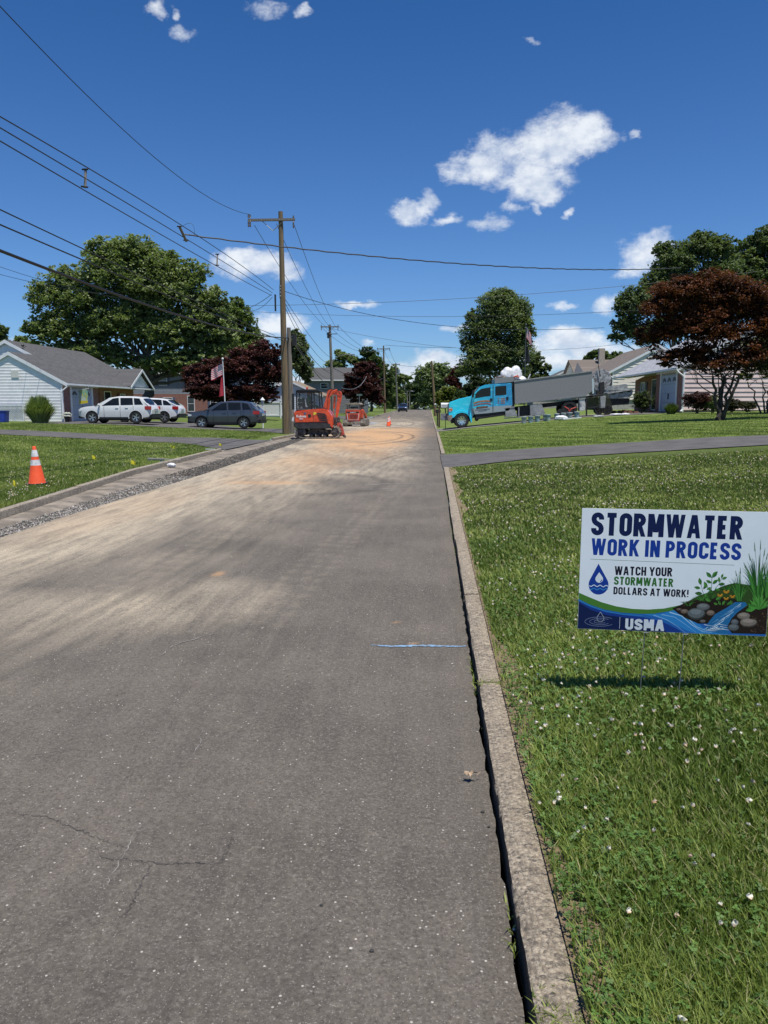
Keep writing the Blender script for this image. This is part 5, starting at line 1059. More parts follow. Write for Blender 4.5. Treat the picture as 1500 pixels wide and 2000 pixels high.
car('grey_crossover', 'dark grey crossover parked in front of the flagpole and purple tree', 'car', (x0, 49.0, float(zL(x0 + 2.3, 49)) + .03), -.04, M_gp, 4.68, 1.86, 2.72, .95, .37, bA, [(0, .5), (1.1, 1.09), (2.0, 1.62), (2.75, 1.71), (3.5, 1.69), (3.95, 1.62), (4.5, 1.14), (4.7, .6)], wins=[(1.58, 2.6, 2.55, 2.22), (2.7, 3.5, 3.45, 2.66), (3.62, 4.15, 3.9, 3.55)], dark_lower=2)
x0 = hx(374, 120)
car('white_utility', 'small white vehicle far back beside the brick house, above the grey hood', 'car', (x0, 120, float(zL(x0 + 2, 120)) + .02), .1, M_wp2, 4.6, 1.85, 2.7, .95, .36, bA, rA, wins=wA)
c_ = gpx(788, 158); bx = car('blue_suv', 'dark blue car facing us at the kerb far down the street', 'car', (c_.x - .2, 158, c_.z), math.pi / 2, M_bp2, 4.7, 1.9, 2.8, .93, .38, bA, rA, wins=wA)
# ------------------------------------------------------------------ text helper
def text(s, name, parent, m, size, loc, rot=(math.pi / 2, 0, 0), sx=1, bold=0, shear=0, ext_=.002, align='CENTER'):
    cu = bpy.data.curves.new('t', 'FONT'); cu.body = s; cu.size = size; cu.align_x = align; cu.offset = bold; cu.extrude = ext_; cu.shear = shear; cu.resolution_u = 3
    o = bpy.data.objects.new('t', cu); COL.objects.link(o); dg = bpy.context.evaluated_depsgraph_get(); me = bpy.data.meshes.new_from_object(o.evaluated_get(dg)); bpy.data.objects.remove(o)
    me.materials.clear(); me.materials.append(m); q = link(name, me, parent); q.location = loc; q.rotation_euler = rot; q.scale = (sx, 1, 1); return q
M_orange = mat('machine_orange', (.66, .085, .026), .45, var=.14, vs=6, coat=.3); M_track = mat('dusty_rubber_track', (.24, .21, .175), .9, var=.3, vs=7, bump=.6, bs=30); M_cab = mat('cab_frame_black', (.018, .02, .022), .45)
M_cw = mat('counterweight', (.035, .036, .04), .6, var=.2); M_dirtst = mat('dirty_steel', (.10, .09, .085), .6, metal=.3, var=.4, vs=9); M_rod = mat('hydraulic_rod', (.7, .7, .7), .15, metal=1); M_hose = mat('rubber_hose', (.015, .015, .015), .6)
M_txtw = mat('white_lettering', (.8, .8, .8), .5, var=0); M_yel = mat('yellow_sticker', (.75, .55, .05), .5, var=0); M_cglass = glassmat('cab_glass', (.10, .13, .13), .82)
# ------------------------------------------------------------------ excavator (profile drawn in metres, x right, z up)
EY = 38.2; EK = EY / F; ep = gpx(620, EY); ep.z = float(zr(EY)) + .02
ex = thing('mini_excavator', 'orange mini excavator with enclosed cab working at the left edge of the street', 'excavator', ep)
def E(px, py): return ((px - 620) * EK, (857 - py) * EK)
def EP(*pts): return [E(*p) for p in pts]
def R2(p, y): return (p[0], y, p[1])
for y0, lx in ((-.62, 0.0), (.42, -.05)):     # two tracks, the machine sits slightly askew
    tk = bpy.data.objects.new('track', None); COL.objects.link(tk); tk.parent = ex
    cx0, cx1, r = -.70 + lx, .92 + lx, .29; lo = []
    K = 10
    for k in range(K + 1): a = math.pi / 2 + math.pi * k / K; lo.append((cx0 + r * math.cos(a), r + .02 + r * math.sin(a)))
    for k in range(K + 1): a = -math.pi / 2 + math.pi * k / K; lo.append((cx1 + r * math.cos(a), r + .02 + r * math.sin(a)))
    b = MB(); inn = [(x * .93 + (cx0 + cx1) / 2 * .07, (z - r - .02) * .84 + r + .02) for x, z in lo]; n = len(lo); W_ = .33
    vs = [(x, y0, z) for x, z in lo] + [(x, y0 + W_, z) for x, z in lo] + [(x, y0, z) for x, z in inn] + [(x, y0 + W_, z) for x, z in inn]
    fs = []
    for i in range(n): j = (i + 1) % n; fs += [(i, j, n + j, n + i), (i, j, 2 * n + j, 2 * n + i), (n + i, n + j, 3 * n + j, 3 * n + i), (2 * n + i, 2 * n + j, 3 * n + j, 3 * n + i)]
    b._add(vs, fs); b.build('belt', M_track, tk)
    b = MB(); per = [Vector((x, 0, z)) for x, z in lo] + [Vector((lo[0][0], 0, lo[0][1]))]; d = 0
    for p, q in zip(per, per[1:]):
        L = (q - p).length; t = (q - p).normalized(); nn = Vector((t.z, 0, -t.x)); s_ = 0
        while d < L:
            c = p + t * d; e = nn * .035
            if (c + e - Vector(((cx0 + cx1) / 2, 0, r))).length < (c - Vector(((cx0 + cx1) / 2, 0, r))).length: e = -e
            b._add([c - t * .03 + Vector((0, y0 + .01, 0)), c + t * .03 + Vector((0, y0 + .01, 0)), c + t * .02 + e + Vector((0, y0 + .02, 0)), c - t * .02 + e + Vector((0, y0 + .02, 0)), c - t * .03 + Vector((0, y0 + W_ - .01, 0)), c + t * .03 + Vector((0, y0 + W_ - .01, 0)), c + t * .02 + e + Vector((0, y0 + W_ - .02, 0)), c - t * .02 + e + Vector((0, y0 + W_ - .02, 0))], [(0,1,2,3),(7,6,5,4),(1,5,6,2),(2,6,7,3),(3,7,4,0)]); d += .12
        d -= L
    b.build('tread', M_track, tk, kind='stuff')
    b = MB()
    for cx, rr in ((cx0, .2), (cx1, .2), (-.25 + lx, .09), (.08 + lx, .09), (.42 + lx, .09)): b.lathe([(rr * .3, y0 - .01), (rr, y0 + .02), (rr, y0 + W_ - .02), (rr * .3, y0 + W_ + .01)], 16, (cx, 0, r + .02 if rr > .1 else .13), 'y')
    b.build('roller', M_dirtst, tk, smooth=True)
MB().box(-.45, .6, -.35, .5, .18, .42).lathe([(.38, .40), (.38, .58)], 20, (0, 0, 0)).build('undercarriage', M_dirtst, ex)
MB().prism([(-1.02, .08), (-.9, .06), (-.86, .4), (-.95, .42)], -.75, .75).box(-.9, -.5, -.3, -.2, .15, .3).box(-.9, -.5, .2, .3, .15, .3).build('dozer_blade', M_dirtst, ex, bevel=.01)
# upper body
MB().prism(EP((577,826.5),(579,836.5),(590,839.5),(640,838),(650,838),(650,828),(640,826)), -.72, .70).build('counterweight', M_cw, ex, bevel=.06)
MB().prism(EP((578,805),(579,828),(640,826),(651,838),(654,832),(652,818),(645,804),(636,800),(615,801)), -.70, .66).build('engine_hood', M_orange, ex, bevel=.05, smooth=True)
MB().box(-.42, .7, -.5, .5, .50, .72).build('turntable', M_dirtst, ex)
b = MB()
for i in range(4): b.prism(EP((622 + i * 1.5, 808 + i * 4.2), (637 + i * 1.2, 809 + i * 4.2), (642 + i, 813 + i * 4.2), (638 + i, 812.5 + i * 4.0), (625 + i * 1.5, 810.5 + i * 4.2)), -.72, -.69)
b.build('vent_slot', M_cab, ex)
MB().box(E(616,0)[0] - .005, E(616,0)[0] + .005, -.712, -.69, E(0,826)[1], E(0,804)[1]).build('panel_gap', M_cab, ex)
text('Kubota', 'lettering', ex, M_txtw, .165, (E(592.5, 0)[0], -.705, E(0, 816.5)[1]), bold=.004)
b = MB(); [b.box(E(589 + k * 1.5, 0)[0], E(590 + k * 1.5, 0)[0], -.71, -.70, E(0, 820.3)[1], E(0, 818.6)[1]) for k in range(5)]; b.build('model_marking', M_txtw, ex)
b = MB().prism([(E(619.5,0)[0] + u * .09, E(0,810)[1] + v * .09) for u, v in ((-1, -.8), (1, .1), (.2, 1), (-1, .9))], -.708, -.69); b.build('sticker', M_yel, ex)
MB().lathe([(.01, -.712), (.06, -.712), (.06, -.69)], 12, (E(600,0)[0], 0, E(0,809)[1]), 'y').build('badge', M_blu, ex)
MB().prism(EP((605.5,811),(611,810.5),(611.5,815),(608,817.5),(606,816)), -.711, -.69).build('latch_recess', M_cab, ex)
MB().prism(EP((616,804),(622,797),(636,798),(642,803),(636,801)), -.45, .55).build('hood_top', M_cw, ex, bevel=.03)
MB().prism(EP((572,818),(577,814),(577,826),(571,823)), -.3, .3).build('rear_reflector', M_white, ex)
# cab: frame bars, roof, glass, seat and driver
cb = bpy.data.objects.new('cab', None); COL.objects.link(cb); cb.parent = ex
C0, C1 = -.12, .80; xa_, xb_, xc_ = E(580,0)[0], E(610,0)[0], E(624,0)[0]; zb_, zt_ = E(0,806)[1], E(0,768)[1]
b = MB()
def barr(x0, z0, x1, z1, y, t=.035): b.tube([(x0, y, z0), (x1, y, z1)], t, 6)
for y in (C0, C1):
    barr(xa_, zb_, xa_, zt_, y); barr(xb_, zb_, xb_ - .02, zt_, y, .04); barr(xc_ + .05, zb_, xc_, zt_, y); barr(xa_, zb_ + .1, xc_, zb_ + .1, y); barr(xa_, zt_, xc_, zt_, y, .04)
for x in (xa_, xc_): b.tube([(x, C0, zt_), (x, C1, zt_)], .035, 6); b.tube([(x, C0, zb_ + .1), (x, C1, zb_ + .1)], .035, 6)
b.build('frame', M_cab, cb)
MB().prism([(xa_ - .06, zt_ + .02), (xa_ - .02, zt_ + .09), (xa_ + .3, zt_ + .13), (xc_ - .1, zt_ + .13), (xc_ + .08, zt_ + .07), (xc_ + .1, zt_ + .01)], C0 - .06, C1 + .06).build('roof', M_cab, cb, bevel=.03)
b = MB(); b.box(xa_ + .03, xb_ - .03, C0 - .004, C0 + .004, zb_ + .14, zt_ - .04).box(xb_ + .03, xc_ - .03, C0 - .004, C0 + .004, zb_ + .14, zt_ - .04); b.build('pane', M_cglass, cb)
b = MB(); b.box(xa_ + .03, xb_ - .03, C1 - .004, C1 + .004, zb_ + .14, zt_ - .04).box(xb_ + .03, xc_ - .03, C1 - .004, C1 + .004, zb_ + .14, zt_ - .04); b.build('pane', M_cglass, cb)
MB().box(xa_ - .004, xa_ + .004, C0 + .04, C1 - .04, zb_ + .14, zt_ - .04).build('pane', M_cglass, cb); MB().box(xc_ + .01, xc_ + .018, C0 + .04, C1 - .04, zb_ + .14, zt_ - .04).build('pane', M_cglass, cb)
MB().box(xa_ - .02, xc_ + .05, C0 - .01, C1, zb_ - .12, zb_ + .12).build('cab_base', M_cab, cb)
b = MB().box(-.72, -.3, .15, .55, zb_, zb_ + .22).prism([(-.78, zb_ + .15), (-.66, zb_ + .15), (-.72, zb_ + .72), (-.8, zb_ + .72)], .15, .55); b.build('seat', M_cab, cb, bevel=.03)
MB().lathe([(.05, 0), (.05, .1), (.03, .13)], 10, (E(599,0)[0], .2, zt_ + .13)).box(E(598,0)[0], E(600,0)[0], .14, .26, zt_ + .10, zt_ + .15).build('beacon', M_orange, cb)
MB().tube([(xa_ - .02, C0 - .1, zt_ - .1), (xa_ - .12, C0 - .18, zt_ - .12)], .015).box(xa_ - .2, xa_ - .08, C0 - .2, C0 - .17, zb_ + .1, zt_ - .08).build('mirror', M_cab, cb, bevel=.01)
# boom, stick, bucket in the plane y = -.15
def arm_prism(name, pts, w, m, par, yc=-.12): return MB().prism(EP(*pts), yc - w / 2, yc + w / 2).build(name, m, par, bevel=.02)
arm_prism('boom', [(631,802),(638,780),(641,766),(647,763),(659,765),(667,767),(669,772),(666,777),(660,774),(650,773),(646,777),(641,803)], .2, M_orange, ex)
arm_prism('stick', [(663,766),(669,770),(668,781),(664,800),(660,818),(656,818),(657,800),(660,783),(659,774)], .15, M_orange, ex)
arm_prism('swing_post', [(642,822),(650,812),(655,825),(652,840),(644,838)], .3, M_orange, ex)
b = MB(); b.tube([R2(E(642,803), -.12), R2(E(645,782), -.12)], .045, 8); b.tube([R2(E(651,768), -.28), R2(E(660,764), -.28)], .04, 8); b.tube([R2(E(655,776), -.12), R2(E(653,800), -.12)], .05, 8); b.build('cylinder', M_orange, ex, smooth=True)
b = MB(); b.tube([R2(E(645,782), -.12), R2(E(647,774), -.12)], .025, 8); b.tube([R2(E(653,800), -.12), R2(E(653,812), -.12)], .03, 8); b.build('piston_rod', M_rod, ex, smooth=True)
for i in range(4): MB().tube([R2(E(640 + i, 800), -.24 + i * .07), R2(E(643 + i * .6, 775), -.24 + i * .07), R2(E(650 + i, 761.5), -.24 + i * .07), R2(E(660, 763), -.22 + i * .05), R2(E(666, 772), -.22 + i * .05)], .012, 5).build('hose', M_hose, ex, smooth=True)
b = MB().box(*sorted((E(652,0)[0], E(664,0)[0])), -.3, .06, E(0,830)[1], E(0,817)[1]).tube([R2(E(652,822), -.2), R2(E(668,838), -.2)], .04, 7).tube([R2(E(654,834), 0), R2(E(666,826), 0)], .05, 7); b.build('coupler', M_dirtst, ex, bevel=.01)
arm_prism('bucket', [(660,827),(665,826),(670,838),(673,851),(667,853),(664,842),(661,853),(655,852),(657,838)], .5, mat('faded_red_steel', (.42, .075, .05), .6, var=.3, vs=8), ex)
b = MB(); 
for k in range(5): b.prism(EP((669,850),(674,851),(675.5,856),(672,855)), -.37 + k * .115, -.32 + k * .115)
b.build('bucket_teeth', M_dirtst, ex)
# ------------------------------------------------------------------ people: one skinned body
M_skin = mat('skin', (.42, .25, .17), .6, var=.05); M_green = mat('green_shirt', (.03, .14, .06), .85, var=.15); M_cap = mat('dark_cap', (.02, .02, .025), .8)
def person(label, loc, rz, joints, edges, radii, shirt, parent_extra=None, name='person'):
    o = thing(name, label, 'person', loc, rz); me = bpy.data.meshes.new('body'); me.from_pydata(joints, edges, []); ob = link('body', me, o); md = ob.modifiers.new('s', 'SKIN')
    for i, r_ in enumerate(radii): me.skin_vertices[0].data[i].radius = (r_, r_)
    me.skin_vertices[0].data[0].use_root = True; sb = ob.modifiers.new('d', 'SUBSURF'); sb.levels = 1; sb.render_levels = 1
    dg = bpy.context.evaluated_depsgraph_get(); m2 = bpy.data.meshes.new_from_object(ob.evaluated_get(dg)); ob.modifiers.clear(); ob.data = m2; m2.materials.clear(); m2.materials.append(shirt); m2.materials.append(M_skin)
    m2.polygons.foreach_set('use_smooth', [True] * len(m2.polygons)); return o, m2
zs_ = zb_ + .24
J = [(0,0,0),(0,0,.22),(-.02,0,.45),(0,0,.58),(.02,0,.66),(.03,0,.76),(.02,.17,.47),(.12,.24,.24),(.34,.2,.2),(.4,.2,.2),(.02,-.17,.47),(.12,-.24,.24),(.34,-.2,.2),(.4,-.2,.2),(.06,.1,0),(.44,.12,.04),(.46,.12,-.3),(.06,-.1,0),(.44,-.12,.04),(.46,-.12,-.3)]
Eg = [(0,1),(1,2),(2,3),(3,4),(4,5),(2,6),(6,7),(7,8),(8,9),(2,10),(10,11),(11,12),(12,13),(0,14),(14,15),(15,16),(0,17),(17,18),(18,19)]
Rr = [.15,.15,.15,.06,.09,.085,.075,.05,.035,.035,.075,.05,.035,.035,.09,.07,.05,.09,.07,.05]
op, mm = person('operator in a green shirt seated in the excavator cab', (ep.x - .5, ep.y + .35, ep.z + zs_), 0, J, Eg, Rr, M_green)
for p in mm.polygons:
    if p.center.z > .54 or (p.center.x > .3 and p.center.z > .12): p.material_index = 1
MB().ball((.02, 0, .78), (.105, .095, .07), 12, 6).prism([(.08, .76), (.2, .75), (.2, .77), (.08, .78)], -.07, .07).build('cap', M_cap, op, smooth=True)
MB().ball((.125, 0, .69), .016, 6, 4).build('nose', M_skin, op)

# ------------------------------------------------------------------ track loader seen from behind
LY = 62; LK = LY / F; lp = gpx(695, LY); lp.z = float(zr(LY)) + .02; ld = thing('track_loader', 'orange compact track loader seen from behind beyond the excavator', 'loader', lp, -.08)
def LX(px): return (px - 694) * LK
def LZ(py): return (831 - py) * LK
M_or2 = mat('faded_orange', (.58, .09, .045), .45, var=.15, vs=4)
for s_ in (-1, 1):
    b = MB(); xo = s_ * .70; pr = [(-1.5, .02), (.7, .02), (.85, .2), (.75, .55), (-1.2, .62), (-1.65, .3)]
    vs = [(xo - .2, y, z) for y, z in pr] + [(xo + .2, y, z) for y, z in pr]; n = 6
    MB()._add([(v[0], -v[1] - .2, v[2]) for v in vs], [tuple(range(n)), tuple(range(2 * n - 1, n - 1, -1))] + [(i, (i + 1) % n, n + (i + 1) % n, n + i) for i in range(n)]).build('track', M_track, ld, bevel=.05)
    b = MB(); [b.box(xo - .19, xo + .19, -.93 , -.88 , .12 + k * .13, .18 + k * .13) for k in range(4)]; b.build('tread', M_track, ld, kind='stuff')
    MB().prism([(-.7, .62), (-.7, 1.28), (-.5, 1.34), (1.2, .9), (1.6, .45), (1.5, .35), (.9, .75), (-.4, 1.12), (-.55, .62)], s_ * .62 - .09, s_ * .62 + .09, 'x').build('lift_arm', M_or2, ld, bevel=.02)
MB().prism([(LX(679), LZ(822)), (LX(677), LZ(805)), (LX(678), LZ(800)), (LX(706), LZ(800)), (LX(707), LZ(806)), (LX(705), LZ(822))], -.85, .6).build('body', M_or2, ld, bevel=.05)
MB().box(LX(679), LX(706), -.95, -.84, LZ(828), LZ(822.5)).build('rear_bumper', M_track, ld, bevel=.03); MB().box(LX(680), LX(704), -.875, -.845, LZ(806), LZ(803.3)).build('name_bar', M_cab, ld, bevel=.01)
MB().prism([(LX(682), LZ(819)), (LX(680), LZ(807)), (LX(682), LZ(805)), (LX(703), LZ(805)), (LX(704), LZ(807)), (LX(702), LZ(819))], -.868, -.85).build('grille_frame', M_white, ld)
MB().prism([(LX(682.7), LZ(818.3)), (LX(681), LZ(807.5)), (LX(682), LZ(805.7)), (LX(703), LZ(805.7)), (LX(703.2), LZ(807.5)), (LX(701.5), LZ(818.3))], -.872, -.852).build('grille', M_or2, ld)
b = MB(); [b.box(LX(686), LX(701), -.878, -.87, LZ(816.6 - k * 1.5), LZ(816.1 - k * 1.5)) for k in range(6)]; b.build('vent_slot', M_cab, ld)
text('KUBOTA', 'lettering', ld, M_txtw, .11, (LX(692), -.88, LZ(805.5)), bold=.002)
b = MB()
for x in (LX(679), LX(704)): b.box(x - .04, x + .04, -.5, -.42, LZ(801), LZ(790)).box(x - .04, x + .04, .45, .53, LZ(801), LZ(790))
b.box(LX(680), LX(703), -.5, -.44, LZ(801), LZ(799)); b.build('cab_frame', M_track, ld)
MB().prism([(LX(674), LZ(790)), (LX(676), LZ(788)), (LX(680), LZ(786.5)), (LX(702), LZ(786.5)), (LX(706), LZ(788.5)), (LX(706), LZ(790))], -.6, .7).build('roof', mat('dusty_tan', (.30, .26, .20), .8, var=.15), ld, bevel=.03)
MB().box(LX(681), LX(702), -.46, -.45, LZ(800), LZ(791)).build('rear_window', M_cglass, ld); MB().box(LX(684), LX(699), -.2, .1, LZ(801), LZ(793)).build('seat', M_cab, ld, bevel=.04)
MB().box(LX(680), LX(703), -.8, -.4, LZ(801), LZ(797.5)).build('engine_cover', mat('dusty_cover', (.34, .22, .17), .8), ld, bevel=.05)

# ------------------------------------------------------------------ dump truck on the sloping driveway
TY = 50.2; TK = TY / F; tp0 = gpx(902, TY); TA = math.radians(6.6)
tk = thing('dump_truck', 'bright blue crew-cab dump truck with grey steel bed parked across the right driveway', 'truck', (tp0.x, 51.4, float(zR(tp0.x, 51)) + .03), rot=(0, -TA, 0))
def T(px, py):
    dx, dz = (px - 902) * TK, (836.5 - py) * TK; c, s = math.cos(TA), math.sin(TA); return (dx * c + dz * s, -dx * s + dz * c)
def TP(*p): return [T(*q) for q in p]
YN, YF = -1.2, 1.2
def truckpaint():
    m = bpy.data.materials.new('blue_wrap'); m.use_nodes = True; t = NT(m.node_tree); b = t.n['Principled BSDF']; tcn = t.new('ShaderNodeTexCoord'); P = tcn.outputs['Object']
    sp = t.new('ShaderNodeSeparateXYZ'); t.l.new(P, sp.inputs[0]); x = sp.outputs[0]; z = sp.outputs[2]
    c = t.mix(t.ramp(x, -.6, 3.4), (.02, .68, .88), (.02, .27, .55)); mp = t.new('ShaderNodeMapping'); mp.inputs['Scale'].default_value = (1, 1, 3); t.l.new(P, mp.inputs[0])
    c = t.mix(t.ramp(t.noise(mp.outputs[0], 2.6, 5, .65), .52, .66, 0, .75), c, (.15, .76, .90)); low = t.ramp(t.m('SUBTRACT', z, t.m('MULTIPLY', t.m('SINE', t.m('MULTIPLY', x, 1.1)), .06)), 1.12, 1.06)
    low = t.m('MULTIPLY', low, t.ramp(x, .72, .78)); c = t.mix(low, c, (.30, .36, .38)); t.l.new(c, b.inputs['Base Color']); b.inputs['Roughness'].default_value = .35; b.inputs['Coat Weight'].default_value = .5; return m
M_wrap = truckpaint(); M_tdark = mat('chassis_black', (.022, .022, .024), .6, var=.3); M_bedm = mat('bed_steel', (.22, .225, .235), .6, metal=.15, var=.08, vs=14, bump=.15, bs=30, col2=(.26, .265, .27)); M_box = mat('toolbox_grey', (.34, .35, .35), .5, metal=.2, var=.12, vs=4)
wc = T(902, 823); rw = .47
arch = [T(920.5, 828), T(919, 817), T(914, 809), T(905, 805), T(896, 806), T(888, 811), T(884.5, 819)]
MB().prism([T(876.5,812), T(877.5,790), T(880,787), T(897,781), T(919,776)] + [T(925,776), T(927,808), T(923.5,815)] + arch + [T(881, 818)], YN + .12, YF - .12).build('hood', M_wrap, tk, bevel=.06)
MB().prism([T(920,778), T(924.5,771.5), T(931,764), T(938,757.5), T(946,754.5), T(960,753.2), T(996,751.5), T(998.5,793), T(992,804), T(950,809), T(927,811), T(923.5,804)], YN, YF).build('cab', M_wrap, tk, bevel=.05)
MB().prism(TP((898,805),(906,804),(915,808),(921,817),(922.5,826),(920,826),(917,816),(911,809.5),(902,807.5),(893,810),(887,817),(884,817),(887,810),(892,806)), YN + .06, YN + .2).build('fender_lip', M_wrap, tk)
for y in (YN - .006, YF - .002):
    MB().prism(TP((930.5,768.5),(938,762.3),(956.3,759.2),(956.6,775.6),(942,777.5),(927.5,780.2),(927.5,773)), y, y + .008).build('window', M_carg, tk)
    MB().prism(TP((965.2,757.6),(986.2,756.2),(986.6,773.4),(965.6,775.2)), y, y + .008).build('window', M_carg, tk)
MB()._add([(*T(925.5,771.5)[:1], YN + .15, T(925.5,771.5)[1]), (T(925.5,771.5)[0], YF - .15, T(925.5,771.5)[1]), (T(937.3,757.2)[0], YF - .25, T(937.3,757.2)[1] + .01), (T(937.3,757.2)[0], YN + .25, T(937.3,757.2)[1] + .01)], [(0, 1, 2, 3)]).build('windscreen', M_carg, tk).location = (-.04, 0, .03)
MB().prism(TP((875.5,812),(876,790),(878,790),(878.5,812)), -.8, .8).build('grille', mat('grille_grey', (.10, .11, .12), .4), tk); MB().prism(TP((875,824),(874.5,813),(884,812),(884.5,818),(881,824)), YN + .05, YF - .05).build('bumper', mat('bumper_tan', (.30, .24, .2), .6), tk, bevel=.03)
for s_ in (-1, 1): MB().prism(TP((877,806),(877,798),(884,797),(882.5,806)), *sorted((s_ * 1.10, s_ * .8))).build('headlight', M_lamp, tk, bevel=.02); MB().prism(TP((877.5,803.5),(877.5,800.5),(884.5,800),(884,803.5)), *sorted((s_ * 1.105, s_ * 1.04))).build('indicator', mat('amber', (.7, .16, .04), .3), tk)
b = MB()
for px0, py0, py1 in ((924.3, 776, 810), (960.3, 755, 806), (961.2, 755, 806)): a0, a1 = T(px0, py0), T(px0 + .9, py1); b.prism([a0, (a0[0] + .02, a0[1]), (a1[0] + .01, a1[1]), (a1[0] - .01, a1[1])], YN - .004, YN + .01)
b.build('door_gap', M_black, tk)
for px0, py0 in ((957.8, 783), (988.7, 780.5)): MB().prism(TP((px0 - 2.2, py0 - 2.6), (px0 + 2.2, py0 - 2.9), (px0 + 2.2, py0 + 2.6), (px0 - 2.2, py0 + 2.9)), YN - .03, YN + .01).build('door_handle', M_black, tk, bevel=.01)
MB().prism(TP((920,779),(924,778.4),(925.5,765),(922,764.5)), YN - .28, YN - .1).tube([(*T(925,772)[:1], YN - .15, T(925,772)[1]), (T(929,774)[0], YN, T(929,774)[1])], .02).build('side_mirror', M_black, tk, bevel=.02)
M_or3 = mat('orange_lettering', (.55, .20, .04), .5, var=.3, vs=12); M_inkb = mat('dark_lettering', (.02, .03, .06), .5)
def arcband(name, m, a, b_, c, th, y, k=14):     # curved print band through three photo points
    b = MB(); pts = []
    for i in range(k + 1):
        t = i / k; x = (1 - t) ** 2 * a[0] + 2 * t * (1 - t) * c[0] + t * t * b_[0]; yy = (1 - t) ** 2 * a[1] + 2 * t * (1 - t) * c[1] + t * t * b_[1]; pts.append((x, yy))
    rr = random.Random(4); i = 0
    for (p, q) in zip(pts, pts[1:]):
        b.prism(TP((p[0], p[1] - th / 2), (q[0] - .35, q[1] - th / 2), (q[0] - .35, q[1] + th / 2), (p[0] + .1, p[1] + th / 2)), y, y + .006)
    b.build(name, m, tk)
arcband('door_lettering', M_or3, (924, 790), (957.5, 786), (940, 783.5), 3.2, YN - .012); arcband('door_lettering', mat('red_lettering', (.35, .05, .02), .5), (925, 794.4), (958, 791.4), (941, 788.2), 2.2, YN - .012)
MB().prism(TP((930,799.8),(951.5,797.6),(951.5,794.4),(930,796.4)), YN - .010, YN).build('door_decal', M_inkb, tk); arcband('door_lettering', M_or3, (931.5, 797.9), (950.5, 796), (941, 797), 1.3, YN - .018, 9)
for i, (x0_, x1_, yy) in enumerate(((928,956,802.4),(934,950,805))): arcband('door_lettering', M_inkb, (x0_, yy), (x1_, yy - 2), ((x0_ + x1_) / 2, yy - 1), .8, YN - .012, 12)
for i in range(4):
    for x0_, x1_ in ((970.5, 974), (976.5, 984.5)): arcband('door_lettering', M_or3, (x0_, 780.6 + i * 3), (x1_, 780 + i * 3), ((x0_ + x1_) / 2, 780.3 + i * 3), 1.2, YN - .012, 3)
MB().box(-.62, .62, YN + .36, YF - .36, .35, .98).build('wheel_well', M_black, tk)
for y, s_ in ((YN + .2, -1), (YF - .2, 1)):
    w_ = wheel(tk, wc[0], y, rw, s_, mat('polished_wheel', (.8, .8, .8), .2, metal=.9), .3, spokes=8); w_.location.z = wc[1]
rc = T(1107.5, 800)
for y, s_ in ((YN + .28, -1), (YF - .28, 1)): w_ = wheel(tk, rc[0], y, .5, s_, M_tdark, .52, spokes=8); w_.location.z = rc[1]
MB().prism(TP((925,812),(1000,797),(1160,779),(1160,786),(1000,805),(925,818)), -.5, .5).build('chassis', M_tdark, tk)
MB().prism(TP((927,810),(990,803),(990,812),(929,821)), YN + .05, YN + .5).build('running_board', M_tdark, tk, bevel=.03)
MB().tube([(*T(969.5,808)[:1], YN + .35, T(969.5,808)[1]), (T(978,807)[0], YN + .35, T(978,807)[1])], .22, 14).build('fuel_tank', M_rim, tk, smooth=True)
MB().ball((T(931,819)[0], YN + .2, T(931,819)[1]), (.14, .14, .17), 10, 6).build('air_tank', M_tdark, tk, smooth=True)
MB().prism(TP((985,798),(1001,796),(1008,812),(1008,814),(985.5,816)), YN, YN + .6).build('toolbox', M_box, tk, bevel=.015); MB().prism(TP((984.5,799.5),(984.5,797.6),(1003,795.5),(1003.5,797.4)), YN - .03, YN + .6).build('toolbox_lid', M_box, tk)
MB().prism(TP((1009,797),(1032,794),(1032,813),(1009,815)), YN + .25, YN + .6).build('toolbox', M_tdark, tk); MB().prism(TP((1010,797),(1012,797),(1012.5,818),(1010.5,818)), YN, YN + .06).build('bracket', M_box, tk)
MB().prism(TP((1032,792.5),(1054,790.5),(1061,808),(1060,811.5),(1033,813)), YN, YN + .6).build('toolbox', M_box, tk, bevel=.015)
MB().tube([(T(1036.5 + 2 * math.cos(a), 0)[0], YN - .02, T(1036.5 + 2 * math.cos(a), 802 + 2 * math.sin(a))[1]) for a in [k * .7 for k in range(8)]], .012, 5).build('toolbox_handle', M_black, tk)
MB().prism(TP((984,817.5),(1033,813),(1062,810),(1062,812),(984,819.5)), YN + .1, YN + .2).build('side_rail', M_box, tk)
# dump bed with load
bd = bpy.data.objects.new('dump_bed', None); COL.objects.link(bd); bd.parent = tk
bb = [(1001,748),(1146.7,729.3),(1149,766.7),(1137,776),(1003,791)]
MB().prism(TP((1000,749.5),(1000,747),(1147.5,728.2),(1147.5,730.5)), YN - .06, YN + .1).build('top_rail', M_box, bd, bevel=.01)
MB().prism(TP((1003,791.5),(1003,788.8),(1137,773.8),(1137,776.5)), YN - .05, YN + .06).build('bottom_rail', M_bedm, bd, bevel=.01)
MB().prism(TP(*bb), YN - .02, YN + .06).build('side_panel', M_bedm, bd, bevel=.01); MB().prism(TP(*bb), YF - .06, YF + .02).build('side_panel', M_bedm, bd)
MB().prism(TP((1001,748),(1003,748),(1005,791),(1003,791)), YN + .06, YF - .06).build('headboard', M_bedm, bd); MB().prism(TP((1003,782),(1147,763),(1148,768),(1003,790)), YN + .06, YF - .06).build('bed_floor', M_bedm, bd)
MB().prism(TP((1145,729.5),(1147,729.3),(1149,766.7),(1147,768)), YN + .06, YF - .06).build('tailgate', M_bedm, bd)
MB().prism(TP((996,749),(1001,748),(1003,796),(998,797)), YN + .1, YF - .1).build('headboard_frame', M_tdark, tk)
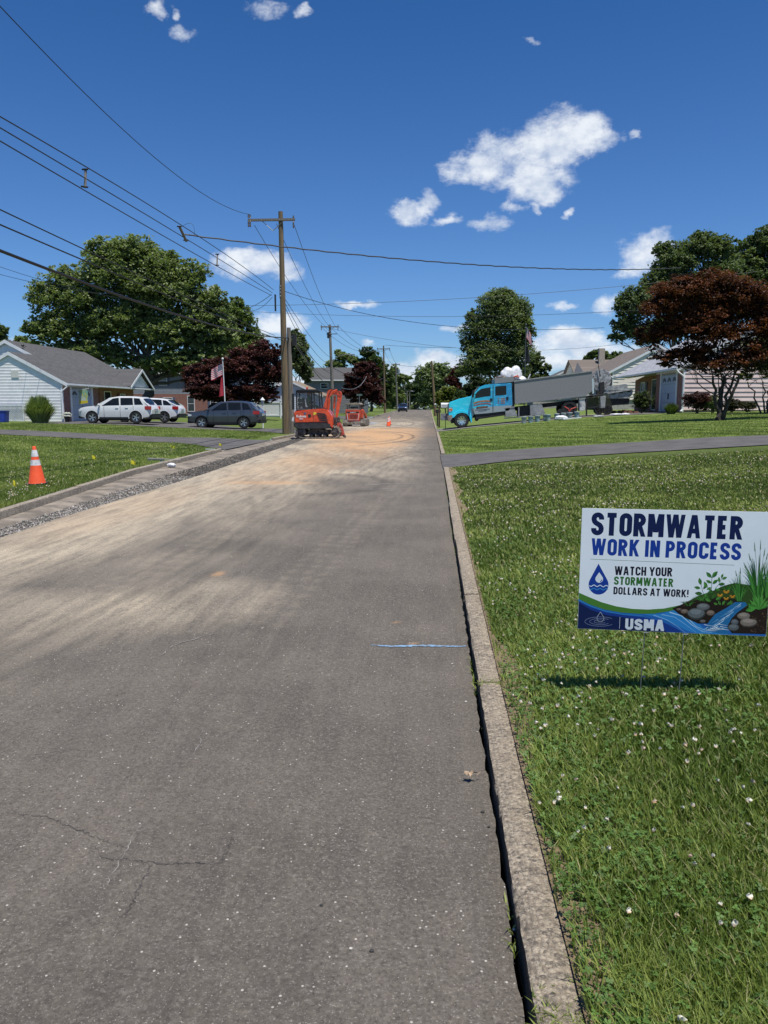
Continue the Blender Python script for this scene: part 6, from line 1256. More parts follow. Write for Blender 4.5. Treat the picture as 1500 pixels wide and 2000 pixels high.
MB().prism(TP((964,742),(1000,739),(1000,749.5),(964,752.5)), YN + .1, YF - .1).build('cab_guard', M_bedm, bd, bevel=.015)
MB().prism(TP((1126,731),(1132,709),(1145,729.3)), YF - .1, YF - .04).build('side_extension', M_bedm, bd)
MB().prism(TP((1148,745),(1151,744),(1153,770),(1150,772)), YN + .1, YF - .2).build('tail_panel', mat('pale_blue_panel', (.42, .58, .66), .5, col2=(.6, .68, .7), vs=4), tk)
MB().prism(TP((1125,782),(1135.5,780.5),(1137,803),(1126,804.5)), YN, YN + .5).build('fluid_tank', mat('white_tank', (.62, .64, .62), .5, col2=(.4, .42, .42), vs=9), tk, bevel=.02); MB().prism(TP((1124.5,783),(1124.5,780.5),(1136.5,779),(1136.5,781.5)), YN - .03, YN + .52).build('tank_lid', M_box, tk)
MB().prism(TP((1151,775),(1171,772),(1171,775),(1151,778)), -1, 1).prism(TP((1137.5,778),(1140,778),(1141,814),(1138.5,814)), YN, YN + .1).prism(TP((1139,797.5),(1164,794.5),(1164,796.8),(1139,800)), YN, YN + .1).build('hitch_frame', M_tdark, tk)
MB().prism(TP((1141,780.5),(1162,778),(1163,795),(1141.5,797.5)), YN + .4, YN + .46).build('mud_panel', mat('olive_panel', (.10, .10, .045), .8), tk)
MB().prism(TP((1164,777),(1175,775.5),(1174,798),(1166,799)), YN, YN + .5).build('rear_toolbox', M_box, tk, bevel=.01)
b = MB()
for k in range(8): b.prism(TP((1174.5,777 + k * 3), (1183,776.5 + k * 3), (1183,777 + k * 3), (1174.5,777.6 + k * 3)), YN + .05, YN + .09)
for px0 in (1174.5, 1182.5): b.prism(TP((px0, 775), (px0 + .9, 775), (px0 + 1.5, 805), (px0 + .6, 805)), YN + .05, YN + .1)
b.prism(TP((1175,778),(1176,778),(1183.5,803),(1182.5,803)), YN + .03, YN + .06); b.build('ladder', M_tdark, tk)
# load and things lying on the truck
def crumple(name, label, cat, c, r, m, seed=1, n=26, group=None):
    bm = bmesh.new(); bmesh.ops.create_icosphere(bm, subdivisions=4, radius=1); q = Vector((seed * 3.1, 1.7, .4)); from mathutils import noise as N_
    for v in bm.verts:
        d = 1 + .16 * N_.noise(v.co * 1.6 + q) + .12 * abs(N_.noise(v.co * 4.3 + q)) + .05 * N_.noise(v.co * 10 + q); v.co = Vector((v.co.x * r[0], v.co.y * r[1], max(v.co.z, -.75) * r[2])) * d
    me = bpy.data.meshes.new(name); bm.to_mesh(me); bm.free(); me.materials.append(m); me.polygons.foreach_set('use_smooth', [True] * len(me.polygons)); o = link(name, me, label=label, cat=cat, group=group); o.location = c; return o
M_bag = mat('plastic_bag', (.72, .73, .75), .35, var=.1, vs=3, bump=.6, bs=9)
def tw(px, py, y=0): return at(px, py, 51.4 + y)
crumple('trash_bag', 'big white plastic bag on top of the truck bed, left one', 'bag', tw(991, 733), (.42, .42, .52), M_bag, 1); crumple('trash_bag', 'big white plastic bag on top of the truck bed, right one', 'bag', tw(1005, 732), (.44, .42, .55), M_bag, 2)
crumple('trash_bag', 'small crumpled white bag at the front of the truck bed', 'bag', tw(1018, 742), (.32, .35, .24), M_bag, 3)
lo_ = thing('cardboard_box', 'flattened brown cardboard box on the guard above the truck cab', 'box', tw(975, 741)); MB().box(-.22, .3, -.5, .4, -.12, .16).build('carton', mat('cardboard', (.36, .25, .2), .9), lo_); MB().box(-.23, .31, -.52, -.3, .16, .175).build('flap', mat('cardboard_light', (.45, .36, .3), .9), lo_)
b = MB(); q = random.Random(5)
for i in range(14): a = Vector((q.uniform(-.5, .4), q.uniform(-.4, .4), 0)); b.tube([a, a + Vector((q.uniform(-.5, .5), q.uniform(-.2, .2), q.uniform(.0, .22)))], q.uniform(.015, .04), 5)
b.build('scrap_pile', mat('yellow_green_scrap', (.35, .38, .12), .8, col2=(.5, .46, .38), vs=6), label='yellow-green and pale scrap heaped beside the white bags on the truck', cat='scrap').location = tw(987, 742, -.6)
b = MB().tube([(-.25, 0, -.05), (.1, -.05, .12), (.35, 0, .08)], .05, 6).tube([(-.1, .1, .0), (.3, .1, .2)], .04, 6).build('red_cloth', mat('red_cloth', (.5, .10, .05), .8), label='red cloth lying against the white bag on the truck', cat='cloth'); b.location = tw(1003, 739, -.8)
b = MB().tube([(0, 0, -.4), (.32, 0, .35)], .04, 7).build('white_pipe', M_white, label='short white pipe sticking out of the truck bed', cat='pipe'); b.location = tw(1026, 741, -.3)
# ------------------------------------------------------------------ trailer machine behind the truck
mx = tw(1205, 790); mb = thing('mixer_trailer', 'grey trailer machine with a big round disc behind the dump truck', 'trailer', (mx.x, 52.5, float(zR(mx.x, 52.5))))
def mp_(px, py): v = at(px, py, 52.5); return (v.x - mb.location.x, v.z - mb.location.z)
def MP(*p): return [mp_(*q_) for q_ in p]
M_mg = mat('weathered_grey_paint', (.34, .36, .36), .6, var=.2, vs=5); dc = mp_(1171, 743)
b = MB(); K = 22
vs = [(dc[0] + .66 * math.cos(a) * (1 + .06 * math.sin(3 * a)), -.5, dc[1] + .72 * math.sin(a)) for a in [2 * math.pi * k / K for k in range(K)]]; vs += [(x, y + .10, z) for x, y, z in vs]
b._add(vs, [tuple(range(K)), tuple(range(2 * K - 1, K - 1, -1))] + [(i, (i + 1) % K, K + (i + 1) % K, K + i) for i in range(K)]); b.build('disc', mat('spattered_disc', (.36, .37, .38), .8, var=.35, vs=9, bump=.6, bs=14), mb, bevel=.02)
MB().prism(MP((1166,748),(1176,746),(1177,762),(1173,775),(1168,775)), -.65, -.5).tube([(dc[0] - .1, -.6, dc[1] + .25), (dc[0] - .25, -.6, dc[1] + 1.0)], .03, 6).build('disc_arm', M_tdark, mb, bevel=.02)
MB().box(mp_(1169,0)[0], mp_(1176,0)[0], -.75, -.66, mp_(0,746)[1], mp_(0,741)[1]).build('gearbox', M_mg, mb, bevel=.02)
MB().prism(MP((1187,764),(1192,754),(1220,750),(1222,763)), -.7, .7).build('engine_cover', M_mg, mb, bevel=.05); MB().prism(MP((1180,767),(1232,759),(1232,761.5),(1180,770)), -1.0, 1.0).build('deck', M_mg, mb)
MB().prism(MP((1182,770),(1230,762),(1228,772),(1218,779),(1184,779)), -.9, .9).build('hopper', M_mg, mb, bevel=.04)
b = MB(); [b.prism(MP((1188 + k * 15, 771.5 - k * 2.3), (1195 + k * 15, 770.4 - k * 2.3), (1195 + k * 15, 765.6 - k * 2.3), (1188 + k * 15, 766.8 - k * 2.3)), -.92, -.89) for k in range(3)]; b.build('dark_chevron', M_cab, mb)
MB().prism(MP((1186,779),(1224,778),(1222,790),(1190,792)), -.8, .8).build('undercarriage', M_tdark, mb)
for px0 in (1194, 1212): w_ = wheel(mb, mp_(px0, 0)[0], -.75, .33, -1, M_tdark, .25)
# ------------------------------------------------------------------ buckets
M_bk = [mat('bucket_grey', (.36, .41, .43), .5, var=.2, vs=8), mat('bucket_blue', (.27, .38, .46), .5, var=.2, vs=8), mat('bucket_green', (.36, .46, .44), .5, var=.15, vs=8)]; M_rimk = mat('bucket_band', (.10, .12, .13), .6); M_lid = mat('bucket_lid', (.60, .64, .64), .5)
BK = [(1024,826,0,'first',0),(1037,825,1,'second',0),(1050,824,1,'third',0),(1066,823.5,2,'fourth',0),(1071,823.5,2,'fifth',1),(1088,821.5,1,'sixth',0),(1101,820,0,'seventh',0),(1113,819,0,'eighth',0),(1127,818,1,'ninth',0)]
for i, (px0, py0, mi, od, lidd) in enumerate(BK):
    Yb = 47.6 + (.35 if i == 3 else 0); c = gpx(px0, Yb); o = thing('bucket', f'{("grey", "blue-grey", "greenish")[mi]} pail, {od} from the left in the row beside the dump truck', 'bucket', c, rnd.uniform(0, 3), group='pails set out in a row beside the dump truck')
    MB().lathe([(.13, 0), (.155, .36), (.145, .36), (.12, .03)] if False else [(.135, 0), (.158, .38), (.150, .38), (.13, .36)], 16).build('pail', M_bk[mi], o, smooth=True)
    MB().lathe([(.152, .27), (.168, .275), (.170, .30), (.158, .305)], 16).build('band', M_rimk, o)
    MB().tube([(-.16, 0, .3), (-.13, -.1, .17), (0, -.17, .1), (.13, -.1, .17), (.16, 0, .3)], .006, 4).build('bail_handle', M_steel, o)
    MB().lathe([(.16, .37), (.172, .375), (.172, .40), (.05, .405), (.01, .405)], 16).build('lid', M_lid, o)
crumple('white_bag', 'white sack lying before the pails', 'bag', gpx(1097, 46.9) + Vector((0, 0, .13)), (.36, .2, .15), M_bag, 6); 
b = MB().box(-.55, .55, -.1, .1, 0, .05).build('white_board', M_white, label='white board lying on the grass before the pails', cat='board'); b.location = gpx(1118, 46.7) + Vector((0, 0, .03)); b.rotation_euler = (0, -.09, .1)
wbr = thing('wheelbarrow', 'upturned wheelbarrow with red handles behind the pails', 'wheelbarrow', gpx(1104, 48.3)); MB().prism([(-.5, .35), (-.35, .62), (.2, .6), (.35, .4)], -.3, .3).build('tray', M_tdark, wbr, bevel=.03)
MB().tube([(-.1, -.3, .75), (.12, -.3, .62), (.2, -.3, .45)], .035, 6).tube([(.62, -.3, .72), (.3, -.3, .6), (.2, -.3, .45)], .035, 6).build('handle', mat('red_paint', (.5, .05, .04), .5), wbr)
crumple('white_hose_bundle', 'white bundle on the ground right of the ladder', 'bundle', gpx(1206, 49.0) + Vector((0, 0, .07)), (.42, .12, .06), M_bag, 8); crumple('white_rag', 'small white rag near the garden path', 'rag', gpx(1222, 49.2) + Vector((0, 0, .05)), (.25, .15, .08), M_bag, 9)
crumple('tool_pile', 'grey tools lying on the grass under the ladder', 'tools', gpx(1170, 47.2) + Vector((0, 0, .05)), (.35, .2, .08), M_box, 10); wire('black hose trailing from the truck rear to the lawn', [gpx(1160, 49) + Vector((0, 0, .6)), gpx(1172, 47.6) + Vector((0, 0, .02))], .02, M_cable, sag=.1, name='hose', cat='hose')
b = MB(); q = random.Random(8)
for i in range(16): x_, y_ = q.uniform(-1.6, 1.6), q.uniform(-.5, .5); b.box(x_, x_ + q.uniform(.2, .4), y_, y_ + .2, 0, q.uniform(.08, .25))
b.build('brick_pile', M_brick, label='low pile of bricks and stones beside the trailer machine', cat='bricks').location = gpx(1225, 53.2)

# ------------------------------------------------------------------ street furniture and small things
M_cone = mat('cone_orange', (.85, .10, .025), .5, var=.06); M_refl = mat('reflective_white', (.72, .72, .72), .35, var=.12, vs=12); M_base = mat('cone_base', (.05, .045, .04), .8, var=.3)
def cone(label, loc, h=.74, tilt=(0, 0, 0)):
    o = thing('traffic_cone', label, 'traffic cone', loc, rot=tilt); z0 = .045; rr = lambda z: .145 - (.145 - .03) * (z - z0) / (h - z0)
    MB().box(-.19, .19, -.19, .19, 0, .03).prism([(-.19, -.1), (-.1, -.19), (.1, -.19), (.19, -.1), (.19, .1), (.1, .19), (-.1, .19), (-.19, .1)], .03, .048, 'z').build('base', M_base, o, bevel=.012)
    MB().lathe([(rr(z0) + .01, z0), (rr(z0), z0 + .02), (rr(h * .91), h * .91), (rr(h) + .001, h - .01), (rr(h) * .8, h)], 20).build('body', M_cone, o, smooth=True)
    MB().lathe([(rr(h * .52) + .002, h * .52), (rr(h * .66) + .002, h * .66)], 20, cap=False).build('lower_band', M_refl, o, smooth=True); MB().lathe([(rr(h * .74) + .002, h * .74), (rr(h * .91) + .002, h * .91)], 20, cap=False).build('upper_band', M_refl, o, smooth=True); return o
cone('orange traffic cone with two white bands standing on the near left lawn', gpx(64, 13.7), .72, (.03, -.02, .3)); cone('traffic cone on the street past the loader, front one of the pair', gpx(758.5, 61.5)); cone('traffic cone on the street past the loader, partly hidden behind the front one', gpx(760.8, 66))
M_flag = mat('yellow_flag', (.75, .66, .03), .6)
for px0, Y_, l_, an in ((470, 18.5, 0, 0),) : pass
for px0, Y_, s_, l_ in ((174, 19.2, .11, 'small bent yellow marker flag on the left lawn, nearest the cone'), (250, 17.6, .12, 'small yellow marker flag in the grass close to the kerb'), (330, 24.5, .13, 'yellow marker flag beyond the blue broom head'), (425, 28.3, .13, 'yellow marker flag where the left driveway meets the kerb'), (15, 12.6, .05, 'thin faded marker flag at the left edge by the kerb')):
    c = gpx(px0, Y_); o = thing('marker_flag', l_, 'marker flag', c, rnd.uniform(-.5, .5), group='utility marker flags in the left lawn'); MB().tube([(0, 0, 0), (.01, 0, .2)], .0025, 4).build('wire_stem', M_steel, o)
    MB()._add([(0.01, 0, .2), (.01 + s_ * .5, .01, .19), (.01 + s_, -.01, .16), (.01 + s_, .01, .09), (.01 + s_ * .5, 0, .1), (.01, .0, .11), (0.01, .004, .2), (.01 + s_ * .5, .014, .19), (.01 + s_, -.006, .16), (.01 + s_, .014, .09), (.01 + s_ * .5, .004, .1), (.01, .004, .11)], [(0,1,4,5),(1,2,3,4),(11,10,7,6),(10,9,8,7)]).build('flag', M_flag, o)
br_ = thing('push_broom', 'blue push broom head lying on the left lawn by the kerb', 'broom', gpx(301, 20.0) + Vector((0, 0, .06)), -.25); MB().box(-.26, .26, -.04, .04, -.01, .03).build('head', mat('weathered_wood', (.35, .33, .30), .8), br_, bevel=.008)
b = MB(); [b.tube([(-.25 + k * .0175, q.uniform(-.03, .03), -.01), (-.25 + k * .0175 + q.uniform(-.01, .01), -.05 + q.uniform(-.02, .02), -.07)], .006, 4) for k in range(30)]; b.build('bristles', mat('blue_bristles', (.10, .19, .27), .8), br_, kind='stuff')
MB().tube([(.0, .03, .01), (.55, .30, -.02)], .009, 6).build('handle', M_box, br_)
crumple('plastic_bag', 'small white plastic bag in the grass beside the broom', 'bag', gpx(331, 19.6) + Vector((0, 0, .05)), (.11, .08, .06), M_bag, 12); b = MB().box(-.15, .15, -.02, .02, 0, .02).build('stick', M_white, label='short pale stick lying near the left driveway edge', cat='stick'); b.location = gpx(408, 25) + Vector((0, 0, .05))
def gp_road(px, py): d = ray(px, py); t = -CH / d.z; return Vector((d.x * t, d.y * t, 0))
def leafobj(label, p, s, seed):
    q = random.Random(seed); b = MB(); K = 16; pts = [(0, 0, .3)]
    for k in range(K): a = 2 * math.pi * k / K; r = (1.0 if k % 3 == 0 else .55) * q.uniform(.75, 1.1); pts.append((r * math.cos(a) * 1.15, r * math.sin(a) * .8, q.uniform(-.1, .6)))
    vs = [(x * s, y * s, z * s + .012) for x, y, z in pts]; b._add(vs + [(x, y, z + .0015) for x, y, z in vs], [(0, k + 1, (k + 1) % K + 1) for k in range(K)] + [(K + 1, K + 1 + (k + 1) % K + 1, K + 1 + k + 1) for k in range(K)])
    b.tube([(s, 0, .01), (s * 1.6, s * .5, .02)], .0015, 4); o = b.build('dry_leaf', mat('dry_leaf', (.48, .36, .25), .8, col2=(.3, .2, .12), vs=40), label=label, cat='leaf'); o.location = p; return o
leafobj('curled dry tan leaf lying on the asphalt beside the kerb', gp_road(918, 1527) + Vector((0, 0, .02)), .028, 3)
for i, (px0, py0, s_, l_) in enumerate(((726, 1861, .007, 'dark pebble on the asphalt in the lower centre'), (685, 1857, .006, 'pale pebble on the asphalt in the lower centre'), (1004, 1818, .006, 'pale pebble close to the shadow of the kerb'), (910, 1372, .007, 'grey pebble just under the blue paint line'), (883, 1298, .007, 'white pebble beside the kerb below the blue line'), (628, 1772, .006, 'dark pebble left of the lower centre'), (955, 1617, .006, 'dark crumb of asphalt beside the kerb'), (943, 1588, .008, 'dark sliver beside the kerb'))):
    b = MB().ball((0, 0, .004), (s_, s_ * .8, s_ * .6), 8, 5, .15, i); o = b.build('pebble', mat('pebble_' + ('dark' if 'dark' in l_ else 'pale'), (.04, .04, .04) if 'dark' in l_ else (.5, .47, .42), .9), smooth=True, label=l_, cat='pebble'); o.location = gp_road(px0, py0) + Vector((0, 0, .018 * max(0, 1 - abs(gp_road(px0, py0).x + 3.4) / 3.8)))
# mailbox and sign post by the truck
c = gpx(858, 56); m_ = thing('mailbox', 'white mailbox on a dark post by the right kerb', 'mailbox', c); kx = 56 / F; pz = lambda py: at(860, py, 56).z - c.z
MB().box(-.06, .06, -.06, .06, -.2, pz(795)).box(-.06, .6, -.05, .05, pz(797.5), pz(796.2)).build('post', mat('post_brown', (.06, .035, .025), .8), m_)
pr = [(-.12, 0), (.12, 0), (.12, .22)] + [(.12 * math.cos(a), .22 + .12 * math.sin(a)) for a in (.5, 1, 1.57, 2.1, 2.6)] + [(-.12, .22)]
b = MB().prism([(a + 0, z_ + pz(796)) for a, z_ in pr], .12, .68, 'x'); b.build('box', M_white, m_, bevel=.01); b = MB(); [b.box(.2 + k * .085, .25 + k * .085, -.128, -.118, pz(793.4), pz(791.6)) for k in range(4)]; b.build('house_number_marks', M_dark, m_)
c = gpx(869, 51.6); m_ = thing('newspaper_box', 'grey tube box on a thin post before the truck bumper', 'mailbox', c); pz = lambda py: at(868, py, 51.6).z - c.z; MB().box(.03, .07, -.02, .02, -.1, pz(821)).build('post', M_dark, m_)
MB().box(-.28, .26, -.12, .12, pz(821), pz(807.5)).build('box', mat('box_grey', (.25, .27, .29), .6), m_, bevel=.02); MB().ball((0, -.122, pz(814)), (.1, .004, .05), 8, 4).build('emblem', M_blu, m_)
c = gpx(854.5, 60); m_ = thing('mailbox', 'dark mailbox behind the white one by the right kerb', 'mailbox', c); MB().box(-.05, .05, -.05, .05, -.2, 1.0).build('post', M_dark, m_); MB().box(-.15, .25, -.12, .12, 1.0, 1.28).build('box', M_dark, m_, bevel=.04)
# street sign
c = gpx(702, 88); m_ = thing('street_sign', 'green street name sign on a thin post before the purple tree', 'street sign', c); z_ = at(702, 773, 88).z - c.z; MB().tube([(0, 0, -.2), (0, 0, z_)], .035, 6).build('post', M_steel, m_); MB().box(-.32, .32, -.012, .012, z_, z_ + .2).build('blade', mat('sign_green', (.10, .16, .14), .5), m_)
# flagpoles
M_fb = mat('flag_blue', (.03, .04, .11), .8, var=.05); M_fr = mat('flag_red', (.42, .025, .05), .8, var=.05); M_fw = mat('flag_white', (.60, .58, .60), .8, var=.05)
def us_flag(root, z, x0, L, Hh, ang, s=1, fold=.12):
    """stars and stripes hanging from the pole at height z; ang = droop"""
    f = bpy.data.objects.new('flag', None); COL.objects.link(f); f.parent = root; n = 12
    def P(u, v):  # u along fly 0..1, v down hoist 0..1
        x = s * u * L * math.cos(ang); zz = z - v * Hh - u * L * math.sin(ang) ; return (x0 + x + s * .03 * math.sin(v * 3), fold * math.sin(u * 9 + v * 1.5) * u, zz)
    for k in range(13):
        b = MB(); v0, v1 = k / 13, (k + 1) / 13; u0 = .4 if k < 7 else 0; V = []
        for i in range(n + 1): u = u0 + (1 - u0) * i / n; V += [P(u, v0), P(u, v1)]
        b._add(V, [(2 * i, 2 * i + 2, 2 * i + 3, 2 * i + 1) for i in range(n)]); b.build('stripe', M_fr if k % 2 == 0 else M_fw, f, smooth=True)
    b = MB(); V = []
    for i in range(9):
        for j in range(5): V.append(P(.4 * i / 8, 7 / 13 * j / 4))
    b._add(V, [(i * 5 + j, (i + 1) * 5 + j, (i + 1) * 5 + j + 1, i * 5 + j + 1) for i in range(8) for j in range(4)]); b.build('canton', M_fb, f, smooth=True)
    b = MB()
    for r_ in range(5):
        for k in range(6 if r_ % 2 == 0 else 5): u = .4 * (k + .6 + (.5 if r_ % 2 else 0)) / 6.4; v = 7 / 13 * (r_ + .6) / 5.2; p = Vector(P(u, v)); b.ball(p + Vector((0, -.004, 0)), (.02, .006, .02), 5, 3)
    b.build('star', M_fw, f, kind='stuff'); return f
Y_ = 60; c = gpx(441, Y_); k = Y_ / F; fp = thing('flagpole', 'white flagpole with the stars and stripes above a red flag, behind the grey crossover', 'flagpole', c); H_ = at(437, 702, Y_).z - c.z
MB().tube([(0, 0, -.2), (-.14, 0, H_)], [.05, .03], 8).ball((-.14, 0, H_ + .05), .09, 8, 6).build('pole', M_white, fp, smooth=True)
us_flag(fp, H_ - .3, -.16, .98, .9, .45, -1, .12)
b = MB(); V = []
for i in range(9):
    t = i / 8
    for j in range(5): u = j / 4; V.append((-.13 - .42 * u * (.35 + .65 * t), .1 * math.sin(u * 5 + t * 2), H_ - 1.28 - 1.5 * t - .12 * u))
b._add(V, [(i * 5 + j, (i + 1) * 5 + j, (i + 1) * 5 + j + 1, i * 5 + j + 1) for i in range(8) for j in range(4)]); b.build('red_flag', M_fr, fp, smooth=True)
Y_ = 78; c = gpx(1023.5, Y_); fp = thing('flagpole', 'dark flagpole with a drooping stars and stripes behind the truck bed', 'flagpole', c); H_ = at(1023.5, 635, Y_).z - c.z; MB().tube([(0, 0, -.2), (0, 0, H_)], [.06, .04], 8).ball((0, 0, H_ + .05), .1, 8, 6).build('pole', mat('dark_pole', (.06, .07, .075), .5), fp, smooth=True); us_flag(fp, H_ - .15, .05, .95, 1.05, 1.0, 1, .16)
b = MB(); V = []
for i in range(9):
    for j in range(4): t = i / 8; u = j / 3; V.append((.05 + .5 * u * (.3 + .7 * t), .1 * math.sin(u * 5 + t * 2), H_ - 2.0 - 1.5 * t - .1 * u))
b._add(V, [(i * 4 + j, (i + 1) * 4 + j, (i + 1) * 4 + j + 1, i * 4 + j + 1) for i in range(8) for j in range(3)]); b.build('black_flag', M_dark, fp, smooth=True)
# lamp post
c = gpx(513, 51); m_ = thing('lamp_post', 'white garden lamp post behind the tail of the grey crossover', 'lamp post', c); H_ = at(513, 780, 51).z - c.z; MB().tube([(0, 0, -.1), (0, 0, H_ - .3)], .05, 8).build('post', M_white, m_); MB().lathe([(.05, H_ - .3), (.1, H_ - .27), (.13, H_ - .05)], 6).build('lantern', mat('lantern_glass', (.5, .52, .5), .2), m_); MB().lathe([(.17, H_ - .05), (.06, H_ + .08), (.02, H_ + .14)], 6).build('lantern_cap', M_white, m_)
# white fence
fn = thing('white_fence', 'white solid panel fence behind the lamp post and the twin poles', 'fence', (0, 0, 0)); xa0, xb0 = hx(455, 76), hx(560, 76); fn.location = (xa0, 76, float(zL(xa0, 76))); n_ = int((xb0 - xa0) / .155)
me = MB().box(0, .148, 0, .03, .05, 1.45).mesh('board', M_white)
for i in range(n_): o = link('fence_board', me, fn); o.location = (i * .155, 0, 0)
me = MB().box(-.06, .06, -.06, .06, -.1, 1.6).prism([(-.08, 1.6), (.08, 1.6), (0, 1.72)], -.08, .08).mesh('post', M_white)
for i in range(int((xb0 - xa0) / 2.4) + 1): o = link('fence_post', me, fn); o.location = (i * 2.4, -.05, 0)
MB().box(0, xb0 - xa0, -.04, -.005, 1.4, 1.5).box(0, xb0 - xa0, -.04, -.005, .15, .25).build('rail', M_white, fn)
# left house odds and ends
Y_ = 50.3; xl0, xr0 = hx(-30, Y_), hx(46, Y_); zz = float(zL(xr0, Y_)); lt = thing('lattice_screen', 'white diagonal lattice screen against the left gable wall', 'lattice', (xl0, Y_, zz)); Wd = xr0 - xl0; b = MB()
for i in range(-9, int(Wd / .115) + 1):
    for s_ in (1, -1):
        x0_, x1_ = (i * .115, i * .115 + 1.05); z0_, z1_ = (0, 1.05) if s_ > 0 else (1.05, 0); t0 = max(0, -x0_ / 1.05); t1 = min(1, (Wd - x0_) / 1.05)
        if t1 > t0: a_ = (x0_ + 1.05 * t0, z0_ + (z1_ - z0_) * t0); c_ = (x0_ + 1.05 * t1, z0_ + (z1_ - z0_) * t1); yo = 0 if s_ > 0 else .012; b._add([(a_[0] - .02, yo, a_[1]), (a_[0] + .02, yo, a_[1]), (c_[0] + .02, yo, c_[1]), (c_[0] - .02, yo, c_[1])], [(0, 1, 2, 3)])
b.build('lath', M_white, lt, kind='stuff'); MB().box(0, Wd, -.02, .03, 1.03, 1.1).box(0, Wd, -.02, .03, 0, .07).box(Wd - .06, Wd, -.021, .031, .07, 1.03).build('frame', M_white, lt); MB().box(0, Wd, .1, .12, 0, 1.0).build('backing', mat('lattice_backing', (.45, .47, .5), .8), lt)
c = gpx(4, 47.5); bn_ = thing('recycling_bin', 'blue plastic bin at the far left edge of the picture', 'bin', c); MB().prism([(-.28, 0), (.28, 0), (.33, .68), (-.33, .68)], -.25, .25).build('tub', mat('bin_blue', (.02, .05, .35), .45), bn_, bevel=.03); MB().box(-.36, .36, -.28, .28, .66, .73).build('rim', mat('bin_blue_rim', (.02, .05, .30), .45), bn_, bevel=.02)
c = gpx(125, 50.4); pl = thing('planter', 'dark planter pot with a white plant at the brick garage corner', 'planter', (-24.2, 50.5, float(zL(-24.2, 50.5)))); MB().lathe([(.12, 0), (.2, .35), (.2, .38), (.15, .38)], 12).build('pot', M_tdark, pl, smooth=True); MB().ball((0, 0, .5), (.3, .25, .16), 10, 6, .25, 3).build('plant', mat('pale_petals', (.6, .58, .55), .8, col2=(.15, .2, .1), vs=12), pl)
ff = thing('garden_flag', 'small colourful banner hanging from a rod on the garage front', 'flag', (-24.55, 52.9, .46)); MB().tube([(0, 0, 2.25), (1.0, -.3, 2.35)], .02, 6).build('rod', M_white, ff)
b = MB(); V = []
for i in range(5):
    for j in range(4): V.append((.15 + .75 * i / 4, -.06 - .22 * i / 4 + .03 * math.sin(i * 2 + j), 2.24 - .95 * j / 3 + .02 * i))
def fm():
    m = bpy.data.materials.new('printed_banner'); m.use_nodes = True; t = NT(m.node_tree); b2 = t.n['Principled BSDF']; tcn = t.new('ShaderNodeTexCoord'); sp = t.new('ShaderNodeSeparateXYZ'); t.l.new(tcn.outputs['Object'], sp.inputs[0])
    c2 = t.mix(t.ramp(t.m('ADD', sp.outputs[2], t.m('MULTIPLY', sp.outputs[0], .8)), 2.2, 2.3), (.55, .68, .62), (.25, .50, .38)); c2 = t.mix(t.ramp(t.noise(tcn.outputs['Object'], 7, 2), .5, .58), c2, (.65, .62, .10)); c2 = t.mix(t.ramp(sp.outputs[2], 1.55, 1.5), c2, (.75, .62, .05)); t.l.new(c2, b2.inputs['Base Color']); b2.inputs['Roughness'].default_value = .8; return m
b._add(V, [(i * 4 + j, (i + 1) * 4 + j, (i + 1) * 4 + j + 1, i * 4 + j + 1) for i in range(4) for j in range(3)]); b.build('banner', fm(), ff, smooth=True)
# small vent pipe and aerials
c = at(28, 716, 50.7)
ant = thing('roof_aerial', 'small dark aerial on the roof edge of the left ranch house', 'aerial', at(46, 700, 54)); MB().tube([(0, 0, -.05), (0, 0, .8)], .02, 5).tube([(-.3, 0, -.05), (0, 0, .45)], .012, 5).tube([(.2, 0, -.05), (0, 0, .45)], .012, 5).ball((0, 0, .9), (.12, .12, .09), 8, 5).tube([(0, 0, .7), (.25, 0, .85)], .015, 5).build('mast', M_dark, ant)
# ------------------------------------------------------------------ the stormwater sign
SL, SR = 3.76, 3.69
BLc, BRc, TLc = at(1128, 1227.5, SL), at(1496, 1243, SR), at(1140, 992, SL + .01)
exv = (BRc - BLc).normalized(); W_s = (BRc - BLc).length; up0 = (TLc - BLc); up0.y = 0; up0 -= exv * up0.dot(exv); H_s = up0.length; ezv = up0.normalized(); eyv = ezv.cross(exv)
sg = thing('yard_sign', 'white corrugated yard sign reading STORMWATER WORK IN PROCESS on wire stakes in the right lawn', 'sign', BLc)
sg.matrix_world = Matrix(((exv.x, eyv.x, ezv.x, BLc.x), (exv.y, eyv.y, ezv.y, BLc.y), (exv.z, eyv.z, ezv.z, BLc.z), (0, 0, 0, 1)))
M_sgw = mat('sign_plastic', (.82, .88, .90), .5, spec=.25, var=.02, vs=4); MB().box(0, W_s, 0, .004, 0, H_s).build('board', M_sgw, sg)
gz = float(zR(BLc.x + .3, SL)) - BLc.z
for px_, py_ in ((1262, 1236), (1337, 1239)):
    p = at(px_, py_, 3.73); l = sg.matrix_world.inverted() @ p; x_ = l.x; MB().tube([(x_, .010, .12), (x_ - .004, .008, -.0), (x_ - .015, .006, gz - .08)], .0022, 6).build('stake', M_steel, sg); MB().tube([(x_ - .012, -.002, -.006), (x_ + .012, -.002, -.006)], .0022, 5).build('stake_weld', M_steel, sg)
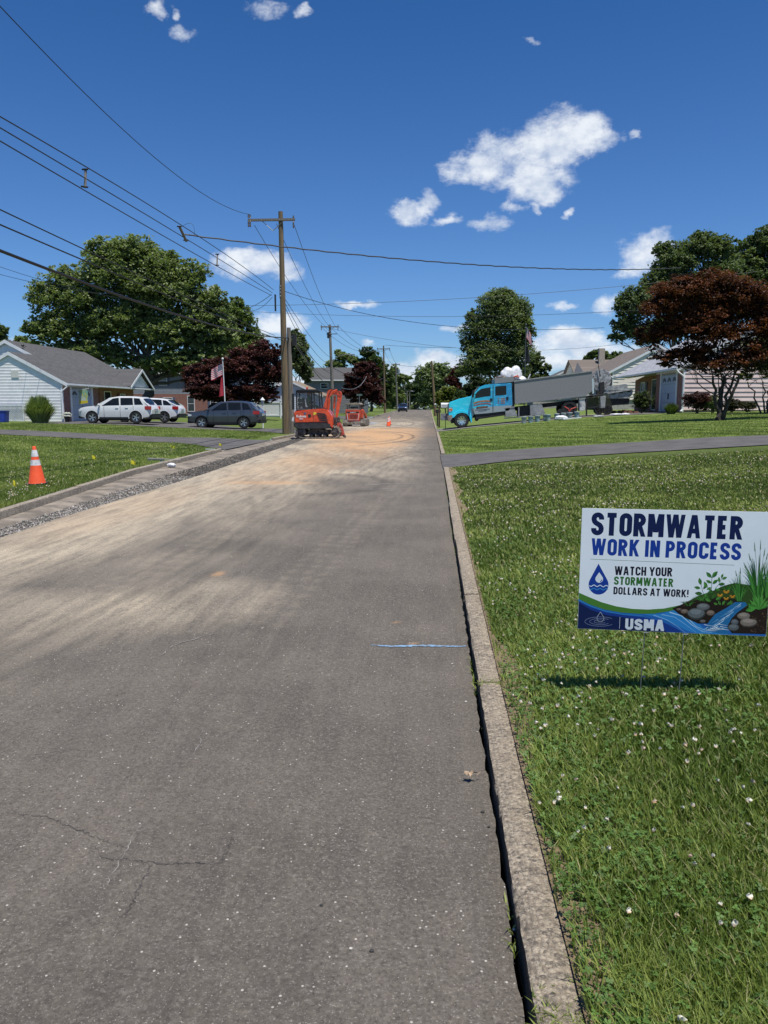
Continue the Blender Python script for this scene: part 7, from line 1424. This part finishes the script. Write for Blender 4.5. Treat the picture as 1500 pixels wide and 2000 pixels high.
# homography from photo pixels to board coordinates (metres)
Minv = sg.matrix_world.inverted(); o_ = Minv @ Vector((0, 0, CH)); R3 = Minv.to_3x3()
def S(px, py): d = R3 @ ray(px, py); t = -o_.y / d.y; q = o_ + d * t; return (q.x, q.z)
def z1(x, y): return S(1110 + x / 3.846, 970 + y / 3.846)
def z8(x, y): return S(1300 + x / 6.665, 960 + y / 6.667)
art = MB(); BOX = []
def layer(P):
    """each print shape lies one hair above whatever it overlaps"""
    x0, x1, y0, y1 = min(p[0] for p in P), max(p[0] for p in P), min(p[1] for p in P), max(p[1] for p in P); L = 1
    for b in BOX:
        if b[4] >= L and b[0] < x1 and b[1] > x0 and b[2] < y1 and b[3] > y0: L = b[4] + 1
    BOX.append((x0, x1, y0, y1, L)); return -.00008 - L * .000008
def clip(pts):
    def cl(P, ax, lim, sgn):
        out = []
        for a, b in zip(P, P[1:] + P[:1]):
            ia, ib = sgn * (a[ax] - lim) <= 0, sgn * (b[ax] - lim) <= 0
            if ia: out.append(a)
            if ia != ib: t = (lim - a[ax]) / (b[ax] - a[ax]); out.append((a[0] + (b[0] - a[0]) * t, a[1] + (b[1] - a[1]) * t))
        return out
    e = .0006
    for ax, lim, s in ((0, W_s - e, 1), (0, e, -1), (1, H_s - e, 1), (1, e, -1)):
        pts = cl(pts, ax, lim, s)
        if len(pts) < 3: return []
    return pts
def fill(pts, col, step=1, doclip=True):
    if doclip: pts = clip(list(pts))
    if len(pts) < 3: return
    y = layer(pts); art.col = col; tr = tessellate_polygon([[Vector((a, b, 0)) for a, b in pts]]); art._add([(a, y, b) for a, b in pts], [tuple(t) for t in tr])
def stroke(pts, w, col, step=1, w1=None):
    n = len(pts); L, R = [], []; w1 = w if w1 is None else w1
    for i, p in enumerate(pts):
        a, c = Vector(pts[max(0, i - 1)]), Vector(pts[min(n - 1, i + 1)]); p = Vector(p); d1 = (p - a).normalized() if i else (c - p).normalized(); d2 = (c - p).normalized() if i < n - 1 else d1
        t = (d1 + d2).normalized(); nn = Vector((-t.y, t.x)); k = min(2.2, 1 / max(.4, nn.dot(Vector((-d1.y, d1.x))))); ww = (w + (w1 - w) * i / max(1, n - 1)) * .5 * k; L.append(tuple(p + nn * ww)); R.append(tuple(p - nn * ww))
    y = layer(L + R); art.col = col; art._add([(a, y, b) for a, b in L + R], [(i, i + 1, n + i + 1, n + i) for i in range(n - 1)])
def ar(cx, cy, rx, ry, a0, a1, n=7): return [(cx + rx * math.cos(math.radians(a0 + (a1 - a0) * i / n)), cy + ry * math.sin(math.radians(a0 + (a1 - a0) * i / n))) for i in range(n + 1)]
def glyph(ch):
    """skeleton strokes on a unit cap height; returns (width, strokes)"""
    w = .39; r = w / 2
    if ch == 'O': return w, [[(0, .5)] + [(0, 1 - r)] + ar(r, 1 - r, r, r, 180, 0, 10)[1:] + [(w, r)] + ar(r, r, r, r, 0, -180, 10)[1:] + [(0, .5)]]
    if ch == 'S': return w, [[(w, .74), (w, 1 - r)] + ar(r, 1 - r, r, r, 0, 180, 10)[1:] + [(0, .74), (.03, .64), (.09, .565), (w / 2, .50), (w - .09, .435), (w - .03, .36), (w, .26), (w, r)] + ar(r, r, r, r, 0, -180, 10)[1:] + [(0, .26)]]
    if ch == 'C': return w, [[(w, .70), (w, 1 - r)] + ar(r, 1 - r, r, r, 0, 180, 10)[1:] + [(0, r)] + ar(r, r, r, r, 180, 360, 10)[1:] + [(w, .30)]]
    if ch == 'U': return w, [[(0, 1.0), (0, r)] + ar(r, r, r, r, 180, 360, 10)[1:] + [(w, 1.0)]]
    if ch == 'T': return .40, [[(-.04, 1), (.44, 1)], [(.2, 1), (.2, 0)]]
    if ch in 'RP':
        s = [[(0, 0), (0, 1)], [(0, 1), (.16, 1)] + ar(.16, .77, .20, .23, 90, -90, 9)[1:] + [(0, .54 if ch == 'R' else .54)]]
        if ch == 'R': s.append(('d', (.18, .5), (.39, 0)))
        else: s[1] = [(0, 1), (.16, 1)] + ar(.16, .74, .20, .26, 90, -90, 9)[1:] + [(0, .48)]
        return (.40 if ch == 'R' else .37), s
    if ch == 'M': return .56, [[(0, 0), (0, 1)], ('d', (.06, 1), (.26, .12)), ('d', (.50, 1), (.30, .12)), [(.56, 1), (.56, 0)]]
    if ch == 'W': return .76, [('d', (0, 1), (.16, 0)), ('d', (.36, 1), (.20, 0)), ('d', (.40, 1), (.56, 0)), ('d', (.76, 1), (.60, 0))]
    if ch == 'A': return .46, [('d', (0, 0), (.20, 1)), ('d', (.46, 0), (.26, 1)), [(.08, .26), (.38, .26)]]
    if ch == 'E': return .30, [[(.31, 1), (0, 1), (0, 0), (.31, 0)], [(0, .51), (.27, .51)]]
    if ch == 'L': return .28, [[(0, 1), (0, 0), (.29, 0)]]
    if ch == 'K': return .42, [[(0, 0), (0, 1)], ('d', (.40, 1), (.03, .34)), ('d', (.16, .60), (.42, 0))]
    if ch == 'I': return 0, [[(0, 0), (0, 1)]]
    if ch == 'N': return .40, [[(0, 0), (0, 1)], ('d', (.03, 1), (.37, 0)), [(.40, 0), (.40, 1)]]
    if ch == 'H': return .37, [[(0, 0), (0, 1)], [(.37, 0), (.37, 1)], [(0, .5), (.37, .5)]]
    if ch == 'Y': return .46, [('d', (0, 1), (.215, .40)), ('d', (.46, 1), (.245, .40)), [(.23, .48), (.23, 0)]]
    if ch == 'D': return .36, [[(0, 0), (0, 1), (.14, 1)] + ar(.14, .78, .22, .22, 90, 0, 6)[1:] + ar(.14, .22, .22, .22, 0, -90, 6) + [(0, 0)]]
    if ch == '!': return 0, [[(0, 1), (0, .32)], [(0, .08), (0, -.07)]]
    return .0, []
def write(s, p0, p1, cap, t, col, gap=.20):
    """text from board point p0 to p1 (baseline ends, outer edges), cap height `cap` metres, stroke t (share of cap)"""
    adv = 0; lay = []
    for ch in s:
        if ch == ' ': adv += .28; continue
        w, st = glyph(ch); lay.append((adv, st)); adv += w + t + gap - t * .35
    adv -= gap - t * .35; p0, p1 = Vector(p0), Vector(p1); ux = (p1 - p0) / adv; uy = Vector((-ux.y, ux.x)).normalized() * cap; k = 1 - t
    for x, st in lay:
        for i, sk in enumerate(st):
            if sk[0] == 'd':
                (ax, ay), (bx, by) = sk[1], sk[2]; f0 = lambda v: (1.0 if v == 1 else (0.0 if v == 0 else t / 2 + v * k)); hw = t * .5 * math.sqrt(1 + ((bx - ax) / ((by - ay) * k)) ** 2)
                fill([tuple(p0 + ux * (x + px_ + t / 2 + o_x) + uy * f0(py_)) for px_, py_, o_x in ((ax, ay, -hw), (ax, ay, hw), (bx, by, hw), (bx, by, -hw))], col); continue
            P = []
            for a, b in sk: P.append(tuple(p0 + ux * (x + a + t / 2) + uy * (t / 2 + b * k)))
            if sk[0][1] in (0, 1) or sk[0] == (0, 0): # extend straight ends to the cap line
                a, b = Vector(P[0]), Vector(P[1]); d = (a - b).normalized(); ex_ = cap * t / 2 if abs(d.dot(uy.normalized())) > .5 and sk[0][1] in (0, 1) else 0; P[0] = tuple(a + d * ex_)
            if sk[-1][1] in (0, 1): a, b = Vector(P[-1]), Vector(P[-2]); d = (a - b).normalized(); ex_ = cap * t / 2 if abs(d.dot(uy.normalized())) > .5 else 0; P[-1] = tuple(a + d * ex_)
            ww = cap * t
            stroke(P, ww, col)
NAVY, BLUE, GREEN, INK = (.008, .018, .075), (.012, .05, .30), (.035, .16, .03), (.012, .014, .03)
cap = lambda a, b: (Vector(a) - Vector(b)).length
write('STORMWATER', z1(173, 289), z1(1305, 324), cap(z1(185, 118), z1(177, 290)), .215, NAVY, .20)
write('WORK IN PROCESS', z1(170, 437), z1(1292, 479), cap(z1(175, 313), z1(170, 438)), .205, BLUE, .20)
stroke([z1(164, 469), z1(1247, 515)], .0016, GREEN)
write('WATCH YOUR', z1(347, 588), z1(780, 600), cap(z1(350, 523), z1(347, 589)), .20, INK, .18)
write('STORMWATER', z1(342, 661), z1(787, 679), cap(z1(345, 602), z1(342, 664)), .205, GREEN, .18)
write('DOLLARS AT WORK!', z1(338, 733), z1(901, 757), cap(z1(340, 678), z1(338, 734)), .20, INK, .18)
# water drop emblem
def drop(cx, top, bot, hw, f=z1, n=18):
    R = hw; cy = bot - R; pts = [(cx, top)]
    for i in range(n + 1): a = math.radians(-28 + (360 - 124) * i / n); pts.append((cx + R * math.cos(a), cy + R * math.sin(a)))
    return [f(x, y) for x, y in pts]
fill(drop(227, 503, 736, 75), BLUE); fill(drop(232, 568, 647, 29), (.74, .80, .82)); fill([z1(x, y) for x, y in ((238, 637), (246, 630), (251, 618), (254, 624), (250, 636), (241, 643))], BLUE)
for y0, cc in ((668, (.66, .78, .84)), (692, (.05, .28, .55))): stroke([z1(158 + i * 7, y0 + 6 * math.sin(i * .95) + i * .25) for i in range(21)], .0040, cc)
# swoosh bands at the bottom
top = [(72, 718), (150, 752), (250, 793), (360, 824), (480, 843), (600, 848), (720, 840), (830, 817), (900, 797)]
low = [(76, 768), (160, 810), (270, 848), (400, 871), (520, 880), (640, 880), (750, 862), (840, 845), (900, 826)]
fill([z1(*p) for p in low] + [z1(1000, 850), z1(1300, 800), z1(1510, 900), z1(1510, 1060), z1(60, 1000), z1(60, 770)], (.02, .13, .42))
fill([z1(*p) for p in [(70, 770), (170, 825), (290, 866), (430, 890), (560, 905), (680, 930), (760, 965), (830, 1000), (880, 1040), (880, 1060), (60, 1000)]], (.012, .045, .24))
fill([z1(*p) for p in [(70, 790), (170, 850), (290, 890), (430, 910), (540, 930), (640, 960), (720, 1000), (760, 1045), (60, 1000)]], NAVY)
stroke([z1(*p) for p in [(76, 776), (165, 822), (280, 862), (420, 886), (560, 893)]], .0065, (.03, .22, .50), w1=.003)
fill([z1(*p) for p in [(560, 884), (700, 880), (800, 850), (880, 870), (960, 930), (1010, 985), (1180, 1010), (1200, 1036), (1000, 1036), (900, 1010), (800, 960), (680, 905)]], (.03, .23, .55))
for k, pl in enumerate(([(700, 885), (800, 905), (880, 960), (960, 1020)], [(760, 868), (850, 895), (930, 965), (1010, 1015), (1080, 1020)], [(640, 890), (740, 925), (820, 975), (890, 1030)], [(820, 866), (890, 905), (960, 975), (1040, 1010)])): stroke([z1(*p) for p in pl], .004 + .001 * (k % 2), ((.25, .50, .75), (.45, .68, .82))[k % 2], w1=.001)
fill([z1(*p) for p in top] + [z1(*p) for p in reversed(low)], (.07, .21, .035))
# earth, stream, stones, plants
q = random.Random(21)
fill([z8(*p) for p in ((85, 1525), (250, 1450), (420, 1360), (620, 1290), (760, 1225), (900, 1190), (1100, 1220), (1345, 1240), (1345, 1560), (900, 1560), (560, 1700), (380, 1700), (260, 1650), (180, 1590))], (.035, .075, .018))
fill([z8(*p) for p in ((85, 1525), (250, 1455), (450, 1400), (700, 1380), (900, 1400), (1000, 1440), (900, 1530), (700, 1620), (580, 1720), (420, 1720), (300, 1660), (180, 1600))], (.020, .014, .010))
fill([z8(*p) for p in ((900, 1440), (1040, 1440), (1060, 1480), (960, 1560), (860, 1680), (810, 1760), (820, 1850), (700, 1850), (520, 1800), (560, 1700), (640, 1600), (800, 1510))], (.02, .15, .34))
fill([z8(*p) for p in ((1010, 1520), (1100, 1480), (1345, 1500), (1345, 1860), (860, 1845), (800, 1760), (860, 1650), (940, 1570))], (.022, .015, .011))
for i in range(26):
    t = i / 26; x, y = 960 - 400 * t + q.uniform(-60, 60) * (.3 + t), 1470 + 330 * t; stroke([z8(x + 40, y - 22), z8(x, y + 4), z8(x - 50, y + 30)], .0016 + .0022 * t, q.choice([(.45, .66, .80), (.75, .85, .9), (.20, .45, .70)]), w1=.0004)
for i in range(10): x, y = 560 + i * 26, 1745 + q.uniform(-20, 70); stroke([z8(x - 60, y - 12), z8(x, y), z8(x + 70, y + 8)], .003, (.72, .82, .86), w1=.0005)
for i in range(46): x, y = q.uniform(1060, 1330), q.uniform(1530, 1830); fill([z8(x + 14 * math.cos(a), y + 9 * math.sin(a)) for a in (0, 1, 2.1, 3.1, 4.2, 5.2)], q.choice([(.06, .035, .022), (.035, .022, .016), (.09, .05, .03)]))
for i in range(20): x, y = q.uniform(200, 900), q.uniform(1430, 1500); fill([z8(x + 12 * math.cos(a), y + 8 * math.sin(a)) for a in (0, 1, 2.1, 3.1, 4.2, 5.2)], q.choice([(.07, .04, .025), (.035, .022, .016), (.12, .06, .03)]))
def stone(cx, cy, rx, ry, c):
    P = [(cx + rx * math.cos(a) * q.uniform(.93, 1.04), cy + ry * math.sin(a) * q.uniform(.93, 1.04)) for a in [2 * math.pi * k / 18 for k in range(18)]]
    fill([z8(*p) for p in P], tuple(v * .35 for v in c)); fill([z8(cx + (x - cx) * .93 - rx * .02, cy + (y - cy) * .84 - ry * .13) for x, y in P], c); fill([z8(cx - rx * .05 + (x - cx) * .62, cy - ry * .34 + (y - cy) * .42) for x, y in P], tuple(min(1, v * 1.55) for v in c))
    for _ in range(14):
        a, r = q.uniform(0, 6.28), q.uniform(.2, .8); x, y = cx + rx * r * math.cos(a), cy - ry * .12 + ry * .75 * r * math.sin(a); fill([z8(x + rx * .06 * math.cos(b), y + ry * .05 * math.sin(b)) for b in (0, 1.3, 2.5, 3.8, 5)], tuple(v * q.choice((.5, 1.7)) for v in c))
for s in ((175, 1535, 38, 18, (.13, .095, .07)), (245, 1562, 52, 34, (.15, .115, .09)), (490, 1505, 90, 52, (.13, .14, .14)), (585, 1582, 56, 40, (.17, .13, .10)), (400, 1592, 118, 78, (.12, .14, .14)), (485, 1690, 42, 22, (.12, .11, .10)), (1018, 1622, 90, 50, (.20, .175, .14)), (900, 1702, 52, 42, (.10, .115, .125)), (885, 1772, 76, 50, (.10, .115, .12)), (1078, 1706, 118, 64, (.21, .18, .145)), (1150, 1655, 60, 10, (.05, .035, .02))): stone(*s)
GR = [(.02, .10, .015), (.045, .19, .03), (.09, .30, .05), (.015, .06, .012)]
def blade(x0, y0, x1, y1, w, c, bend=0): 
    pts = []
    for i in range(7): t = i / 6; pts.append(z8(x0 + (x1 - x0) * t + bend * math.sin(t * math.pi) * 1, y0 + (y1 - y0) * (1 - (1 - t) ** 1.35)))
    stroke(pts, w, c, w1=.0003)
def tuft(cx, base, n, spread, h, w, seedheads=0):
    for i in range(n): u = q.uniform(-1, 1); blade(cx + u * spread * .22, base + q.uniform(-12, 12), cx + u * spread, base - h * q.uniform(.45, 1) * (1 - .35 * abs(u)), w * q.uniform(.7, 1.3), q.choice(GR), -u * spread * .12)
tuft(960, 1420, 60, 150, 400, .0028); tuft(1200, 1400, 90, 210, 640, .0042); tuft(1310, 1380, 30, 90, 560, .004)
for x0, y0, x1, y1 in ((1195, 1150, 1155, 655), (1225, 1150, 1238, 625), (1240, 1150, 1295, 735), (1180, 1200, 1080, 800), (1160, 1230, 1015, 920), (960, 1320, 910, 1025), (985, 1320, 972, 985), (1270, 1150, 1330, 790)):
    blade(x0, y0, x1, y1, .0016, GR[0]); dx, dy = (x1 - x0), (y1 - y0); stroke([z8(x1 - dx * .24, y1 - dy * .24), z8(x1 - dx * .12, y1 - dy * .12), z8(x1, y1)], .0036, (.06, .14, .03), w1=.0006)
tuft(300, 1480, 26, 130, 70, .0016); tuft(480, 1420, 30, 150, 90, .0018); tuft(800, 1300, 30, 100, 110, .002)
def leaf(x, y, L, ang, c):
    a = math.radians(ang); P = [(0, 0), (.25, .2), (.55, .27), (.85, .12), (1, 0), (.85, -.10), (.55, -.22), (.25, -.17)]; R_ = lambda u, v: z8(x + L * (u * math.cos(a) - v * math.sin(a)), y - L * (u * math.sin(a) + v * math.cos(a)))
    fill([R_(*p) for p in P], c); fill([R_(*p) for p in ((0, 0), (.25, .2), (.55, .27), (.85, .12), (1, 0))], tuple(v * 1.6 for v in c)); stroke([R_(0, 0), R_(1, 0)], .0006, (.02, .07, .01))
stroke([z8(510, 1450), z8(512, 1380), z8(480, 1290), z8(465, 1210)], .0016, GR[0]); stroke([z8(600, 1420), z8(597, 1270), z8(603, 1110)], .002, GR[0]); stroke([z8(640, 1270), z8(690, 1210), z8(740, 1120)], .0016, GR[0]); stroke([z8(600, 1300), z8(540, 1240)], .0014, GR[0])
for x, y, L, an in ((600, 1120, 100, 135), (605, 1120, 110, 48), (462, 1215, 95, 105), (455, 1260, 85, 168), (600, 1190, 80, 155), (610, 1200, 90, 35), (690, 1210, 85, 5), (700, 1180, 70, 95), (725, 1125, 60, 65), (735, 1140, 70, 22), (480, 1330, 100, 175), (490, 1270, 75, 48), (545, 1250, 90, 120), (600, 1250, 70, 200), (640, 1270, 70, -15), (510, 1380, 70, 60), (560, 1400, 80, 110), (610, 1400, 80, 60), (650, 1410, 80, 20), (590, 1430, 90, 150), (540, 1330, 70, 30), (620, 1330, 80, 130), (720, 1480, 70, 120), (740, 1480, 70, 60), (800, 1480, 70, 40), (860, 1480, 70, 100), (680, 1470, 60, 160)): leaf(x, y, L, an, q.choice([(.04, .14, .025), (.055, .18, .03), (.03, .10, .02)]))
def daisy(cx, cy, r):
    stroke([z8(cx, cy), z8(cx + q.uniform(-8, 8), cy + 110)], .0012, GR[0])
    for k in range(9): a = math.radians(-15 + 210 * k / 8); fill([z8(cx, cy), z8(cx + r * .6 * math.cos(a + .18), cy + r * .55 * math.sin(a + .18)), z8(cx + r * math.cos(a), cy + r * .8 * math.sin(a)), z8(cx + r * .6 * math.cos(a - .18), cy + r * .55 * math.sin(a - .18))], q.choice([(.72, .36, .03), (.62, .28, .03)]))
    fill([z8(cx + r * .26 * math.cos(a), cy - 4 + r * .2 * math.sin(a)) for a in [k * 1.05 for k in range(6)]], (.05, .02, .01))
for d in ((790, 1295, 48), (708, 1342, 44), (870, 1358, 42), (788, 1385, 40)): daisy(*d)
for i in range(9): a = math.radians(25 + 16 * i); x1, y1 = 1215 + 175 * math.cos(a), 1530 - 195 * math.sin(a) * (.8 + .2 * math.sin(a)); P0 = Vector(z8(1215, 1540)); P1_ = Vector(z8(x1, y1)); d = P1_ - P0; nn = Vector((-d.y, d.x)) * .12; fill([tuple(P0), tuple(P0 + d * .5 + nn), tuple(P1_), tuple(P0 + d * .5 - nn)], GR[1 + i % 2]); fill([tuple(P0), tuple(P0 + d * .5 + nn), tuple(P1_)], GR[2])
leaf(1180, 1500, 150, 200, (.05, .2, .03)); leaf(1200, 1510, 130, 170, (.05, .2, .03))
# agency mark
W2 = (.66, .72, .76)
stroke([z1(388, 904), z1(384, 991)], .0016, W2); write('USMA', z1(425, 998), z1(719, 1010), cap(z1(430, 915), z1(426, 998)), .25, W2, .17)
def outline(P, w, c): stroke(P + [P[0]], w, c)
outline(drop(241, 866, 940, 26), .0013, W2)
for rx, ry in ((116, 35), (80, 23), (46, 12)): stroke([z1(240 + rx * math.cos(a), 938 + ry * math.sin(a)) for a in [math.radians(-40 - 280 * k / 26) for k in range(27)]] , .0012, (.30, .38, .55))
M_print = vmat('printed_ink', .6, spec=.12); art.build('printed_artwork', M_print, sg)
